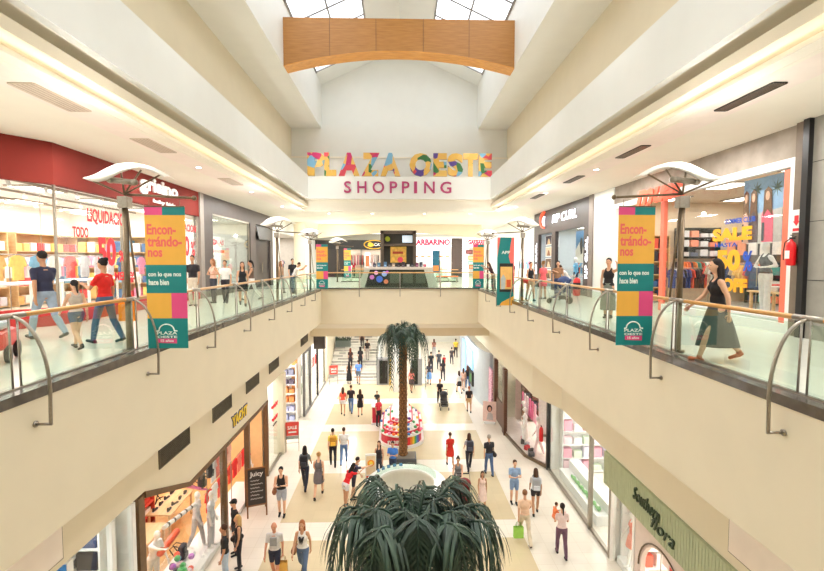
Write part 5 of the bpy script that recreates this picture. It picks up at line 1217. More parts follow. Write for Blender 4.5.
# ------------------------------------------------------------------ upper right: surf shop
t = thing('storefront', 'dark surf shop front with glowing white sign on the right gallery', 'shop front', (X, 0, 0))
DK = mat('dark_brown_panel', C(58, 46, 44), .4, vary=.08, scale=3)
MB().box(-.04, .15, 19.9, 28.3, 3.2, 4.5).box(-.04, .15, 19.9, 20.6, 0, 3.2).box(-.04, .15, 24.4, 25.0, 0, 3.2).box(-.04, .15, 27.4, 28.3, 0, 3.2).box(-.04, .15, 20.6, 24.4, 0, .42).build('dark_surround', DK, t)
MB().box(-.12, .15, 19.5, 19.9, 0, 4.5).build('side_pillar', mat('pillar_grey', C(128, 116, 108), .5), t)
MB().box(.04, .05, 20.6, 24.4, .42, 3.2).build('glass_pane', GLASS, t)
MB().box(-.0, .06, 25.0, 27.4, 0, 3.2).build('entrance_dark', mat('door_dark', C(44, 36, 34), .4), t) if 0 else None
GLOW = mat('sign_glow', (1, 1, 1), .5, emit=2.2, ecol=(.86, .86, 1), vary=0)
win_txt('RIP CURL', 23.2, 3.92, 3.5, .46, GLOW, t, -.045, 1, .03, .15)
LR = mat('logo_red', C(236, 84, 50), .4, emit=.8)
wv = MB(); pts = []
for i in range(11): a = math.radians(80 + 19 * i); pts.append((-.07, 26.2 - .5 * math.cos(a), 3.98 + .46 * math.sin(a)))
wv.tube(pts, [.03 + .13 * math.sin(PI * i / 10) for i in range(11)], 8); wv.build('wave_logo', LR, t)
pts = [(-.12, 26.0 - .26 * math.cos(math.radians(80 + 19 * i)), 3.9 + .26 * math.sin(math.radians(80 + 19 * i))) for i in range(11)]
MB().tube(pts, [.02 + .06 * math.sin(PI * i / 10) for i in range(11)], 8).build('wave_crest', GLOW, t)
letters('lettering', 'RIP CURL', GLOW, (-.04, 20.25, 1.75), (0, 0, 1), (0, 1, 0), t, w=1.9, h=.26, bold=.02, ext=.02); letters('lettering', 'RIP CURL', GLOW, (-.04, 27.8, 1.75), (0, 0, 1), (0, 1, 0), t, w=1.9, h=.26, bold=.02, ext=.02)
shell('surf_shop', 8.7, 13.5, 19.6, 28.2, 0, 3.6, wm=mat('surf_wall', C(150, 156, 160), .6, vary=.06), back=1, lights=(1, 3), floor=False, K=15)
sf = [(70, 110, 160), (40, 50, 70), (230, 226, 220), (90, 170, 190), (220, 90, 60), (120, 130, 140)]
rack(9.9, 20.9, 0, 0, 2.6, 1.5, sf, 'clothes rail behind the surf shop window', 'garment on the rails of the surf shop', 'garments in the surf shop', 20)
rack(10.8, 23.2, 0, 0, 3.6, 1.55, sf, 'clothes rail deeper in the surf shop', 'garment on the rails of the surf shop', 'garments in the surf shop', 24)
person('grey mannequin in patterned swim shorts in the surf shop window', 9.1, 21.3, 1.8, 90, 'slow', 'tee', (150, 160, 170), 'shorts', (60, 90, 120), 'none', z=.02, cat='mannequin', name='mannequin', mannequin=True)
person('mannequin in light blue rash vest in the surf shop window', 9.15, 23.2, 1.8, 90, 'stand', 'long', (110, 180, 220), 'shorts', (50, 60, 80), 'none', z=.02, cat='mannequin', name='mannequin', mannequin=True)
t = thing('surfboard', 'white and blue surfboard standing inside the surf shop', 'surfboard', (10.4, 22.3, 0), .1)
MB().prism([(.26 * math.sin(PI * u / 14) ** .6 * (1 if k_ else -1), 2.3 * u / 14 + .02) for k_, rr_ in ((1, range(0, 15)), (0, range(14, -1, -1))) for u in rr_], 'x', -.03, .03).build('board', cm(214, 232, 240, rough=.25), t, bevel=.02); MB().box(-.034, .034, -.05, .05, .3, 2.0).build('blue_stripe', cm(60, 130, 200), t)
for i in range(4):
    t = thing('wall_picture', 'framed surf photograph at the surf shop entrance, ' + ('lowest', 'second from below', 'third from below', 'topmost'), 'picture', (8.66, 24.55, .4 + i * .7)) if 0 else thing('wall_picture', 'framed warm-toned picture stacked at the surf shop doorway, ' + ('lowest', 'second from the floor', 'third from the floor', 'topmost')[i], 'picture', (8.9, 26.2, .5 + i * .68))
    MB().box(-.02, .02, 0, 1.1, 0, .6).build('frame', WHITEP, t); MB().box(-.026, -.02, .06, 1.04, .05, .55).build('image_field', cm(*[(200, 160, 120), (120, 96, 80), (226, 200, 170), (90, 80, 90)][i]), t); MB().prism([(.2, .05), (.8, .05), (.6, .4), (.4, .35)], 'x', -.03, -.026).build('image_shape', cm(*[(90, 70, 60), (230, 200, 170), (160, 110, 80), (220, 190, 150)][i]), t)
t = thing('display_drum', 'red rounded display drum at the foot of the surf shop window', 'display', (8.14, 20.5, 0)); MB().lathe([(.12, 0), (.16, .04), (.17, .5), (.15, .78), (.04, .84)], n=20).build('drum_body', cm(206, 40, 40, rough=.4), t, smooth=True); MB().lathe([(.172, .3), (.178, .34), (.172, .6)], n=20).build('dark_band', BLACK, t)
for i, (y_, c1, c2) in enumerate(((23.6, (70, 130, 180), (230, 226, 216)), (21.4, (110, 150, 170), (60, 70, 84)))):
    t = thing('window_poster', 'large blue wave poster hanging in the surf shop window, ' + ('left', 'right')[i] + ' one', 'poster', (9.6, y_, 1.5)); MB().box(0, .03, -.8, .8, 0, 1.7).build('board', cm(*c1), t)
    MB().prism([(-.8, 0), (.8, 0), (.8, .7), (.3, 1.1), (-.1, .9), (-.4, .5), (-.8, .4)], 'x', -.006, 0).build('wave_picture', cm(*c2), t)
    MB().prism([(-.1, .5), (.1, .45), (.25, 1.0), (.12, 1.35), (-.06, 1.3), (-.12, .9)], 'x', -.012, -.006).build('surfer_picture', cm(60, 52, 56), t); MB().cyl((.015, -.7, 1.7), (.015, -.7, 2.1), .006).cyl((.015, .7, 1.7), (.015, .7, 2.1), .006).build('cord', STEEL, t)
# shop beyond the surf shop
shell('far_right_shop', 8.7, 12.5, 29, 38.2, 0, 3.6, back=1, lights=(1, 3), floor=False)
rack(9.8, 30, 0, 0, 6.5, 1.7, [(240, 160, 180), (240, 236, 232), (214, 60, 70), (150, 190, 220)], 'clothes rail in the far right white shop', 'garment on the rail of the far right white shop', 'garments in the far right shop', 30)

# ------------------------------------------------------------------ far end shops on the upper floor
FY = 45.6
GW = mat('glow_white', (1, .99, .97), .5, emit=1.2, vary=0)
t = thing('storefront', 'white glowing electronics shop front with red name at the far end', 'shop front', (0, FY, 0))
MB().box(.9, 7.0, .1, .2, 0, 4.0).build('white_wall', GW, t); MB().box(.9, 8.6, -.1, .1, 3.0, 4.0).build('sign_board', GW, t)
RG = mat('sign_red', C(236, 36, 80), .5, emit=.7)
letters('lettering', 'GARBARINO', RG, (3.1, -.1, 3.5), (1, 0, 0), (0, 0, 1), t, w=3.9, h=.62, bold=.05, ext=.03)
letters('lettering', 'GARBARINO', RG, (8.0, -.1, 3.5), (1, 0, 0), (0, 0, 1), t, w=2.2, h=.5, bold=.05, ext=.03)
MB().box(5.2, 6.3, -.14, .05, 0, 3.9).build('dark_pillar', cm(92, 80, 76), t)
for i in range(6): MB().box(1.5 + i * .62, 1.9 + i * .62, .02, .1, 2.0, 2.14).build('orange_label', cm(246, 150, 90), t)
shd = [('tall white refrigerator', 1.6), ('tall white refrigerator', 2.5), ('tall white refrigerator', 3.9)]
for i, (nm, x_) in enumerate(shd):
    t = thing('refrigerator', 'white refrigerator on show at the far electronics shop, ' + ('left', 'middle', 'right')[i] + ' one', 'refrigerator', (x_, FY - .6, 0)); MB().box(-.35, .35, 0, .6, 0, 1.7).build('cabinet', WHITEP, t, bevel=.02); MB().box(-.35, .35, -.04, 0, .6, 1.68).build('door', WHITEP, t, bevel=.01); MB().cyl((.28, -.07, .8), (.28, -.07, 1.3), .012).build('handle', STEEL, t)
for i, (x_, z_, c) in enumerate([(7.0, 2.3, (120, 50, 50)), (7.2, 1.7, (250, 190, 130)), (7.2, 1.2, (150, 220, 190)), (8.3, 1.7, (90, 110, 190)), (7.3, .8, (240, 130, 90))]):
    t = thing('wall_poster', ('dark red', 'orange', 'mint', 'blue', 'coral')[i] + ' poster on the far white shop at the right', 'poster', (x_, FY - .2, z_)); MB().box(-.35, .35, 0, .03, 0, .42).build('sheet', cm(*c), t); MB().box(-.25, .25, -.006, 0, .1, .3).build('picture_block', cm(*[min(255, v + 60) for v in c]), t)
t = thing('storefront', 'dark shop front with long black sign band at the far left end', 'shop front', (0, FY, 0))
MB().box(-9.3, -1.7, -.1, .1, 2.75, 3.7).build('sign_band', BLACK, t); MB().box(-8.5, -1.7, .1, .2, 0, 2.75).build('back_display', cm(232, 214, 200), t)
for x_ in (-9.2, -7.6, -5.3, -3.9): MB().box(x_ - .08, x_ + .08, -.06, .1, 0, 3.7).build('post', STEEL, t)
MB().box(-7.5, -5.4, -.02, .1, 0, 2.75).build('dark_opening', mat('door_dark', C(44, 36, 34), .4), t)
lg = MB(); 
lg.tube([(-2.6 + 1.0 * math.cos(2 * PI * i / 28), -.14, 3.25 + .42 * math.sin(2 * PI * i / 28)) for i in range(29)], .045, 6); lg.build('yellow_ring', mat('logo_yellow', C(236, 190, 60), .5, emit=.5), t)
MB().prism([(-3.25, 3.1), (-2.9, 3.0), (-2.6, 3.15), (-2.7, 3.35), (-3.0, 3.5), (-3.2, 3.4)], 'y', -.16, -.1).build('yellow_emblem', mat('logo_yellow', C(236, 190, 60), .5), t)
letters('lettering', 'CAT', WHITEP, (-2.2, -.1, 3.25), (1, 0, 0), (0, 0, 1), t, w=.8, h=.28, bold=.03, ext=.04)
fr_ = [(190, 40, 60), (40, 40, 50), (230, 220, 210), (90, 70, 60), (160, 60, 100), (200, 190, 190)]
rack(-5.0, FY - .8, 0, -PI / 2, 2.9, 2.2, fr_, 'clothes rail before the far left shop', 'garment before the far left shop at the end', 'garments at the far end', 24, kind=1)
rack(-3.6, FY - 1.4, 0, -PI / 2, 1.6, 1.5, fr_, 'low clothes rail before the far left shop', 'garment before the far left shop at the end', 'garments at the far end', 12)
person('mannequin in red top in the far left shop', -4.6, FY - .7, 1.75, 180, 'slow', 'tee', (196, 40, 60), 'jeans', (40, 40, 48), 'none', z=0, cat='mannequin', name='mannequin', mannequin=True)
t = thing('standing_sign', 'white and orange upright sign beyond the bridge at left', 'sign', (-3.1, 38 + 5, 0)); MB().box(-.25, .25, 0, .06, .5, 2.4).build('board', WHITEP, t); MB().box(-.18, .18, -.01, 0, 1.0, 2.1).build('orange_block', cm(240, 100, 60), t); MB().box(-.25, .25, -.1, .2, 0, .5).build('base', STEEL, t)

# ------------------------------------------------------------------ kiosk on the bridge
k = thing('bridge_kiosk', 'counter kiosk with tall dark frame and display screens on the bridge', 'kiosk', (-.1, 27.3, 0))
MB().prism([(-2.45, 0), (-2.05, 1.12), (-1.72, 1.12), (-2.05, 0)], 'y', 0, 2.2).build('slanted_side', cm(206, 208, 198, rough=.3), k)
MB().prism([(2.45, 0), (2.05, 1.12), (1.55, 1.12), (1.85, 0)], 'y', 0, 2.2).build('slanted_side', cm(206, 208, 198, rough=.3), k)
MB().box(-2.1, 2.1, -.05, 2.25, 1.08, 1.24).build('counter_top', cm(226, 214, 206, rough=.3), k, bevel=.02)
MB().box(-1.95, 1.8, .12, 2.1, 0, 1.08).build('counter_front', cm(66, 68, 62, rough=.25), k)
for i in range(3): MB().box(-.5 + i * .78, .1 + i * .78, .08, .12, .25, .95).build('glass_door', cm(96, 102, 92, rough=.15), k)
scn = MB().box(-1.9, -.6, .06, .12, .12, 1.02).build('screen', mat('screen_dark', C(34, 34, 44), .2), k)
for i, (a, b_, r, c) in enumerate([(-1.15, .5, .2, (60, 100, 210)), (-1.6, .62, .14, (210, 110, 190)), (-.85, .82, .16, (150, 170, 230)), (-.75, .35, .14, (220, 120, 90)), (-1.35, .88, .12, (240, 170, 220)), (-.68, .92, .09, (190, 90, 210))]):
    MB().cyl((a, .06, b_), (a, .05 - .002 * i, b_), r, 20).build('screen_bubble', mat('bubble_%d' % i, C(*c), .3, emit=.5), scn)
FRM = mat('kiosk_frame', C(92, 78, 66), .5)
z1 = 3.5
for x_ in (-1.02, 1.02): MB().box(x_ - .1, x_ + .1, .9, 1.4, 1.24, z1).build('frame_post', FRM, k)
MB().box(-1.12, 1.12, .9, 1.4, z1 - .2, z1).box(-.92, .92, .9, 1.4, 2.55, 2.68).build('frame_beam', FRM, k)
MB().box(-.92, .92, 1.2, 1.36, 1.24, 2.55).box(-.92, .92, 1.2, 1.36, 2.68, z1 - .2).build('back_panel', cm(58, 56, 50), k)
MB().box(-.5, .5, 1.12, 1.2, 1.5, 2.5).build('yellow_poster', mat('poster_yellow', C(226, 180, 80), .5, vary=.2), k)
MB().box(-.36, .3, 1.1, 1.12, 2.05, 2.2).build('poster_stripe', cm(180, 70, 50), k); MB().cyl((.12, 1.12, 1.68), (.12, 1.09, 1.68), .18, 18).build('poster_disc', cm(226, 80, 100), k)
MB().box(.25, .88, 1.12, 1.2, 2.76, 3.2).build('bright_screen', mat('screen_pale', C(220, 236, 250), .3, emit=.6), k); MB().cyl((-.68, 1.2, 2.98), (-.68, 1.1, 2.98), .16, 18).build('green_emblem', cm(170, 180, 50), k)
it = [((-1.7, 206, 190, 200)), (-1.45, 60, 60, 76), (-1.2, 80, 120, 150), (-.8, 90, 130, 170), (-.55, 50, 46, 50), (-.3, 190, 170, 150), (.0, 40, 36, 40), (.3, 60, 50, 60), (.6, 226, 220, 216), (.85, 40, 40, 46), (1.15, 120, 60, 90), (1.4, 60, 60, 76), (1.62, 170, 50, 80)]
for i, (x_, *c) in enumerate(it):
    o = thing('boxed_goods', 'small item standing on the counter of the bridge kiosk', 'goods', (-.1 + x_, 27.3 + .3 + .1 * (i % 3), 1.24), RN.uniform(-.4, .4), 'items on the bridge kiosk counter')
    MB().box(-.09, .09, -.06, .06, 0, .16 + .05 * (i % 4)).build('box_body', cm(*c), o, bevel=.015); MB().box(-.06, .06, -.068, -.06, .05, .13).build('box_label', cm(*[min(255, v + 70) for v in c]), o)
t = thing('bench', 'orange-topped bench behind the bridge balustrade at right', 'bench', (3.4, 33.3, 0)); MB().box(-.7, .9, -.25, .25, .42, .5).build('seat', cm(236, 120, 70), t, bevel=.02)
for x_ in (-.6, .8): MB().box(x_ - .03, x_ + .03, -.2, .2, 0, .42).build('leg', STEEL, t)

# ------------------------------------------------------------------ lower left shops
X = -5.4
WARMW = mat('shop_warm', C(236, 196, 140), .6, vary=.03)
t = thing('storefront', 'brown framed open front of the toy and sports shop on the lower left', 'shop front', (X, 0, 0))
MB().prism([(9.4, -3.26), (11.4, -4.05), (18.2, -4.05), (18.2, -4.17), (11.4, -4.17), (9.4, -3.40)], 'x', -.2, .03).build('brown_lintel', BROWN, t)
for y_, w_ in ((9.25, .22), (13.75, .14), (15.9, .14), (18.15, .1)): MB().box(-.16, .02, y_ - w_ / 2, y_ + w_ / 2, LZ, -3.3 if y_ < 10 else -4.1).build('brown_post', BROWN, t)
MB().box(-.03, -.02, 9.4, 13.65, LZ + .2, -4.1).build('glass_pane', GLASS, t)
t2 = thing('shop_sign', 'small yellow and blue lettering sign on the cream band above the toy shop', 'shop sign', (X, 15.0, -3.58)); letters('lettering', 'YACHT', mat('deep_blue', C(58, 70, 120), .5), (0, 0, 0), (0, 1, 0), (0, 0, 1), t2, w=1.5, h=.42, bold=.07, ext=.02)
letters('lettering', 'YACHT', mat('sign_yellow', C(240, 206, 50), .5), (.02, 0, 0), (0, 1, 0), (0, 0, 1), t2, w=1.42, h=.34, bold=.03, ext=.02)
shell('toy_shop', -10.7, -5.6, 9.3, 18.1, LZ, -3.6, wm=WARMW, fm=mat('warm_floor', C(226, 180, 120), .3, vary=.05), lights=(2, 3), K=7)
shelf_unit(-8.6, 12.5, LZ, 1.8, 1.9, .7, 5, cm(190, 60, 36), 'red shelves inside the toy shop', 1, [(220, 70, 50), (200, 60, 40), (236, 226, 214)], 'red packet on the tall red shelves', 'packets on the red shelves', 4)
shelf_unit(-10.6, 10, LZ, 3.4, 2.4, .5, 4, OAK, 'oak wall shelves at the rear of the toy shop, nearer', 1, [(60, 50, 46), (230, 100, 60), (240, 236, 230), (80, 110, 160)], 'shoe box on the rear oak shelves of the toy shop', 'boxes on the rear shelves of the toy shop', 7)
shelf_unit(-10.6, 13.8, LZ, 3.4, 2.4, .5, 4, OAK, 'oak wall shelves at the rear of the toy shop, farther', 1, [(60, 50, 46), (230, 100, 60), (240, 236, 230), (80, 110, 160)], 'shoe box on the rear oak shelves of the toy shop', 'boxes on the rear shelves of the toy shop', 7)
table(-7.6, 14.7, LZ, .8, 1.6, .85, OAK, 'oak table with dark shoes inside the toy shop, nearer'); table(-7.5, 12.7, LZ, .8, 1.6, .85, OAK, 'oak table inside the toy shop, farther')
for i in range(8):
    o = thing('shoe', 'dark shoe displayed on an oak table of the toy shop', 'shoe', (-7.6 + .22 * (-1 if i % 2 else 1), 14.15 + (i // 2) * .36, LZ + .85), RN.uniform(-.5, .5), 'shoes on the oak table')
    MB().capsule((0, -.08, .03), (0, .1, .03), .04, .045, flat=.8).capsule((0, -.08, .03), (0, -.08, .1), .04, .038).build('upper', cm(40, 34, 32), o, smooth=True); MB().box(-.045, .045, -.12, .14, 0, .015).build('sole', cm(210, 204, 196), o)
for i, (x_, y_, r, lb) in enumerate([(-7.4, 11.0, .33, 'left'), (-8.6, 15.4, .33, 'right')]):
    t = thing('bicycle', 'small bicycle on show inside the toy shop, ' + lb + ' one', 'bicycle', (x_, y_, LZ), .5 + i)
    for yy in (-.45, .45): MB().tube([(0, yy + r * math.cos(2 * PI * q / 24), r + r * math.sin(2 * PI * q / 24)) for q in range(25)], .02, 6).build('wheel', BLACK, t)
    MB().tube([(0, -.45, r), (0, -.1, r), (0, .35, .72), (0, -.2, .72), (0, -.45, r)], .018, 6).tube([(0, -.1, r), (0, -.24, .85)], .018, 6).tube([(0, .45, r), (0, .33, .9)], .018, 6).build('frame', cm(40, 40, 44) if i else cm(220, 60, 40), t)
    MB().capsule((0, -.32, .87), (0, -.16, .87), .06, .035, flat=.6).build('saddle', BLACK, t); MB().tube([(-.25, .25, .98), (0, .33, .92), (.25, .25, .98)], .015, 6).build('handlebar', BLACK, t)
MQ = dict(cat='mannequin', name='mannequin', mannequin=True)
P = person('mannequin in white top and dark cap at the near end of the toy shop window', -6.45, 11.5, 1.72, -110, 'point', 'tee', (240, 240, 242), 'jeans', (226, 224, 220), 'none', z=LZ + .15, **MQ)
person('mannequin in white and grey tracksuit in the toy shop window', -6.15, 13.35, 1.75, -90, 'slow', 'long', (214, 212, 212), 'jeans', (190, 186, 186), 'none', z=LZ + .15, **MQ)
person('mannequin in grey sportswear next to the brown post of the toy shop', -5.72, 13.35, 1.75, -80, 'stand', 'tee', (206, 206, 210), 'jeans', (176, 176, 180), 'none', z=LZ + .15, **MQ)
person('mannequin in red top near the far end of the toy shop', -5.82, 16.9, 1.75, -90, 'stand', 'tee', (226, 60, 60), 'jeans', (236, 200, 200), 'none', z=LZ + .15, **MQ)
t = thing('display_plinth', 'long low white plinth along the toy shop window', 'plinth', (-6.0, 12, LZ)); MB().box(-.45, .42, -2.3, 5.4, .013, .15).build('plinth_block', WHITEP, t)
t = thing('striped_pole', 'long white and black pole slanting across the toy shop window', 'pole', (-5.75, 11.4, LZ + 2.2)); MB().tube([(0, -.65, .13), (0, 1.0, -.2)], .055, 8).build('shaft', WHITEP, t)
for q in range(5): a = -.5 + q * .3; MB().tube([(0, a, .1 - q * .06), (0, a + .07, .086 - q * .06)], .058, 8).build('black_band', BLACK, t)
t = thing('pool_tube', 'red inflatable tube in the toy shop window', 'toy', (-6.25, 11.6, LZ + 1.2)); MB().capsule((0, -.1, 0), (0, .75, .05), .09, .09, 12).build('tube_body', cm(236, 90, 50, rough=.4), t, smooth=True)
t = thing('foam_board', 'bright pink board hanging in the toy shop window', 'toy', (-5.85, 12.65, LZ + 2.35)); MB().obox((0, 0, 0), .22, 1.3, .05, rx=-.55).build('board', cm(240, 110, 190, rough=.4), t, bevel=.02); MB().cyl((0, 0, 0), (0, 0, 1.1), .005).build('cord', STEEL, t)
for i, (x_, y_, z_, c, lb) in enumerate([(-6.3, 12.75, .2, (56, 56, 62), 'black backpack standing in the toy shop window'), (-5.8, 12.95, 2.2, (80, 84, 72), 'olive backpack hanging high in the toy shop window'), (-5.8, 13.5, 2.25, (66, 68, 66), 'dark grey backpack hanging high beside the olive one')]):
    backpack(dict(back=Vector((x_, y_, LZ + z_ + .22)), rz=PI / 2 * (1 + .1 * i)), c, lb)
tc_ = [(236, 90, 60), (250, 220, 90), (90, 190, 110), (190, 110, 210), (60, 60, 70), (240, 240, 240), (70, 130, 210), (230, 190, 200)]
for i in range(60):
    o = MB().ell((0, 0, 0), .085, .085, .08, 12, 8).build('ball', cm(*tc_[i % 8], rough=.4), smooth=True, loc=(-5.78 - RN.random() * .55, 10.5 + RN.random() * 2.0, LZ + .265 + .14 * (i % 3))); tag(o, 'coloured toy ball heaped in the toy shop window', 'ball', 'toy balls in the window heap')
t = thing('toy_bin', 'long wire-sided bin holding the toy balls in the window', 'bin', (-6.1, 11.3, LZ + .15)); MB().box(-.5, .5, -1.7, 1.75, 0.002, .03).build('bin_base', WHITEP, t); MB().box(.46, .5, -1.7, 1.75, .03, .3).box(-.5, -.46, -1.7, 1.75, .03, .3).build('bin_wall', GLASS, t)
front_garments(-6.0, 14.1, 15.7, LZ + 2.4, 5, [(236, 60, 60), (250, 200, 180), (240, 240, 240), (236, 130, 120)], 'red or white shirt hanging in the corner bay of the toy shop', 'shirts in the corner bay of the toy shop', PI / 2)
front_garments(-6.2, 14.1, 17.8, LZ + 1.4, 8, [(236, 60, 60), (250, 150, 130), (240, 240, 240), (236, 90, 70)], 'red or white shirt hanging in the corner bay of the toy shop', 'shirts in the corner bay of the toy shop', PI / 2)
t = thing('wall_rail', 'double steel rail carrying the shirts in the corner bay', 'rail', (-6.1, 14, LZ)); MB().cyl((.1, 0, 2.42), (.1, 2, 2.42), .012).cyl((-.1, 0, 1.42), (-.1, 3.9, 1.42), .012).build('rail', STEEL, t)
for y_ in (0, 2, 3.9): MB().cyl((0, y_, 0.012), (0, y_, 2.42 if y_ < 3 else 1.45), .015).build('upright', STEEL, t)
# chalkboard
t = thing('chalkboard', 'wooden A-frame chalkboard with white handwriting outside the toy shop', 'chalkboard', (-5.02, 15.45, LZ), .35)
for s in (-1, 1): MB().obox((s * .31, -.14, .82), .05, .04, 1.7, rx=-.16).build('front_leg', wood_mat('stained_wood', C(120, 80, 44), C(146, 100, 58)) if s < 0 else MATS['stained_wood'], t); MB().obox((s * .31, .16, .78), .05, .04, 1.62, rx=.2).build('rear_leg', MATS['stained_wood'], t)
MB().obox((0, -.155, 1.0), .57, .02, 1.2, rx=-.16).build('board', mat('slate', C(62, 56, 52), .8), t); MB().obox((0, -.065, 1.62), .62, .05, .05, rx=-.16).obox((0, -.24, .4), .62, .05, .05, rx=-.16).build('cross_rail', MATS['stained_wood'], t)
CH = mat('chalk', C(236, 232, 224), .9); up_ = Vector((0, .16, .987)); 
def cb(v, u): return Vector((v, -.17 - .0, 1.0)) + up_ * u
letters('lettering', 'Juicy', CH, cb(0, .42), (1, 0, 0), up_, t, w=.44, h=.2, bold=.02, ext=.004)
rn = random.Random(4)
for r_ in range(6):
    u = .22 - r_ * .12; pts = [cb(-.2 + .4 * q / 14, u + .03 * math.sin(q * 2.1 + r_) * rn.uniform(.4, 1)) for q in range(15 if r_ % 2 else 11)]
    MB().tube(pts, .007, 5).build('chalk_scrawl', CH, t)
# jeans shop (nearest, lower left)
t = thing('storefront', 'white and blue framed window of the jeans shop at the bottom left corner', 'shop front', (X, 0, 0))
for y_, w_, m_ in ((9.0, .12, WHITEP), (8.35, .1, WHITEP), (7.25, .14, WHITEP), (7.1, .12, cm(60, 140, 220)), (5, .1, WHITEP)): MB().box(-.1, 0, y_ - w_ / 2, y_ + w_ / 2, LZ, -3.3).build('window_post', m_, t)
MB().box(-.05, -.04, 3, 9, LZ, -3.3).build('glass_pane', GLASS, t)
shell('jeans_shop', -10.7, -5.6, 2.5, 9.2, LZ, -3.2, lights=(2, 3), fm=LFLOOR)
jc = [(66, 78, 112), (50, 60, 92), (92, 80, 84), (80, 96, 130), (56, 50, 60)]
for i in range(3): shelf_unit(-6.9, 3.2 + i * 2.0, LZ, 1.85, 3.5, .6, 8, WHITEP, 'white shelves packed with folded jeans, ' + ('nearest', 'middle', 'farthest')[i] + ' unit', 1, jc, 'folded blue jeans on the white shelves of the jeans shop', 'folded jeans', 4)
shelf_facing(-8.4, 9.05, LZ, 2.6, 3.7, .5, 8, WHITEP, 'white wall shelves packed with folded jeans, facing us', jc, 'folded dark jeans on the end shelves of the jeans shop', 'jeans on the end shelves', 5)
# glass corner shop and cream pillar
struct('wall_pillar_left', MB().box(-5.75, -5.3, 20.2, 20.75, LZ, -3.5), CREAM)
t = thing('storefront', 'frameless white shop window with red script, between the toy shop and the cream pillar', 'shop front', (X, 0, 0))
MB().box(-.05, -.04, 18.3, 20.2, LZ + .1, -3.55).build('glass_pane', GLASS, t); MB().box(-.1, 0, 18.25, 20.2, LZ, LZ + .1).build('sill', STEEL, t)
for j, (zc, w_) in enumerate(((-4.6, .9), (-5.15, .8))): MB().tube([(0, 19.2 - w_ / 2 + w_ * q / 16, zc + .07 * math.sin(q * 1.7)) for q in range(17)], .028, 6).build('red_script', RL, t)
MB().tube([(0, 18.9 + .6 * q / 12, -5.4 + .04 * math.sin(q * 2)) for q in range(13)], .015, 6).build('dark_script', BLACK, t)
shell('corner_shop', -9.0, -5.6, 18.25, 20.4, LZ, -3.5, lights=(1, 1), fm=LFLOOR)
rack(-6.6, 18.7, LZ + .012, 0, 1.3, 1.6, [(240, 238, 234), (250, 210, 170), (226, 226, 230), (190, 200, 210)], 'clothes rail in the white corner shop', 'pale garment in the white corner shop', 'garments in the corner shop', 10)
shell('shelf_shop', -9, -5.6, 20.8, 25.2, LZ, -3.5, lights=(1, 2), fm=LFLOOR)
hc_ = [(240, 150, 90), (236, 236, 240), (120, 110, 120), (190, 200, 236), (90, 80, 84), (246, 200, 160)]
shelf_unit(-8.9, 21.0, LZ, 4.0, 2.9, .5, 6, WHITEP, 'white wall shelves with orange and lilac goods in the open lower left shop', 1, hc_, 'folded goods on the white shelves of the open lower left shop', 'goods in the open shop', 7)
table(-6.9, 22.6, LZ, .9, 1.2, .8, WHITEP, 'white table with lilac cloth in the open lower left shop'); o = MB().ell((-6.9, 22.6, LZ + .95), .4, .5, .18).build('towel_heap', cm(196, 204, 240), smooth=True); tag(o, 'lilac folded towels heaped on the white table', 'towels')
t = thing('shelf_unit', 'white shelves with lilac, dark and orange goods facing us in the open lower left shop', 'shelves', (-8.2, 24.75, LZ))
MB().box(0, .04, -.45, 0, 0, 3.2).build('side_panel', INW, t); MB().box(2.5, 2.54, -.45, 0, 0, 3.2).build('side_panel', INW, t); MB().box(.04, 2.5, -.02, 0, 0, 3.2).build('back_panel', INW, t)
for i in range(7):
    MB().box(.04, 2.5, -.45, -.02, .05 + i * .5, .08 + i * .5).build('shelf', INW, t)
    if i < 6:
        for j in range(7):
            cc = [(196, 204, 240), (204, 210, 244), (240, 150, 90), (240, 160, 100), (110, 100, 116), (150, 150, 170)][i]
            o = MB().box(-8.12 + j * .34, -7.85 + j * .34, 24.36, 24.7, LZ + .08 + i * .5, LZ + .08 + i * .5 + .2 + .06 * ((i + j) % 3)).build('storage_box', cm(*cc, rough=.9), bevel=.015); tag(o, 'box on the white shelves facing us in the open lower left shop', 'box', 'boxes on the shelves facing us')
t = thing('wood_panel', 'narrow orange wooden panel at the right of the open lower left shop', 'panel', (-5.62, 24.6, LZ)); MB().box(-.35, -.02, 0, .06, 1.8, 3.6).build('board', wood_mat('orange_oak', C(196, 130, 66), C(214, 150, 84)), t); MB().box(-.22, -.15, 0.02, .06, 0.012, 1.8).build('stand', STEEL, t)
t = thing('storefront', 'grey framed white window beyond the open lower left shop', 'shop front', (X, 0, 0))
GF = mat('grey_frame', C(120, 118, 118), .4)
for y_ in (25.25, 27.0): MB().box(-.1, .03, y_ - .08, y_ + .08, LZ, -3.52).build('window_post', GF, t)
MB().box(-.05, -.04, 25.3, 27, LZ, -3.6).build('glass_pane', GLASS, t); MB().box(-.1, .02, 25.3, 27, LZ, LZ + .08).box(-.1, .02, 25.3, 27, -3.65, -3.52).build('sill', GF, t)
shell('grey_frame_shop', -8.5, -5.6, 25.2, 27.2, LZ, -3.5, lights=(1, 1), fm=LFLOOR)
front_garments(-5.9, 25.5, 26.8, LZ + 2.6, 4, [(226, 60, 60), (240, 240, 240), (200, 210, 200)], 'garment hanging in the grey framed window', 'garments in the grey framed window', PI / 2)
front_garments(-5.9, 25.5, 26.8, LZ + 1.5, 4, [(226, 60, 60), (240, 240, 240), (190, 200, 180)], 'garment hanging in the grey framed window', 'garments in the grey framed window', PI / 2)
shell('far_lower_left_shop', -8.5, -5.6, 27.4, 32.6, LZ, -3.2, lights=(1, 2), fm=LFLOOR)
t = thing('storefront', 'white window with dark post and dark base rail, last on the lower left', 'shop front', (X, 0, 0))
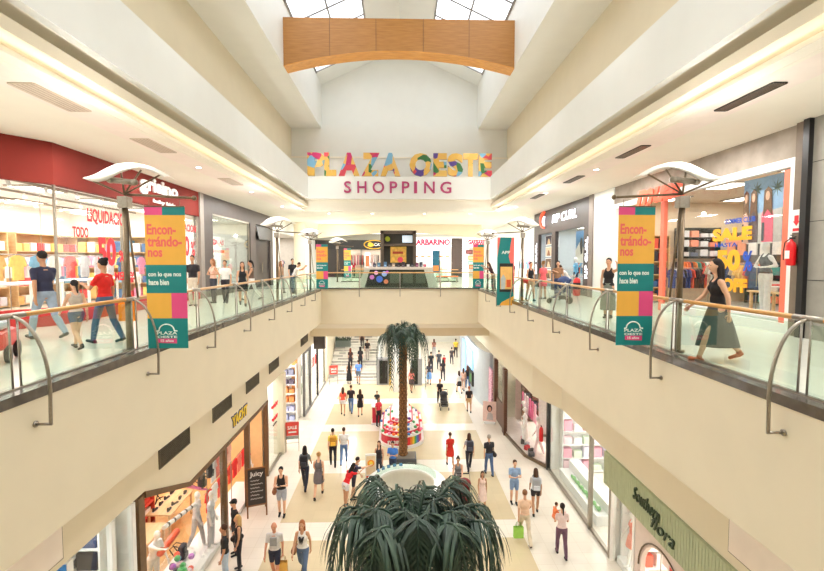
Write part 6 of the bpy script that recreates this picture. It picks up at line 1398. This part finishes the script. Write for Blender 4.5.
MB().box(-.05, .05, 29.1, 29.3, LZ, -3.6).build('dark_post', BLACK, t); MB().box(-.04, .02, 27.3, 32.5, LZ, LZ + .08).build('base_rail', GF, t); MB().box(-.05, -.04, 27.3, 32.5, LZ + .08, -3.5).build('glass_pane', GLASS, t)
front_garments(-6.0, 27.8, 32, LZ + 2.2, 9, [(226, 60, 60), (240, 240, 240), (236, 180, 180)], 'garment hanging in the last lower left window', 'garments in the last lower left window', PI / 2)
t = thing('hanging_sign', 'dark square box sign hanging over the far lower left walkway', 'sign', (-5.05, 28.2, -3.9)); MB().box(-.35, .35, -.2, .2, 0, .85).build('sign_box', cm(84, 76, 72), t, bevel=.02); MB().cyl((0, 0, .85), (0, 0, 1.95), .02).build('hanger', STEEL, t)
for i, (x_, y_, lb) in enumerate([(-5.0, 20.6, 'red and white easel sign by the cream pillar on the lower left'), (-4.75, 31.9, 'red and white easel sign at the foot of the far stairs')]):
    t = thing('easel_sign', lb, 'sign', (x_, y_, LZ), .2)
    MB().box(-.3, .3, -.02, .02, .72, 1.35).build('red_board', mat('sign_red_plain', C(232, 76, 66), .5), t); letters('lettering', 'SALE', WHITEP, (0, -.02, 1.1), (1, 0, 0), (0, 0, 1), t, w=.42, h=.16, bold=.03, ext=.006); MB().box(-.18, .18, -.026, -.02, .85, .92).build('white_bar', WHITEP, t)
    MB().box(-.3, .3, -.015, .015, .55, .7).build('grey_board', cm(150, 156, 150), t)
    for s in (-1, 1): MB().tube([(s * .27, 0, 1.3), (s * .29, -.12, 0)], .012, 6).tube([(s * .27, 0, 1.3), (s * .29, .2, 0)], .012, 6).build('leg', STEEL, t)
    MB().cyl((-.28, -.07, .4), (.28, -.07, .4), .01).build('crossbar', STEEL, t)

# ------------------------------------------------------------------ lower right shops
X = 6.2
t = thing('storefront', 'white glazed shop front with thin posts on the lower right', 'shop front', (X, 0, 0))
for y_ in (18.4, 14.2, 12.75): MB().box(-.03, .1, y_ - .05, y_ + .05, LZ, -3.9).build('window_post', BLACK if y_ > 18 else STEEL, t)
MB().box(.03, .04, 14.25, 18.35, LZ + .1, -3.9).build('glass_pane', GLASS, t); MB().box(.03, .04, 12.8, 14.15, LZ + .1, -3.9).build('glass_pane', GLASS, t); MB().box(0, .1, 12.8, 18.4, LZ, LZ + .1).build('sill', STEEL, t)
shell('white_shop', 6.35, 10.7, 12.7, 18.5, LZ, -3.8, K=7, back=1, lights=(1, 2), fm=LFLOOR)
t = thing('display_step', 'low white stepped display along the window of the white shop', 'display', (6.9, 15.9, LZ)); MB().box(-.4, .4, -1.6, 1.9, .013, .35).box(0, .4, -1.6, 1.9, .35, .7).build('step_block', WHITEP, t)
for i in range(7):
    o = thing('green_box', 'green rounded pack on the white stepped display', 'pack', (6.72, 14.7 + i * .36, LZ + .35), 0, 'green packs on the white steps'); MB().capsule((0, -.08, .07), (0, .1, .07), .07, .07).build('pack_body', cm(120, 184, 110), o, smooth=True); MB().box(-.02, .02, -.04, .06, .13, .16).build('pack_label', WHITEP, o)
for i in range(8):
    o = thing('flower_pot', 'small pot with pink or white blossom at the rear of the white shop', 'plant', (8.6 + .5 * (i % 2), 13.2 + i * .6, LZ + .012), 0, 'blossom pots in the white shop'); MB().lathe([(.1, 0), (.14, .3), (.12, .3)], n=14).build('pot', WHITEP, o)
    fo = MB(); rn = random.Random(i)
    for q in range(14): c = Vector((rn.uniform(-.16, .16), rn.uniform(-.16, .16), .5 + rn.uniform(-.1, .5))); fo.ell(c, .045, .045, .04, 6, 4)
    fo.build('blossom', cm(*[(236, 120, 150), (240, 240, 236), (150, 200, 120)][i % 3]), o); MB().cyl((0, 0, .3), (0, 0, .9), .008).build('stem', cm(90, 130, 80), o)
shelf_facing(6.7, 18.38, LZ, 2.6, 2.9, .35, 5, WHITEP, 'white shelves with pale pink and green packs on the end wall of the white shop', [(246, 214, 222), (214, 232, 208), (250, 250, 248), (226, 220, 240), (240, 170, 190)], 'pale pack on the end shelves of the white shop', 'packs on the end shelves', 6)
# splayed display window with mannequins (behind)
t = thing('storefront', 'angled brown framed display window between the brown door and the white shop', 'shop front', (0, 0, 0))
WN = wood_mat('dark_walnut', C(84, 54, 38), C(104, 70, 50))
pA, pB, pC = (5.27, 22.2), (5.55, 19.7), (6.2, 18.45)
for (xa, ya), (xb, yb) in ((pA, pB), (pB, pC)):
    MB().add([(xa, ya, LZ), (xb, yb, LZ), (xb, yb, LZ + .12), (xa, ya, LZ + .12), (xa + .12, ya, LZ), (xb + .12, yb, LZ), (xb + .12, yb, LZ + .12), (xa + .12, ya, LZ + .12)], [(0, 1, 2, 3), (7, 6, 5, 4), (3, 2, 6, 7)]).build('base_rail', BRONZE, t)
    MB().add([(xa + .05, ya, LZ + .12), (xb + .05, yb, LZ + .12), (xb + .05, yb, -3.9), (xa + .05, ya, -3.9)], [(0, 1, 2, 3)]).build('glass_pane', GLASS, t)
for (x_, y_) in (pA, (6.25, 18.55)): MB().box(x_ - .05, x_ + .07, y_ - .06, y_ + .06, LZ, -3.9).build('post', WN, t)
MB().box(5.25, 5.45, 22.4, 22.7, LZ, -3.85).build('brown_post', WN, t); MB().box(5.25, 5.45, 24.6, 24.9, LZ, -3.85).build('brown_post', WN, t); MB().box(5.35, 5.42, 22.7, 24.6, LZ, LZ + 1.3).build('brown_door_panel', WN, t); MB().box(5.37, 5.38, 22.7, 24.6, LZ + 1.3, -3.9).build('door_glass', GLASS, t)
shell('display_shop', 6.4, 10.7, 18.6, 24.5, LZ, -3.7, wm=mat('shop_blush_wall', C(226, 206, 196), .6), K=11, back=1, lights=(1, 2), fm=LFLOOR)
struct('floor_display', MB().add([(5.4, 22.2, LZ + .002), (5.65, 19.7, LZ + .002), (6.4, 18.6, LZ + .002), (6.4, 24.5, LZ + .002), (5.45, 24.5, LZ + .002), (5.4, 22.2, LZ + .1), (5.65, 19.7, LZ + .1), (6.4, 18.6, LZ + .1), (6.4, 24.5, LZ + .1), (5.45, 24.5, LZ + .1)], [(5, 6, 7, 8, 9), (0, 1, 6, 5), (1, 2, 7, 6), (4, 3, 2, 1, 0), (2, 3, 8, 7), (3, 4, 9, 8), (4, 0, 5, 9)]), mat('marble', C(220, 212, 204), .3, vary=.06))
person('mannequin in long white dress in the angled display window', 5.95, 20.9, 1.78, 80, 'stand', 'dress', (246, 244, 244), 'longskirt', (246, 244, 244), 'none', z=LZ + .1, fem=True, **MQ)
person('mannequin in pale pink suit in the angled display window, nearest', 6.2, 19.6, 1.78, 70, 'slow', 'long', (246, 222, 224), 'pants', (242, 216, 220), 'none', z=LZ + .1, fem=True, **MQ)
person('mannequin in brown coat and pale trousers farther in the display window', 6.15, 21.9, 1.78, 90, 'stand', 'long', (120, 80, 60), 'pants', (230, 200, 190), 'none', z=LZ + .1, fem=True, **MQ)
for i in range(6):
    o = MB().box(-.13, .13, -.09, .09, 0, .2).build('handbag', cm(*[(80, 80, 88), (50, 46, 50), (206, 40, 50), (150, 150, 156), (70, 60, 60), (226, 170, 180)][i]), bevel=.03, loc=(5.85 + .1 * (i % 2), 19.5 + .35 * i, LZ + .1), rz=.3 * i); tag(o, ('grey', 'black', 'red', 'silver', 'brown', 'pink')[i] + ' handbag on the floor of the angled display window', 'bag')
front_garments(6.9, 19.0, 24.0, LZ + 3.0, 9, [(236, 150, 170), (240, 190, 200), (210, 60, 50), (120, 84, 60), (246, 240, 238)], 'garment behind the angled display window', 'garments behind the angled window', -PI / 2, 1)
front_garments(6.7, 21.6, 24.3, LZ + 1.7, 6, [(236, 120, 160), (246, 190, 210), (250, 226, 230)], 'garment behind the angled display window', 'garments behind the angled window', -PI / 2, 1)
t = thing('spiral_fixture', 'dark metal fixture of rings and rails under the ceiling of the display shop', 'fixture', (6.7, 21.2, -4.1)); MB().tube([(.3 * math.cos(q * .5), -1.5 + q * .1, .18 * math.sin(q * .5)) for q in range(34)], .02, 6).build('coil', BRONZE, t); MB().cyl((0, -1.6, .2), (0, 2.0, .2), .03).build('rail', BLACK, t); MB().cyl((0, 0, .2), (0, 0, .4), .01).build('rod', BLACK, t)
shelf_facing(6.7, 24.38, LZ, 2.6, 3.0, .4, 5, WN, 'walnut shelves with handbags and pink boxes in the display shop', [(236, 150, 170), (90, 60, 50), (206, 50, 60), (240, 226, 222), (60, 56, 60)], 'pink, red or brown box on the walnut shelves', 'boxes on the walnut shelves', 6)
t = thing('hanging_drape', 'long white drape hanging behind the angled display window', 'drape', (6.55, 19.3, LZ + .1)); dm = MB(); vs = []
for zz in (.5, 2.9):
    for q in range(17): vs.append((.05 * math.sin(q * 1.6), q * .09, zz))
    for q in range(17): vs.append((.05 * math.sin(q * 1.6) + .015, q * .09, zz))
dm.add(vs, [(q, q + 1, q + 35, q + 34) for q in range(16)] + [(q + 17, q + 51, q + 52, q + 18) for q in range(16)]).build('cloth', cm(248, 236, 236), t, smooth=True); MB().cyl((0, -.1, 2.92), (0, 1.55, 2.92), .015).build('rod', STEEL, t)
t = thing('fire_extinguisher', 'red fire extinguisher by the dark post on the lower right', 'fire extinguisher', (6.02, 18.7, LZ + 1.1)); MB().lathe([(.02, 0), (.085, .01), (.09, .04), (.09, .5), (.07, .58), (.028, .64)], n=16).build('cylinder_body', cm(214, 24, 30, rough=.3), t, smooth=True); MB().box(-.015, .015, -.06, .06, .64, .69).build('valve_handle', BLACK, t); MB().box(.08, .2, -.03, .03, .2, .3).build('wall_bracket', STEEL, t)
# portrait easel
t = thing('poster_stand', 'pale poster stand with portrait of a dark-haired person on the lower right', 'sign', (4.85, 23.9, LZ), -.25)
MB().box(-.36, .36, -.02, .02, .1, 1.2).build('board', cm(246, 214, 206), t, bevel=.01); MB().prism([(-.16, .2), (.2, .2), (.16, .5), (.05, .6), (-.08, .58)], 'y', -.026, -.02).build('shoulders_picture', cm(206, 196, 196), t); MB().prism([(.0 + .14 * math.cos(q * PI / 8), .82 + .19 * math.sin(q * PI / 8)) for q in range(16)], 'y', -.03, -.024).build('hair_picture', cm(60, 40, 36), t); MB().prism([(.01 + .085 * math.cos(q * PI / 8), .78 + .13 * math.sin(q * PI / 8)) for q in range(16)], 'y', -.034, -.028).build('face_picture', cm(226, 170, 146), t)
MB().box(-.3, .3, -.15, .15, 0, .1).build('base', WHITEP, t)
# curved pale blue shop far right
t = thing('storefront', 'curved pale grey shop front with bright blue window on the far lower right', 'shop front', (0, 0, 0))
GB = mat('blue_grey_panel', C(188, 198, 206), .4, vary=.03); n = 10; cur = MB()
arc = [(5.45 - .75 * math.sin(q / n * PI / 2), 25.4 + (4.2 - 0) * 0 + 3.0 * (1 - math.cos(q / n * PI / 2))) for q in range(n + 1)] + [(4.72, 34), (4.72, 36)]
arc = [(5.42 - .6 * math.sin(q / n * PI / 2), 26.2 + 2.6 * (1 - math.cos(q / n * PI / 2))) for q in range(n + 1)] + [(4.82, 36)]
for (xa, ya), (xb, yb) in zip(arc, arc[1:]):
    cur.add([(xa, ya, LZ), (xb, yb, LZ), (xb, yb, -3.85), (xa, ya, -3.85), (xa + .1, ya, LZ), (xb + .1, yb, LZ), (xb + .1, yb, -3.85), (xa + .1, ya, -3.85)], [(0, 1, 2, 3), (7, 6, 5, 4)])
cur.build('curved_wall', GB, t); 
BG = mat('blue_glow', C(150, 200, 240), .3, emit=.8)
MB().box(4.74, 4.82, 29.2, 31.2, LZ + 1.6, -4.3).build('blue_window', BG, t); MB().box(4.74, 4.82, 32.5, 34, LZ + .2, -4.3).build('blue_window', BG, t); MB().box(4.7, 4.82, 28.9, 30.6, LZ + .6, LZ + 1.5).build('dark_screen', BLACK, t)
MB().box(4.69, 4.7, 29.2, 29.9, LZ + .8, LZ + 1.3).build('green_picture', cm(90, 150, 90), t)
t = thing('clothes_display', 'pink floral panel beside the brown door on the far lower right', 'display', (5.2, 25.5, LZ)); MB().box(0, .08, -.4, .5, .1, 2.6).build('panel', mat('floral', C(240, 170, 190), .6, vary=.5, scale=14), t); MB().box(-.05, .12, -.45, .55, 0, .1).build('base', WHITEP, t)
# green fascia shop
GRN = mat('sage_green', C(180, 188, 154), .6, vary=.03)
t = thing('shop_fascia', 'long sage green slatted fascia with cursive lettering on the lower right', 'shop sign', (5.95, 0, 0))
MB().box(0, .2, 4.0, 12.7, -4.86, -3.92).build('fascia_board', GRN, t)
sl = MB(); y_ = 4.05
while y_ < 12.65: sl.box(-.012, 0, y_, y_ + .07, -4.86, -3.92); y_ += .095
sl.build('vertical_slats', GRN, t); SG = mat('sign_dark_green', C(62, 78, 58), .5)
letters('lettering', 'Southern', SG, (-.015, 10.4, -4.24), (0, -1, 0.0), (0, 0, 1), t, w=1.15, h=.34, bold=-.004, ext=.04, shear=.35)
letters('lettering', 'flora', SG, (-.015, 9.7, -4.5), (0, -1, 0.0), (0, 0, 1), t, w=.9, h=.32, bold=.0, ext=.04, shear=.35)
PK = mat('pale_pink_wall', C(226, 208, 198), .6, vary=.02)
t = thing('storefront', 'pale front with arched opening below the sage green fascia', 'shop front', (6.2, 0, 0))
aw = [(4, LZ), (9.25, LZ), (9.25, LZ + .95)] + [(10.15 - .9 * math.cos(PI * q / 12), LZ + .95 + .9 * math.sin(PI * q / 12)) for q in range(1, 12)] + [(11.05, LZ + .95), (11.05, LZ), (11.35, LZ), (11.35, -4.86), (4, -4.86)]
MB().prism(aw, 'x', 0, .12).build('arched_wall', PK, t)
MB().tube([(-.02, 10.15 - .98 * math.cos(PI * q / 16), LZ + .95 + .98 * math.sin(PI * q / 16)) for q in range(17)], .02, 6).build('arch_moulding', BRONZE, t)
for y_ in (11.42, 12.66): MB().box(-.02, .1, y_ - .05, y_ + .05, LZ, -4.86).build('window_post', INW, t)
MB().box(.03, .04, 11.47, 12.6, LZ + .1, -4.86).build('glass_pane', GLASS, t)
shell('swimwear_shop', 6.45, 10.7, 3.5, 12.6, LZ, -4.0, K=8, back=1, lights=(1, 4), fm=LFLOOR)
person('mannequin in coral floral swimwear and white wrap under the green fascia', 6.55, 12.1, 1.62, 80, 'slow', 'tank', (236, 130, 110), 'skirt', (240, 150, 130), 'none', z=LZ + .2, fem=True, skin=None, **MQ)
t = thing('display_plinth', 'white plinth under the swimwear mannequin', 'plinth', (6.6, 12.1, LZ)); MB().box(-.27, .3, -.5, .45, .013, .2).build('plinth_block', WHITEP, t)
front_garments(6.7, 9.4, 10.9, LZ + 1.75, 5, [(236, 90, 80), (240, 130, 110), (70, 60, 90), (250, 236, 230)], 'swimwear hanging inside the arched opening', 'swimwear in the arch', -PI / 2)
front_garments(7.1, 11.1, 12.2, LZ + 1.9, 4, [(236, 110, 90), (250, 200, 180), (120, 160, 140)], 'swimwear hanging behind the plinth', 'swimwear behind the plinth', -PI / 2)
t = thing('wall_rail', 'steel rail behind the arched opening and window of the swimwear shop', 'rail', (6.8, 9.2, LZ)); MB().cyl((-.1, 0, 1.77), (-.1, 1.8, 1.77), .012).cyl((.3, 1.8, 1.92), (.3, 3.1, 1.92), .012).build('rail', STEEL, t); MB().cyl((-.1, 0, .012), (-.1, 0, 1.77), .014).cyl((-.1, 1.8, .012), (-.1, 1.8, 1.77), .014).cyl((.3, 1.8, .012), (.3, 1.8, 1.92), .014).cyl((.3, 3.1, .012), (.3, 3.1, 1.92), .014).build('upright', STEEL, t)

shelf_facing(6.7, 12.48, LZ, 2.6, 2.2, .35, 4, WHITEP, 'white shelves with coral swimwear on the end wall of the swimwear shop', [(236, 110, 90), (250, 200, 180), (240, 236, 230), (230, 150, 130)], 'folded coral swimwear on the end shelves of the swimwear shop', 'swimwear on the end shelves', 5)
# ------------------------------------------------------------------ ceiling fittings
for s, ys2, lb in ((1, (7.25, 11.2, 15.2, 19.4), 'right'), (-1, (7.6, 10.9, 16.0), 'left')):
    for i, y_ in enumerate(ys2):
        g = thing('ceiling_grille', 'flat air grille in the %s gallery ceiling, %s' % (lb, ('nearest', 'second', 'third', 'farthest')[i]), 'vent', (s * 6.12, y_, 4.475))
        dk = GRB if s > 0 else GRILLE; W2 = .11 if s > 0 else .2
        MB().box(-W2, W2, 0, 1.35, -.012, -.003).build('backing', dk if s > 0 else mat('grille_pale', C(206, 190, 172), .5), g)
        MB().box(-W2 - .02, -W2, 0, 1.35, -.02, 0).box(W2, W2 + .02, 0, 1.35, -.02, 0).box(-W2, W2, -.02, 0, -.02, 0).box(-W2, W2, 1.35, 1.37, -.02, 0).build('frame', dk if s > 0 else mat('grille_pale', C(206, 190, 172), .5), g)
        q = MB()
        for r_ in range(5): xx = -W2 + (r_ + .5) * 2 * W2 / 5; q.box(xx - .012, xx + .012, 0, 1.35, -.018, -.012)
        q.build('slats', BRONZE if s > 0 else mat('grille_slat', C(176, 158, 140), .5), g)
DL = mat('downlight_glow', (1, .96, .88), .5, emit=18, ecol=(1, .93, .8), vary=0)
def dl(x, y, z, grp, lb):
    g = thing('ceiling_light', lb, 'ceiling light', (x, y, z), group=grp); MB().cyl((0, 0, 0), (0, 0, -.025), .1, 20).build('trim_ring', WHITEP, g); MB().cyl((0, 0, -.025), (0, 0, -.03), .07, 16).build('lens', DL, g)
for s in (-1, 1):
    for y_ in (14.1, 19.0, 23.9): dl(s * 6.15, y_, 4.475, 'round downlights of the galleries', 'small round downlight in the gallery ceiling panel')
for x_ in (-4.3, -1.7, 1.5, 4.3): dl(x_, 27.6, 4.5, 'downlights over the bridge', 'small round downlight in the ceiling over the bridge')
